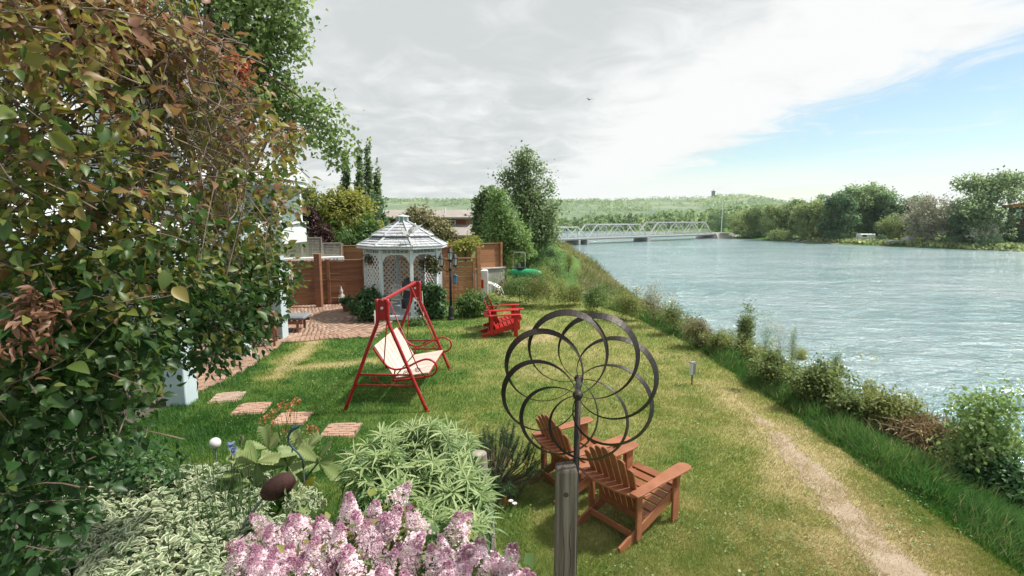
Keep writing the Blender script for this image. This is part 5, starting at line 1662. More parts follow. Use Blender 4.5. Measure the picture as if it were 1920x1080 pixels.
front = np.argsort(wd_ / s + rng.random(len(pos)) * 14)
sel = front[:300]; oth = front[300:]
vals = np.linspace(.02, .98, 14)
lm = single_leaves('leaf', T_FINE, m_tl, vals)
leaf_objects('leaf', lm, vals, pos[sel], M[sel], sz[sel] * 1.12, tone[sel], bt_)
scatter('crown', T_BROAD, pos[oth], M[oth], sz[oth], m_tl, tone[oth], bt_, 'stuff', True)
mb = MB()
trunk_pts = [(0, 0, -.2), (.1, .0, .8), (.15, .05, 1.7), (.3, .1, 2.6), (.5, .2, 3.4)]
mb.tube(trunk_pts, [.13, .115, .10, .08, .06], 8)
for i in rng.choice(nc, 90, replace=False):
    a = Vector(trunk_pts[random.choice((2, 3, 3, 4, 4))])
    limb(mb, np.array(a), cc[i], .02, .003, .05, 7, 5)
mb.build('trunk', m_bark, bt_, smooth=True)
mb = MB()
for i in rng.choice(nc, 700, replace=False):
    d = rng.normal(size=3) * .13
    limb(mb, cc[i] - d, cc[i] + d * .5, .0045, .0012, .15, 5, 4)
tc_ = np.array(P(250, 240, 3.1) - base)
for i in range(340):
    a_ = tc_ + rng.uniform(-1, 1, 3) * np.array([.62, .3, .5]); d = rng.normal(size=3) * np.array([.15, .1, .15])
    limb(mb, a_ - d, a_ + d, .005, .0015, .2, 5, 4)
o = mb.build('twigs', m_twig, bt_); o['kind'] = 'stuff'
# tuft of orange red young leaves
orp = P(443, 128, 3.85) - base
pp, oo, ii, _ = clumps([(orp, (.10, .08, .07))], 14, 14, .035)
m_or = leafmat('orange_leaves', [(0, (.22, .06, .025)), (1, (.45, .15, .07))], .35)
scatter('young_leaves', T_LEAF, pp, leaf_frames(oo), rng.uniform(.03, .055, len(pp)), m_or, None, bt_, 'stuff')
orp = P(60, 590, 2.2) - base
pp, oo, ii, _ = clumps([(orp, (.12, .08, .05)), (P(30, 640, 2.1) - base, (.1, .08, .05))], 16, 12, .04)
m_or2 = leafmat('pinkish_leaves', [(0, (.15, .07, .045)), (1, (.30, .17, .11))], .3)
sr = rng.uniform(.04, .075, len(pp))
scatter('bronze_shoots', T_SHOOT, pp, leaf_frames(oo, .5, .8), np.stack([sr * .36, sr, sr], 1), m_or2, None, bt_, 'stuff')

# low green shrub under it, in front of the pale column
b0 = on(250, 800)
sh = thing('leafy_shrub', 'low dark green shrub spreading in front of the pale porch column', 'shrub', (-4.25, 5.0, 0))
el = [((-.35, .2, .62), (.6, .5, .5)), ((.3, .05, .42), (.42, .4, .3)), ((-.9, -.3, .7), (.6, .5, .6)), ((-.2, -.5, .35), (.5, .4, .33)), ((.62, -.1, .30), (.25, .25, .16)), ((-.75, -.9, .5), (.5, .5, .45))]
pos, out, idx, cc = clumps(el, 330, 13, .06, .35)
M = leaf_frames(out, .6, .7, .35); s = rng.uniform(.05, .10, len(pos)); sz = np.stack([s * .55, s, s], 1)
tn = rng.random(330)[idx] * .55 + rng.random(len(pos)) * .4
scatter('foliage', T_LEAF, pos, M, sz, m_dkl, tn, sh, 'stuff')
mb = MB()
for i in rng.choice(330, 40, replace=False): limb(mb, (-.2, -.1, -.05), cc[i], .012, .003, .15, 5, 5)
mb.build('stems', m_bark, sh)

# ------------------------------------------------------------------ variegated ground cover
vg = thing('variegated_groundcover', 'bed of cream edged variegated leaves in front of the shaded lawn', 'ground cover', G(300, 980, .3) * 1)
vb = Vector(vg.location); vb.z = 0; vg.location = vb
n = 5200
pxr = rng.uniform(60, 500, n * 2); pyr = rng.uniform(870, 1120, n * 2)
ok = (pyr > 868 + np.maximum(0, (240 - pxr)) * .55) & (pxr + (pyr - 900) * .25 < 520) & (pyr > 880 - (pxr > 330) * 6) & (pxr > 60 + (1080 - pyr) * .3)
pxr, pyr = pxr[ok][:n], pyr[ok][:n]
n = len(pxr)
zv = .30 + .10 * rng.random(n) ** 2 + .05 * np.sin(pxr * .06) * np.cos(pyr * .05)
d_ = (pyr - 540) / 950
yv = math.cos(_pt) - d_ * math.sin(_pt); vv = -(d_ * math.cos(_pt) + math.sin(_pt)); t_ = (zv - CAM_H) / vv
pos = np.stack([(pxr - 960) / 950 * t_, yv * t_, zv], 1) + rng.normal(size=(n, 3)) * np.array([.02, .02, .02])
pos = pos - np.array(vb)
dirs = unit(rng.normal(size=(n, 3)) * np.array([1, 1, .25]))
nz = unit(np.array([0, -.15, 1.0]) + rng.normal(size=(n, 3)) * .42)
M = frames(dirs, nz)
s = rng.uniform(.06, .115, n); sz = np.stack([s * .5, s, s], 1)
T_VAR = broad((.25, .6), (.42, .4), .25, .12)
m_var = leafmat('variegated_leaves', [(0, (.09, .15, .07)), (.6, (.17, .24, .12)), (1, (.25, .31, .165))], .25, .5, edge=(.52, .55, .39))
near_ = np.argsort(np.linalg.norm(pos + np.array(vb) - np.array([0, 0, CAM_H]), axis=1) - s * 6)
vals = np.linspace(.05, .95, 8)
lm = single_leaves('leaf', T_VAR, m_var, vals)
tn = rng.random(n)
leaf_objects('leaf', lm, vals, pos[near_[:300]], M[near_[:300]], sz[near_[:300]], tn[near_[:300]], vg)
q_ = near_[300:]
scatter('foliage', T_VAR, pos[q_], M[q_], sz[q_], m_var, tn[q_], vg, 'stuff')
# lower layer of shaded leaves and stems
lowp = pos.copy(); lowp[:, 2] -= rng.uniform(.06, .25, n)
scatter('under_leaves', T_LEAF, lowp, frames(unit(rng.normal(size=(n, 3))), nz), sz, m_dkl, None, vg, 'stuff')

# thin stalks standing in the ground cover
sg = thing('tall_stalks', 'thin upright green stalks rising out of the variegated bed', 'stalks', G(425, 990, 0))
sb = Vector(sg.location)
mb = MB()
for i in range(46):
    p = G(rng.uniform(330, 480), rng.uniform(900, 1060), .15) - sb
    hgt = rng.uniform(.35, .8)
    mb.tube([p, p + Vector((rng.normal() * .02, rng.normal() * .02, hgt * .6)), p + Vector((rng.normal() * .05, rng.normal() * .04, hgt))], [.004, .0035, .002], 4)
m_stem = mat('green_stem', (.10, .17, .05), (.07, .12, .035), 9, .6, .1, 50)
mb.build('stalks', m_stem, sg)['kind'] = 'stuff'
pos = []; dr = []
for i in range(420):
    p = G(rng.uniform(400, 490), rng.uniform(960, 1080), .05) - sb
    pos.append(p); dr.append((rng.normal() * .3, rng.normal() * .3, 1))
scatter('blades', T_LONG, np.array(pos), frames(np.array(dr), rng.normal(size=(len(pos), 3))), np.stack([np.full(len(pos), .014), rng.uniform(.3, .6, len(pos)), np.full(len(pos), .4)], 1), m_dkl, None, sg, 'stuff')
# blue iris flower on a stalk
ir = thing('blue_iris', 'single blue iris flower on a tall stalk beside the big leaves', 'flower', G(433, 975, 0))
ib = Vector(ir.location)
fp_ = P(434, 836, ib.y - .1) - ib; fp2 = P(439, 846, ib.y - .1) - ib
m_iris = leafmat('iris_petals', [(0, (.10, .13, .34)), (1, (.26, .30, .52))], .35)
for k, f_ in enumerate((fp_, fp2)):
    MB().tube([(0.01 * k, 0, 0), f_ * .5 + Vector((.01, 0, 0)), f_], .005, 5).build('stalk', m_stem, ir)
    n_ = 9
    an = np.linspace(0, 6.28, n_, endpoint=False)
    y = np.stack([np.cos(an), np.sin(an), np.where(np.arange(n_) % 2 == 0, .9, -.3)], 1)
    scatter('flower', T_LEAF, np.tile(np.array(f_), (n_, 1)), frames(y, np.tile([[0, 0, 1.0]], (n_, 1)) + rng.normal(size=(n_, 3)) * .2), np.stack([np.full(n_, .04), np.full(n_, .06), np.full(n_, .06)], 1), m_iris, None, ir)
bd = [P(455, 820, 5.2), P(449, 826, 5.2)]
bu = thing('seed_stalk', 'pair of tall brown tipped stalks beside the blue iris', 'stalks', G(452, 960, 0))
bb = Vector(bu.location)
for p in bd:
    MB().tube([(p.x - bb.x, 0, 0), (p.x - bb.x + .01, 0, p.z * .6), p - bb], .0045, 5).build('stalk', m_stem, bu)
    MB().lathe([(.004, -.06), (.011, -.03), (.011, 0), (.003, .03)], 7, p - bb).build('seed_head', m_twig, bu)

# ------------------------------------------------------------------ big lobed leaves (rodgersia like)
def big_leaf():
    ts = np.linspace(.06, .95, 19); vs = [(0, 0, 0)]; fs = []; ac = [0]
    for i, t_ in enumerate(ts):
        w_ = .44 * (t_ ** .75) * (1 - max(0, (t_ - .78) / .26) ** 2) * (1.07 if i % 2 else .93)
        z = -.28 * t_ * t_; rb = .022 if i % 2 else -.016
        for u in (-1, -.5, 0, .5, 1):
            ac.append((.62 if i % 2 else .2) if abs(u) > .2 else 0)
            vs.append((u * w_, t_ * .86 + .16 * abs(u) * t_, z + abs(u) * w_ * .35 - (abs(u) ** 2) * w_ * .25 + (rb if u else 0)))
    vs.append((0, .9, -.26)); ac.append(0)
    for k in range(4): fs.append((0, 1 + k + 1, 1 + k))
    for i in range(len(ts) - 1):
        a = 1 + 5 * i
        for k in range(4): fs.append((a + k, a + k + 1, a + 6 + k, a + 5 + k))
    a = 1 + 5 * (len(ts) - 1)
    for k in range(4): fs.append((a + k, a + k + 1, len(vs) - 1))
    return tmpl(vs, fs, ac)
T_BIG = big_leaf()
m_big = leafmat('big_leaf', [(0, (.08, .145, .05)), (.5, (.18, .25, .09)), (1, (.33, .38, .165))], .22, .5, edge=(.14, .21, .075))
m_big_dark = m_big
hs_ = thing('big_leaf_plant', 'plant with very large ribbed pale green leaves behind the lilac', 'plant', G(520, 930, 0))
hb = Vector(hs_.location)
vals = np.linspace(.1, .95, 9)
lm = single_leaves('leaf', T_BIG, m_big, vals, 1.0, False)
mb = MB()
for (cx, cy, Y, ln, spec) in ((480, 868, 5.0, .33, (105, 70, 140, 35, -70, 215, 170)), (540, 872, 5.2, .32, (95, 50, 130, 10, 160, -40)), (598, 866, 5.1, .30, (80, 40, 120, 160, 5, -30)), (545, 925, 4.7, .28, (60, -30, -75, 15, 120)), (470, 905, 4.9, .31, (240, 275, 190, 150, 310)), (570, 850, 5.3, .26, (100, 60, 140)), (505, 842, 5.35, .27, (95, 60, 130))):
    c_ = P(cx, cy, Y) - hb
    mb.tube([(c_.x * .3, c_.y * .3, 0), (c_.x * .7, c_.y * .7, c_.z * .6), c_], [.014, .012, .009], 6)
    for a in spec:
        a_ = R(a + random.uniform(-9, 9))
        d = np.array([[math.cos(a_), random.uniform(-.8, .3), math.sin(a_) * .85]])
        n_ = np.array([[random.uniform(-.6, .6), random.uniform(-.9, -.2), .8]])
        Mx = frames(d, n_)
        l_ = ln * random.uniform(.85, 1.12)
        leaf_objects('leaf', lm, vals, np.array([list(c_)]), Mx, np.array([[l_ * .72, l_, l_]]), np.array([rng.uniform(.35, .95) - (.25 if a > 180 or a < 0 else 0)]), hs_)
mb.build('stems', m_stem, hs_)
yl = P(592, 893, 4.75) - hb
leaf_objects('yellow_leaf', single_leaves('yellow_leaf', T_BIG, leafmat('yellowed_leaf', [(0, (.34, .32, .05)), (1, (.42, .38, .07))], .3), [.5]), [.5], np.array([list(yl)]), frames(np.array([[-.5, -.2, -.5]]), np.array([[0, -.8, .5]])), np.array([[.2, .24, .24]]), np.array([.5]), hs_)

# orange columbine by the stepping stones
m_col = leafmat('orange_petals', [(0, (.36, .10, .05)), (.6, (.52, .20, .10)), (1, (.62, .34, .2))], .35)
cb_ = thing('orange_columbine', 'tall thin stemmed orange flowers in front of the stepping stones', 'flowers', G(540, 870, 0))
cb0 = Vector(cb_.location); mb = MB(); fl = []
for (px, py) in ((553, 749), (548, 756), (530, 755), (523, 762), (508, 778), (500, 783), (513, 792), (487, 795), (506, 806), (540, 765), (560, 752), (517, 770), (545, 775), (585, 802), (592, 806), (578, 806), (536, 806), (503, 812)):
    Y = 5.7 + random.uniform(-.2, .2)
    p = P(px, py, Y) - cb0
    if py < 800: mb.tube([(.03 * random.uniform(-1, 1), 0, 0), p * .55 + Vector((random.uniform(-.05, .05), 0, .05)), p], [.004, .003, .002], 4)
    else: mb.tube([Vector((p.x, p.y, 0)), p], [.003, .002], 4)
    for k in range(11): fl.append(np.array(p) + rng.normal(size=3) * .022)
mb.build('stems', m_stem, cb_)
fl = np.array(fl)
scatter('flowers', T_LEAF, fl, frames(rng.normal(size=(len(fl), 3)), rng.normal(size=(len(fl), 3))), np.stack([np.full(len(fl), .02), np.full(len(fl), .036), np.full(len(fl), .036)], 1), m_col, None, cb_, 'stuff')
pp, oo, ii, _ = clumps([((0, 0, .25), (.22, .2, .2))], 24, 7, .05)
scatter('foliage', T_LEAF, pp, leaf_frames(oo), rng.uniform(.03, .07, len(pp)), m_mid, None, cb_, 'stuff')

# ------------------------------------------------------------------ narrow leaved plants (whorls of willow like leaves)
nl = thing('narrow_leaf_clump', 'large mound of pale green plants with narrow willow shaped leaves', 'plant', G(770, 960, 0))
nb_ = Vector(nl.location)
whorl = []
outline = [(640, 850), (665, 825), (720, 806), (780, 800), (850, 797), (880, 815), (893, 850), (905, 900), (918, 960), (915, 990), (860, 1000), (780, 985), (740, 930), (690, 915), (650, 900)]
def inside(px, py):
    c = False; j = len(outline) - 1
    for i in range(len(outline)):
        if (outline[i][1] > py) != (outline[j][1] > py) and px < (outline[j][0] - outline[i][0]) * (py - outline[i][1]) / (outline[j][1] - outline[i][1]) + outline[i][0]: c = not c
        j = i
    return c
pos = []; dr = []; nn = []; szs = []; ton = []; mb = MB()
k = 0
while k < 165:
    px, py = random.uniform(635, 925), random.uniform(795, 1005)
    if not inside(px, py): continue
    k += 1
    Y = np.interp(py, [800, 1000], [4.75, 3.55]) + random.uniform(-.3, .25)
    c_ = np.array(P(px, py, Y) - nb_)
    axis = unit(np.array([random.gauss(0, .25), random.gauss(-.25, .25), 1.0]))
    mb.tube([tuple(c_), tuple(c_ - axis * .35), tuple(c_ * np.array([.92, .92, 0]))], [.004, .005, .006], 4)
    for L in range(3):
        cc_ = c_ - axis * (.05 * L)
        m_ = 8 if L else 9
        a0 = random.uniform(0, 6.28)
        u = unit(np.cross(axis, np.array([1, .2, 0]))); v_ = np.cross(axis, u)
        for q in range(m_):
            a = a0 + 2 * math.pi * q / m_ + random.uniform(-.25, .25)
            el_ = (.55, .2, -.1)[L] + random.uniform(-.2, .2)
            rad = u * math.cos(a) + v_ * math.sin(a)
            pos.append(cc_); dr.append(rad * math.cos(el_) + axis * math.sin(el_)); nn.append(axis + rng.normal(size=3) * .15)
            l_ = random.uniform(.10, .18)
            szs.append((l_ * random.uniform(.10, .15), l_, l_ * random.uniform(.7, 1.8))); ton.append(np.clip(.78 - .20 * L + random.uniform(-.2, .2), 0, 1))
m_nar = leafmat('narrow_leaves', [(0, (.07, .155, .065)), (.4, (.15, .25, .10)), (.75, (.28, .37, .165)), (1, (.41, .48, .24))], .3, .5)
pos = np.array(pos); M = frames(np.array(dr), np.array(nn)); szs = np.array(szs); ton = np.array(ton)
near_ = np.argsort(np.linalg.norm(pos + np.array(nb_) - np.array([0, 0, CAM_H]), axis=1) - szs[:, 1] * 14 - pos[:, 2])
vals = np.linspace(.05, .98, 9)
lm = single_leaves('leaf', T_NARROW, m_nar, vals)
a_ = near_[:300]; b_ = near_[300:]
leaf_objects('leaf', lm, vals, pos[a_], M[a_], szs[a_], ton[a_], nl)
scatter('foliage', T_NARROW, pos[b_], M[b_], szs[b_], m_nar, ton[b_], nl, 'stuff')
mb.build('stems', m_stem, nl)['kind'] = 'stuff'
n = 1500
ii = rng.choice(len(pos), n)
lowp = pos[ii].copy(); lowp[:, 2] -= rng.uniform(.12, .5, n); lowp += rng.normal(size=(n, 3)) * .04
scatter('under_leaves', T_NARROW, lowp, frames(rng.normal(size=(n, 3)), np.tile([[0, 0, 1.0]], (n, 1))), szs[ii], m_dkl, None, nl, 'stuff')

# ------------------------------------------------------------------ lilac in bloom
li = thing('lilac_bush', 'lilac bush covered in pale purple flower heads at the front of the bed', 'shrub', (-.72, 1.95, 0))
lb = Vector(li.location)
m_lil = leafmat('lilac_florets', [(0, (.34, .13, .22)), (.25, (.52, .32, .42)), (.5, (.72, .56, .63)), (1, (.87, .82, .84))], .4, .6)
def panicle(seed):
    r_ = np.random.default_rng(seed)
    n_ = 290; pos = []; dr = []; tn = []
    for i in range(n_):
        t_ = r_.random() ** .8
        rad = .052 * (1 - t_) ** .7 + .006
        a = r_.random() * 6.283
        rr = rad * (.55 + .5 * r_.random())
        c_ = np.array([math.cos(a) * rr, math.sin(a) * rr, t_ * .185])
        nv = unit(np.array([math.cos(a), math.sin(a), .45 + r_.normal() * .4]))
        bud = t_ > .82 or r_.random() < .12
        tone = .12 + .2 * r_.random() if bud else (.45 + .5 * r_.random())
        u = unit(np.cross(nv, np.array([.3, .2, 1.0]))); v_ = np.cross(nv, u); a0 = r_.random() * 1.57
        for k in range(3 if bud else 4):
            b_ = a0 + k * (2.09 if bud else 1.5708)
            pos.append(c_); dr.append((u * math.cos(b_) + v_ * math.sin(b_)) * (.35 if bud else 1) + nv * (.9 if bud else .25)); tn.append(tone + r_.normal() * .05)
    n2 = len(pos)
    s_ = r_.uniform(.0075, .0125, n2)
    return scatter_mesh('flower_head', T_DIAMOND, np.array(pos), frames(np.array(dr), rng.normal(size=(n2, 3)) * .3 + np.array([0, 0, 1.0])), np.stack([s_ * .75, s_, s_], 1), m_lil, np.array(tn))
pans = [panicle(100 + i) for i in range(7)]
heads = [(737, 905, 2.42), (700, 935, 2.35), (655, 940, 2.35), (622, 950, 2.3), (507, 955, 2.3), (497, 975, 2.28), (560, 985, 2.15), (530, 1000, 2.1), (590, 1000, 2.1), (620, 990, 2.15),
         (640, 1010, 2.0), (680, 985, 2.15), (715, 970, 2.2), (700, 1010, 2.0), (735, 960, 2.25), (770, 985, 2.2), (790, 970, 2.25), (780, 1015, 2.05), (760, 1040, 1.95), (850, 985, 2.25), (862, 965, 2.3), (838, 1010, 2.1), (885, 1015, 2.15),
         (910, 1020, 2.15), (925, 1040, 2.05), (950, 1055, 2.0), (895, 1050, 1.95), (860, 1045, 1.95), (820, 1050, 1.9), (470, 1030, 1.98), (450, 1055, 1.92), (440, 1035, 2.0), (500, 1045, 1.9), (540, 1045, 1.9), (580, 1040, 1.92),
         (610, 1060, 1.86), (560, 1075, 1.82), (520, 1075, 1.82), (660, 1050, 1.88), (690, 1065, 1.85), (640, 1085, 1.8), (480, 1085, 1.8), (730, 1078, 1.82), (780, 1080, 1.82), (840, 1085, 1.82), (900, 1085, 1.85), (940, 1090, 1.85), (600, 1022, 2.0), (720, 1030, 1.98), (745, 930, 2.4), (675, 960, 2.28), (960, 1075, 1.92), (430, 1080, 1.85), (555, 1020, 2.0), (575, 965, 2.25)]
heads = heads + [(a + random.gauss(0, 24), b + random.gauss(8, 16), c + random.uniform(-.05, .05)) for a, b, c in heads[1:] if random.random() < .30]
mb = MB()
for i, (px, py, Y) in enumerate(heads):
    p = P(px, py + 42, Y) - lb
    o = bpy.data.objects.new('flower_head', pans[i % 7]); o.parent = li
    s_ = random.uniform(.62, 1.0) * (1.0 if i else 1.1)
    o.location = p
    o.rotation_euler = (random.gauss(.15, .5), random.gauss(0, .5), random.uniform(0, 6.28)); o.scale = (s_ * random.uniform(1.0, 1.5), s_ * random.uniform(1.0, 1.5), s_)
    col.objects.link(o)
    limb(mb, (random.uniform(-.2, .2), random.uniform(-.1, .2), -.1), np.array(p), .013, .004, .08, 6, 5)
mb.build('stems', m_bark, li)
pos = []
for (px, py, Y) in heads:
    for k in range(9):
        p = np.array(P(px + random.gauss(0, 20), py + random.uniform(20, 75), Y + random.uniform(-.02, .12)) - lb); pos.append(p)
pos = np.array(pos); n = len(pos)
oo = unit(pos - np.array([0, .1, 1.2]))
M = leaf_frames(oo, .8, .7, .2); s = rng.uniform(.05, .085, n); szs = np.stack([s * .68, s, s], 1)
m_lleaf = leafmat('lilac_leaves', [(0, (.06, .10, .025)), (.5, (.17, .21, .05)), (1, (.31, .32, .09))], .35)
vals = np.linspace(.1, .9, 6)
lm = single_leaves('leaf', T_BROAD, m_lleaf, vals)
tn = rng.random(n)
a_ = np.argsort(rng.random(n)); 
leaf_objects('leaf', lm, vals, pos[a_[:200]], M[a_[:200]], szs[a_[:200]], tn[a_[:200]], li)
b_ = a_[200:]
extra = pos[b_] ; scatter('foliage', T_BROAD, extra, M[b_], szs[b_], m_lleaf, tn[b_], li, 'stuff')
lowp = np.repeat(pos, 3, 0) + rng.normal(size=(n * 3, 3)) * np.array([.1, .08, .08]) - np.array([0, -.04, .17])
scatter('under_leaves', T_LEAF, lowp, leaf_frames(np.repeat(oo, 3, 0), .6), rng.uniform(.04, .08, n * 3), m_mid, None, li, 'stuff')

# small variegated sprig and tiny flowers near the stump
sm = thing('variegated_sprig', 'small cream edged plant between the maroon ornament and the lilac', 'plant', G(562, 975, 0))
s0 = Vector(sm.location)
pp, oo, ii, _ = clumps([(P(565, 942, 3.9) - s0, (.16, .12, .08)), (P(545, 985, 3.6) - s0, (.12, .1, .07))], 26, 9, .03)
scatter('foliage', T_VAR, pp, leaf_frames(oo), np.stack([np.full(len(pp), .03), rng.uniform(.05, .07, len(pp)), np.full(len(pp), .06)], 1), m_var, None, sm, 'stuff')
MB().tube([(0, 0, 0), (0, .0, .4)], .01, 5).build('stem', m_stem, sm)
for px, py, mm, lab, nm, ct in ((937, 942, m_col, 'small orange brown seedling in the grass beside the stump', 'orange_seedling', 'seedling'), (958, 953, m_iron, 'tiny white flower in the grass beside the orange seedling', 'white_flower', 'flower')):
    p = on(px, py + 6)
    o = thing(nm, lab, ct, p)
    if nm == 'orange_seedling':
        pp, oo, ii, _ = clumps([((0, 0, .07), (.11, .06, .05))], 12, 8, .02)
        scatter('foliage', T_LEAF, pp, leaf_frames(oo), rng.uniform(.02, .04, len(pp)), leafmat('rust_leaves', [(0, (.20, .11, .04)), (1, (.38, .22, .09))]), None, o, 'stuff')
    else:
        an = np.linspace(0, 6.28, 7, endpoint=False)
        for c_ in ((0, 0, .12), (.04, .0, .09)):
            scatter('petals', T_LEAF, np.tile(np.array([c_]), (7, 1)), frames(np.stack([np.cos(an), np.sin(an), an * 0 + .3], 1), np.tile([[0, 0, 1.0]], (7, 1))), np.full(7, .032), m_lil, np.full(7, .98), o)
    MB().tube([(0, 0, -.02), (0, 0, .08)], .004, 4).build('stem', m_stem, o)

# ------------------------------------------------------------------ small pine beside the brown chairs
pn = thing('small_pine', 'small bushy dark pine with upright shoots beside the brown chairs', 'pine', (-.22, 5.45, 0))
pb_ = Vector(pn.location)
m_pine = leafmat('pine_needles', [(0, (.022, .055, .026)), (.6, (.055, .105, .042)), (1, (.12, .18, .07))], .15, .55)
pos = []; dr = []; mb = MB(); tn = []
for i in range(150):
    a = random.uniform(0, 6.28); rr = .50 * math.sqrt(random.random()); zb = random.uniform(.05, .62) * (1 - (rr / .62) ** 2) + .05
    b_ = np.array([math.cos(a) * rr, math.sin(a) * rr * .9, zb]); L = random.uniform(.14, .26)
    ax_ = unit(np.array([math.cos(a) * rr * 1.1 + random.gauss(0, .15), math.sin(a) * rr * 1.1 + random.gauss(0, .15), .75]))
    mb.tube([(0, 0, 0), tuple(b_ * np.array([.6, .6, .6])), tuple(b_), tuple(b_ + ax_ * L)], [.008, .006, .005, .002], 4)
    for k in range(110):
        t_ = random.random(); q = b_ + ax_ * (L * t_)
        nv = unit(rng.normal(size=3)); d = unit(ax_ * .9 + nv * .95)
        pos.append(q); dr.append(d); tn.append(.2 + .6 * t_ + random.uniform(-.2, .2))
n = len(pos)
scatter('needles', T_BLADE, np.array(pos), frames(np.array(dr), rng.normal(size=(n, 3))), np.stack([np.full(n, .0045), rng.uniform(.04, .075, n), np.full(n, .05)], 1), m_pine, np.array(tn), pn, 'stuff')
mb.build('branches', m_bark, pn)

# ------------------------------------------------------------------ hedge bushes by the gazebo
def bush(name, label, cat, loc, ells, nc, per, spread, leaf, mm, group=None, rnd_w=.5, bias=0.0, stems=14, T=T_LEAF, aspect=.6):
    return tree(name, label, cat, loc, [((loc[0] + e[0], loc[1] + e[1], loc[2] + e[2]), r_) for e, r_ in ells], nc, per, spread, leaf, mm, m_bark, .018, group, T=T, rnd_w=rnd_w, rnd_bias=bias, limbs=stems, aspect=aspect, crown_name='foliage')
c_ = on(686, 606)
bush('hedge_bush', 'rounded dark green bush beside the brick patio and gazebo', 'bush', tuple(c_ + Vector((0, .3, 0))), [((0, 0, .5), (.55, .45, .42)), ((-.2, -.1, .35), (.4, .35, .3)), ((.25, -.1, .4), (.35, .35, .35)), ((.05, .1, .72), (.35, .3, .22))], 260, 14, .05, .10, m_dkl, 'leafy bushes round the gazebo')
c_ = on(806, 600)
bush('vine_hedge', 'dense green climber covering the gazebo side beside the lamp post', 'bush', tuple(c_ + Vector((0, .25, 0))), [((-.22, 0, .5), (.28, .22, .5)), ((.18, 0, .5), (.3, .22, .48)), ((0, -.05, .25), (.48, .25, .25)), ((.05, 0, .85), (.42, .2, .2))], 260, 14, .05, .10, m_dkl, 'leafy bushes round the gazebo', bias=.12)
c_ = on(884, 598)
bush('lawn_bush', 'soft green bush between the lamp post and the red chairs', 'bush', tuple(c_ + Vector((0, .35, 0))), [((0, 0, .45), (.42, .4, .4)), ((-.2, 0, .3), (.3, .3, .28)), ((.3, .1, .38), (.32, .3, .3)), ((.55, .3, .35), (.3, .3, .3))], 240, 14, .05, .09, m_mid, 'leafy bushes round the gazebo', bias=-.05)
c_ = on(760, 612)
bush('doorway_plants', 'low plants growing at the foot of the gazebo doorway', 'plant', tuple(c_ + Vector((.35, .1, 0))), [((0, 0, .1), (.35, .1, .12))], 40, 10, .04, .07, m_mid, None)

# ------------------------------------------------------------------ trees beyond the fences
def T_(name, label, base, ells, nc, per, spread, leaf, mm, tr, group='trees behind the fences', **k):
    return tree(name, label, 'tree', base, ells, nc, per, spread, leaf, mm, m_bark, tr, group, **k)
def pe(px, py, Y, rx_px, ry_px, ry=None):
    c = P(px, py, Y); return (tuple(c), (rx_px / 950 * Y, (ry or rx_px * .9) / 950 * Y, ry_px / 950 * Y))
Y = 24
T_('golden_tree', 'bright yellow green rounded tree over the dark fence beside the gazebo', (P(655, 470, Y).x, Y, 0), [pe(650, 412, Y, 52, 48), pe(625, 400, Y, 34, 36), pe(680, 425, Y, 34, 40), pe(640, 375, Y, 28, 26), pe(672, 385, Y + .5, 26, 26), pe(655, 450, Y - .5, 50, 24)], 420, 22, .12, .15, m_yel, .16, tone_up=.15, rnd_bias=-.12)
T_('green_tree', 'small darker green tree filling the gap under the golden tree', (P(640, 470, 23).x, 22.6, 0), [pe(655, 455, 22.6, 46, 26), pe(690, 440, 22.8, 24, 34), pe(628, 452, 22.6, 24, 18)], 200, 20, .12, .14, m_mid, .12, rnd_bias=-.1)
T_('purple_tree', 'dark purple leaved tree behind the lattice screens', (P(590, 470, 22).x, 22, 0), [pe(600, 440, 22, 18, 16), pe(580, 412, 22.4, 11, 20), pe(610, 448, 22, 14, 10)], 110, 20, .1, .13, m_purple, .1)
T_('pale_shrub_tree', 'yellowish open tree between the glass bay and the golden tree', (P(580, 470, 23).x, 23.4, 0), [pe(585, 392, 23.4, 22, 34), pe(600, 420, 23.4, 18, 16), pe(575, 360, 23.4, 12, 16)], 120, 18, .12, .13, m_mid_warm, .1)
m_pp = ('poplar', 'trees behind the fences')
for px, ty, wd, lab in ((648, 296, 11, 'slim poplar standing apart over the golden tree'), (674, 284, 10, 'slim poplar first of the close row from the house side'), (690, 272, 11, 'tallest slim poplar of the close row'), (705, 318, 10, 'shortest slim poplar at the river end of the row')):
    Y = 38 + random.uniform(-1, 1)
    b_ = P(px, 440, Y); top = P(px, ty, Y).z
    ells = []
    for i in range(9):
        f = i / 8; z = 1.5 + (top - 1.5) * f
        ells.append(((b_.x + .25 * f, Y, z), (wd / 950 * Y * (.85 - .65 * f ** 2), wd / 950 * Y * (.85 - .65 * f ** 2), (top - 1.5) * .08)))
    T_('poplar', lab, (b_.x, Y, 0), ells, 230, 14, (.07, .07, .22), .20, m_pop, .12, group='slim poplars behind the golden tree', up=.9, rnd_w=.45)
Y = 33
T_('dark_conifer_tree', 'dark green tree at the foot of the poplars', (P(705, 450, Y).x, Y, 0), [pe(706, 405, Y, 16, 40), pe(712, 430, Y, 14, 26)], 120, 18, .15, .18, m_far_dark, .14)
Y = 25
T_('cream_tree', 'cream blossomed bushy tree behind the gazebo roof', (P(800, 470, Y).x, Y, 0), [pe(785, 408, Y, 28, 18), pe(812, 430, Y, 30, 22), pe(770, 420, Y, 22, 20), pe(832, 440, Y, 22, 16), pe(800, 440, Y, 36, 18)], 330, 18, .12, .13, m_cream, .12, rnd_w=.6)
T_('yellow_shrub', 'loose yellow shrub leaning over the orange fence', (P(872, 470, 21).x, 20.6, 0), [pe(872, 462, 20.6, 26, 10), pe(885, 455, 20.7, 16, 10), pe(855, 466, 20.5, 14, 8)], 130, 14, .09, .09, m_yel, .06)
Y = 26
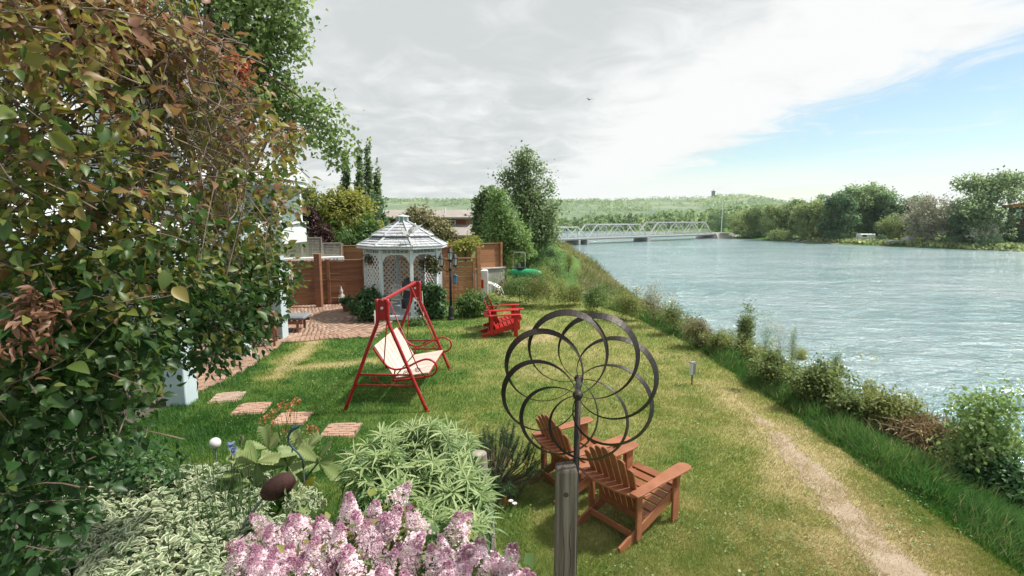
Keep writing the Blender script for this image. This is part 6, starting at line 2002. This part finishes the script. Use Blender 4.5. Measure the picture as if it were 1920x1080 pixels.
T_('dark_leafy_tree', 'dark rounded tree to the house side of the tall riverbank tree', (P(905, 470, Y).x, Y, 0), [pe(912, 395, Y, 22, 40), pe(906, 420, Y, 20, 34), pe(918, 375, Y, 16, 20), pe(910, 445, Y, 24, 20)], 330, 20, .12, .16, m_pop, .15)
Y = 23
T_('fresh_green_tree', 'bright fresh green tree in front of the tall riverbank tree', (P(945, 480, Y).x, Y, 0), [pe(940, 400, Y, 26, 38), pe(955, 440, Y, 36, 36), pe(930, 430, Y, 26, 30), pe(935, 370, Y, 13, 18), pe(975, 462, Y, 24, 20), pe(950, 470, Y, 36, 16)], 430, 18, .14, .12, m_fresh, .13, rnd_bias=.05, rnd_w=.4)
Y = 29
T_('riverbank_tree', 'tallest dark green tree on the near bank by the bridge', (P(985, 470, Y).x, Y, gz1(P(985, 470, Y).x, Y)), [pe(985, 330, Y, 30, 44), pe(1000, 385, Y, 40, 44), pe(968, 360, Y, 28, 40), pe(985, 300, Y, 20, 20), pe(1025, 425, Y, 24, 26), pe(1010, 440, Y, 34, 28), pe(1032, 345, Y, 12, 10), pe(945, 335, Y, 8, 16), pe(1040, 385, Y, 12, 8), pe(990, 450, Y, 40, 24), pe(1015, 318, Y, 14, 12)], 560, 16, .2, .15, m_pop, .24, limbs=26, rnd_bias=.06, rnd_w=.5)
# the tall maple over the house, and its hanging branches
Y = 11
bb = (P(420, 560, Y).x - .5, Y + .6, 0)
m_maple = leafmat('maple_leaves', [(0, (.09, .15, .055)), (.5, (.21, .285, .105)), (1, (.37, .43, .20))], .55)
T_('tall_maple', 'tall leafy maple with drooping branches above the house', bb, [pe(450, 60, Y, 80, 80), pe(380, -40, Y, 100, 80), pe(510, 130, Y, 50, 64), pe(520, 30, Y, 46, 50), pe(500, 210, Y, 46, 50), pe(480, -60, Y, 90, 70), pe(300, 40, Y + .6, 70, 60), pe(545, 180, Y, 24, 30), pe(560, 210, Y, 24, 22), pe(605, 215, Y, 36, 26), pe(625, 250, Y, 18, 16), pe(545, 40, Y, 22, 40), pe(535, 320, Y, 20, 20), pe(600, 290, Y, 14, 12), pe(585, 250, Y, 46, 20), pe(640, 290, Y, 20, 26), pe(545, 260, Y, 26, 24), pe(560, 90, Y, 14, 30), pe(430, 150, Y, 60, 60), pe(400, 250, Y + .8, 60, 60), pe(660, 270, Y, 12, 10)],
   900, 17, .13, .105, m_maple, .22, limbs=60, rnd_w=.4, trunk_top=P(400, 60, Y), T=T_LEAF)

# ------------------------------------------------------------------ bushes along the near bank
def bank_bush(px, pyb, pyt, wpx, mm, label, leaf=.09, dens=1.0, back=0.0, bias=0.0, group='bushes along the near riverbank', flat=.8, name='bank_bush', cat='bush', per=16):
    p = on(px, pyb)
    if back: p = Vector((p.x * (1 + back), p.y * (1 + back), 0)); p.z = gz1(p.x, p.y)
    Y = p.y
    top = P(px, pyt, Y).z
    H_ = max(top - p.z, .25); W_ = wpx / 950 * Y
    ells = [((p.x, p.y, p.z + H_ * .42), (W_ * .38, W_ * .36, H_ * .42))]
    for i in range(6):
        a = random.uniform(0, 6.28); f = random.uniform(.2, .8)
        ells.append(((p.x + math.cos(a) * W_ * .3 * (1.2 - f), p.y + math.sin(a) * W_ * .28 * (1.2 - f), p.z + H_ * f), (W_ * random.uniform(.14, .24), W_ * random.uniform(.14, .24), H_ * random.uniform(.12, .2))))
    W_ *= 1.4
    for i in range(9):
        a = random.uniform(0, 6.28); rr = random.uniform(.05, .5); f = random.uniform(.75, 1.12) - rr * .5
        ells.append(((p.x + math.cos(a) * W_ * rr, p.y + math.sin(a) * W_ * rr * .9, p.z + H_ * f), (W_ * .05, W_ * .05, H_ * random.uniform(.1, .22))))
    nc = int(max(90, 250 * dens))
    return tree(name, label, cat, p, ells, nc, per, min(W_, H_) * .06 + .02, leaf * .66, mm, m_bark, .014, group, T=T_NARROW if mm is m_straw else T_LEAF, rnd_w=.5, rnd_bias=bias, limbs=26, aspect=.10 if mm is m_straw else .55, crown_name='foliage', low=-.6, jitter=2.6 if mm is m_straw else .8)
YB_ = [
 (975, 572, 515, 100, m_mid, 'leafy shrub at the end of the lawn below the green kayak', .07),
 (1030, 576, 508, 110, m_mid_warm, 'wide olive shrub at the top of the bank beside the stakes', .07),
 (1075, 574, 528, 56, m_mid_warm, 'low olive shrub where the lawn turns down to the water', .07),
 (1066, 520, 472, 24, m_mid_warm, 'slim upright sapling standing against the river', .07),
 (1035, 525, 490, 60, m_mid, 'soft green shrub behind the olive ones on the bank', .08),
 (1000, 512, 478, 96, m_mid, 'broad green shrub between the kayak and the tall riverbank tree', .10),
 (962, 503, 478, 50, m_mid_warm, 'yellow green shrub beside the metal hoop', .09),
 (1030, 497, 462, 60, m_dkl, 'dark shrub at the foot of the tall riverbank tree', .10),
 (1105, 560, 520, 70, m_cream, 'pale brownish shrub on the slope under the slim sapling', .07),
 (1120, 585, 540, 60, m_mid, 'small mid green bush at the lawn edge beyond the wind spinner', .07),
 (1175, 600, 548, 62, m_mid_warm, 'twiggy light shrub right above the wind spinner', .07),
 (1225, 612, 535, 58, m_cream, 'thin pale feathery shrub reaching over the water', .06),
 (1265, 628, 572, 64, m_mid_warm, 'dense olive bush between the feathery shrub and the lawn marker', .07),
 (1305, 652, 600, 56, m_cream, 'straw coloured shrub beside the lawn marker', .06),
 (1350, 664, 624, 60, m_mid_warm, 'low yellowish tuft below the tall twin shrubs', .06),
 (1395, 672, 585, 34, m_bank, 'tall twin stemmed shrub standing up against the water', .07),
 (1432, 680, 592, 26, m_mid, 'thin second shrub beside the tall twin stemmed one', .06),
 (1462, 685, 600, 60, m_cream, 'airy see through pale shrub over the water', .05),
 (1450, 725, 668, 90, m_bank, 'broad dark bush hanging over the long grass', .08),
 (1530, 768, 688, 104, m_bank, 'large dense bush in the middle of the near bank', .085),
 (1482, 705, 612, 20, m_bank, 'slim leafy shoot rising from the broad dark bush', .06),
 (1562, 745, 652, 20, m_bank, 'slim leafy shoot rising above the large dense bush', .06),
 (1625, 800, 715, 26, m_mid_warm, 'thin arching shrub between the two dense bushes and the water', .06),
 (1700, 835, 768, 26, m_mid_warm, 'thin sapling behind the heap of brown stems', .06),
 (1410, 690, 640, 60, m_mid_warm, 'loose yellow green scrub in front of the twin stemmed shrub', .06),
 (1498, 700, 655, 40, m_yel, 'small yellow bush peeping over the large dense one', .07),
 (1590, 800, 742, 84, m_bank, 'dense green bush downhill of the large one', .085),
 (1640, 700, 665, 70, m_mid_warm, 'leafy branches stretching out over the river', .07),
 (1660, 830, 742, 90, m_mid_warm, 'yellow green bush above the brown dead stems', .08),
 (1720, 860, 800, 110, m_straw, 'heap of brown dead stems on the bank', .30),
 (1790, 870, 812, 70, m_mid_warm, 'low olive scrub beside the young maple', .08),
 (1880, 960, 880, 120, m_dkl, 'grey green undergrowth at the corner of the bank', .10),
 (1900, 880, 830, 70, m_straw, 'brown twiggy shrub beyond the young maple', .30),
]
for px, pb, ptp, wp, mm, lab, lf in YB_:
    dry_ = mm is m_straw
    airy = 'loose' in lab or 'slim' in lab or 'airy' in lab or 'feathery' in lab or 'thin' in lab or 'branches' in lab
    bank_bush(px, pb, ptp, wp, mm, lab, lf, .8 if airy else 1.5 if wp > 90 else 1.0, per=10 if airy else 18, bias=-.04 if 'dark' in lab or 'dense' in lab else .05)
# young maple by the water
p = on(1845, 935); Y = p.y
ym = [pe(1845, 790, Y, 40, 40), pe(1835, 850, Y, 52, 46), pe(1870, 760, Y, 26, 26), pe(1815, 770, Y, 20, 26), pe(1880, 830, Y, 30, 34), pe(1850, 900, Y, 46, 30), pe(1800, 850, Y, 26, 24)]
T_('young_maple', 'young bright green maple standing above the near waterline', p, ym, 270, 16, .10, .055, m_fresh, .04, group=None, rnd_bias=.2, T=T_LEAF, limbs=24, aspect=.75)
o_ = thing('brown_stems', 'bundle of bare brown stems beside the young maple', 'stems', on(1895, 940))
mb = MB()
for i in range(40): limb(mb, rng.normal(size=3) * np.array([.2, .2, .0]), np.array([random.uniform(-.6, .6), random.uniform(-.5, .5), random.uniform(.6, 1.5)]), .010, .003, .12, 5, 4)
mb.build('stems', mat('red_brown_twig', (.16, .085, .06), (.10, .055, .04), 9, .8, .2, 40), o_)['kind'] = 'stuff'
o_ = thing('dead_stalks', 'arching pale dead stalks on the bank below the dense bushes', 'stalks', on(1715, 860))
mb = MB()
for i in range(110):
    q = np.array([random.uniform(-.7, .9), random.uniform(-1.0, 1.0), 0])

    bz_ = gz1(o_.location.x + q[0], o_.location.y + q[1]) - o_.location.z
    limb(mb, q + np.array([0, 0, bz_]), q + np.array([random.uniform(-.5, .3), random.uniform(-.5, .3), bz_ + random.uniform(.1, .5)]), .006, .002, .18, 5, 4)
mb.build('stalks', m_straw if False else mat('straw_stalk', (.40, .32, .21), (.26, .19, .12), 6, .85, .2, 40), o_)['kind'] = 'stuff'
# wood pile and log on the bank beyond the lawn
o_ = thing('log_pile', 'weathered pale logs lying in the shrubs at the end of the lawn', 'logs', on(1080, 562))
for i in range(4): MB().tube([(-.35 + .1 * i, .05 * i, .10 + .08 * (i % 2)), (.35 + .08 * i, -.1, .16 + .1 * (i % 2))], [.055, .05], 8).build('log', m_drift, o_)
# bare earth and clutter slope behind the red chairs
n = 900
pp = np.stack([rng.uniform(-.6, 1.6, n), rng.uniform(20.3, 23, n), np.zeros(n)], 1); pp[:, 2] = gz(pp[:, 0], pp[:, 1]) + .03
pp[:, 2] += .35 * np.exp(-((pp[:, 1] - 22) / .8) ** 2)
o_ = scatter('leaf_litter', T_LEAF, pp, leaf_frames(np.tile([[0, 0, 1.0]], (n, 1)), .4, .9), rng.uniform(.08, .2, n), m_straw, rng.random(n) * .7, None, 'stuff')
tag(o_, 'brown litter and chips on the slope beyond the storage cabinet', 'litter')

# ------------------------------------------------------------------ GRASS
def grass_points(n, y0, y1, x0, x1, power):
    u = rng.random(n)
    y = (y0 ** (1 - power) + u * (y1 ** (1 - power) - y0 ** (1 - power))) ** (1 / (1 - power))
    half = np.minimum(y * 1.12 + .3, 30)
    x = rng.uniform(-1, 1, n) * half
    ok = (x > x0) & (x < x1)
    return x[ok], y[ok]
x, y = grass_points(860000, 3.1, 21.5, -9, 7, 1.75)
pdv = path_d(x, y)
ok = (x < ridge_x(y) + .1) & ~in_patio(x, y) & ((rng.random(len(x)) < .06 + .94 * sstep(-pdv, -.16, .22)) | (rng.random(len(x)) < .04 + .75 * sstep(fbm(x * 2, y * 2, 3), .40, .58))) & (y < np.where(x < -2.3, 15.2, 20.3))
for px_, py_, r_ in ((427, 745, .235), (472, 766, .24), (548, 785, .24), (640, 807, .24)):
    q = on(px_, py_); ok &= ~((np.abs(x - q.x) < r_) & (np.abs(y - q.y) < r_))
dd = dryness_and_shade(x, y)
ok &= rng.random(len(x)) < 1.05 - .5 * np.clip(dd - .5, 0, 1)
ok &= ~((np.hypot(x + 3.42, y - 16.35) < 1.3))
x, y, dd = x[ok], y[ok], dd[ok]
n = len(x)
dist = np.hypot(x, y)
hgt = (.040 + .035 * rng.random(n)) * (1 + .25 * (dist > 8)) * (1.15 - .45 * dd)
wid = .0042 * np.maximum(1, dist / 4.2) * rng.uniform(.8, 1.3, n)
flow = fbm(x * 1.7, y * 1.7, 2) * 12.0
lean = np.stack([np.cos(flow) * .35 + rng.normal(0, .42, n), np.sin(flow) * .35 + rng.normal(0, .42, n), np.ones(n)], 1)
pos = np.stack([x, y, gz(x, y) - .004], 1)
m_grass = leafmat('grass_blades', GRASS_STOPS, .28, .5, spec=.25)
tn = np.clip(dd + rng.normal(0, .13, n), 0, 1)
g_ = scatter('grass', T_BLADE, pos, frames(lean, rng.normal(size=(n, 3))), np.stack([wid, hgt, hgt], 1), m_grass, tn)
tag(g_, 'short mown lawn grass, lush with painted shade near the house and dry by the path', 'grass', None, 'stuff')
# clover and small broad weeds in the lawn
n = 26000
x = rng.uniform(-5, 4.6, n); y = 3.2 * (16 / 3.2) ** rng.random(n)
ok = (fbm(x * 1.9 + 30, y * 1.9, 3) + rng.normal(0, .05, n) > .56) & ~in_patio(x, y) & (path_d(x, y) < -.1) & (np.abs(x) < y * 1.1) & (np.hypot(x + 3.5, y - 16.35) > 1.3)
x, y = x[ok], y[ok]; n = len(x)
m_clover = leafmat('clover', [(0, (.05, .12, .03)), (.6, (.12, .21, .06)), (.97, (.20, .27, .09)), (1, (.6, .6, .5))], .3)
lw = scatter('lawn_weeds', T_DIAMOND, np.stack([x, y, gz(x, y) + rng.uniform(.015, .05, n)], 1), frames(rng.normal(size=(n, 3)) * np.array([1, 1, .25]), np.array([0, 0, 1.0]) + rng.normal(size=(n, 3)) * .3), rng.uniform(.014, .032, n) * np.maximum(1, np.hypot(x, y) / 8), m_clover)
tag(lw, 'patches of clover and small weeds in the lawn', 'weeds', None, 'stuff')
# long grass along the top of the bank
n = 95000
u = rng.random(n); y = 3.0 * (19 / 3.0) ** u
x = ridge_x(y) - .45 + rng.random(n) ** .85 * np.interp(y, [3, 8, 13, 19], [1.75, 1.5, 1.2, .8])
x += (fbm(y * 1.3, y * .4 + 9, 3) - .5) * .6
d = np.hypot(x, y)
tuft = fbm(x * 2.6, y * 2.6, 3)
hgt = (.14 + .26 * tuft) * rng.uniform(.55, 1.2, n) * np.clip((x - ridge_x(y) + .65) / .5, .3, 1)
fl = fbm(x * .9 + 3, y * .9, 2) * 9
lean = np.stack([np.cos(fl) * .5 + rng.normal(0, .4, n) + .15, np.sin(fl) * .5 + rng.normal(0, .4, n) - .1, np.ones(n) * .9], 1)
m_long = leafmat('long_grass', [(0, (.035, .105, .028)), (.5, (.075, .18, .05)), (.85, (.15, .235, .075)), (1, (.38, .34, .18))], .32, .5, spec=.25)
tn = np.clip(.15 + tuft * .75 + rng.normal(0, .14, n), 0, .92); tn = np.where(rng.random(n) < .03, 1, tn)
lg = scatter('long_grass', T_LONG, np.stack([x, y, gz(x, y) - .02], 1), frames(lean, np.stack([rng.normal(size=n), rng.normal(size=n), np.zeros(n)], 1)), np.stack([.0065 * np.maximum(1, d / 5.5), hgt, hgt], 1), m_long, tn)
tag(lg, 'long lush grass along the top of the riverbank', 'grass', None, 'stuff')
# rough growth covering the slope below it
n = 85000
u = rng.random(n); y = 6 * (90 / 6.0) ** u
f = rng.random(n)
x = ridge_x(y) + .6 + f * (shore_x(y) - ridge_x(y) - .4)
ok = (x / y < 1.15); x, y, f = x[ok], y[ok], f[ok]; n = len(x)
d = np.hypot(x, y)
cl = fbm(x * 1.1, y * 1.1, 3)
ok = cl + rng.normal(0, .08, n) > .38; x, y, d, cl = x[ok], y[ok], d[ok], cl[ok]; n = len(x)
hgt = (.12 + .95 * np.clip(cl - .3, 0, 1)) * rng.uniform(.6, 1.3, n) * np.maximum(1, d / 25)
lean = np.stack([rng.normal(0, .5, n), rng.normal(0, .5, n), np.ones(n)], 1)
m_rough = leafmat('rough_growth', [(0, (.08, .11, .04)), (.4, (.17, .205, .075)), (.7, (.28, .27, .12)), (1, (.42, .35, .21))], .35)
rg = scatter('bank_weeds', T_LONG, np.stack([x, y, gz(x, y) - .03], 1), frames(lean, rng.normal(size=(n, 3))), np.stack([.018 * np.maximum(1, d / 9), hgt, hgt], 1), m_rough, np.clip(fbm(x * .5 + 8, y * .5, 3) * 1.1 - .05 + rng.normal(0, .16, n), 0, 1))
tag(rg, 'rough weeds and dry stems covering the slope of the near bank', 'weeds', None, 'stuff')

# ------------------------------------------------------------------ the air: one even box of pale haze round everything
m_haze, t, out = new_mat('pale_haze')
vol = t.n('ShaderNodeVolumePrincipled')
vol.inputs['Color'].default_value = (.80, .90, .93, 1)
vol.inputs['Density'].default_value = .0001
vol.inputs['Anisotropy'].default_value = .3
t.t.links.new(vol.outputs[0], out.inputs['Volume'])
hz0, hz1 = Vector((-2750, -330, -8)), Vector((2750, 3300, 100))
haze = MB().box((hz0 + hz1) / 2, hz1 - hz0).build('haze', m_haze)
tag(haze, 'thin pale haze fading the far hills', 'haze', None, 'stuff')
scene.cycles.volume_bounces = 1
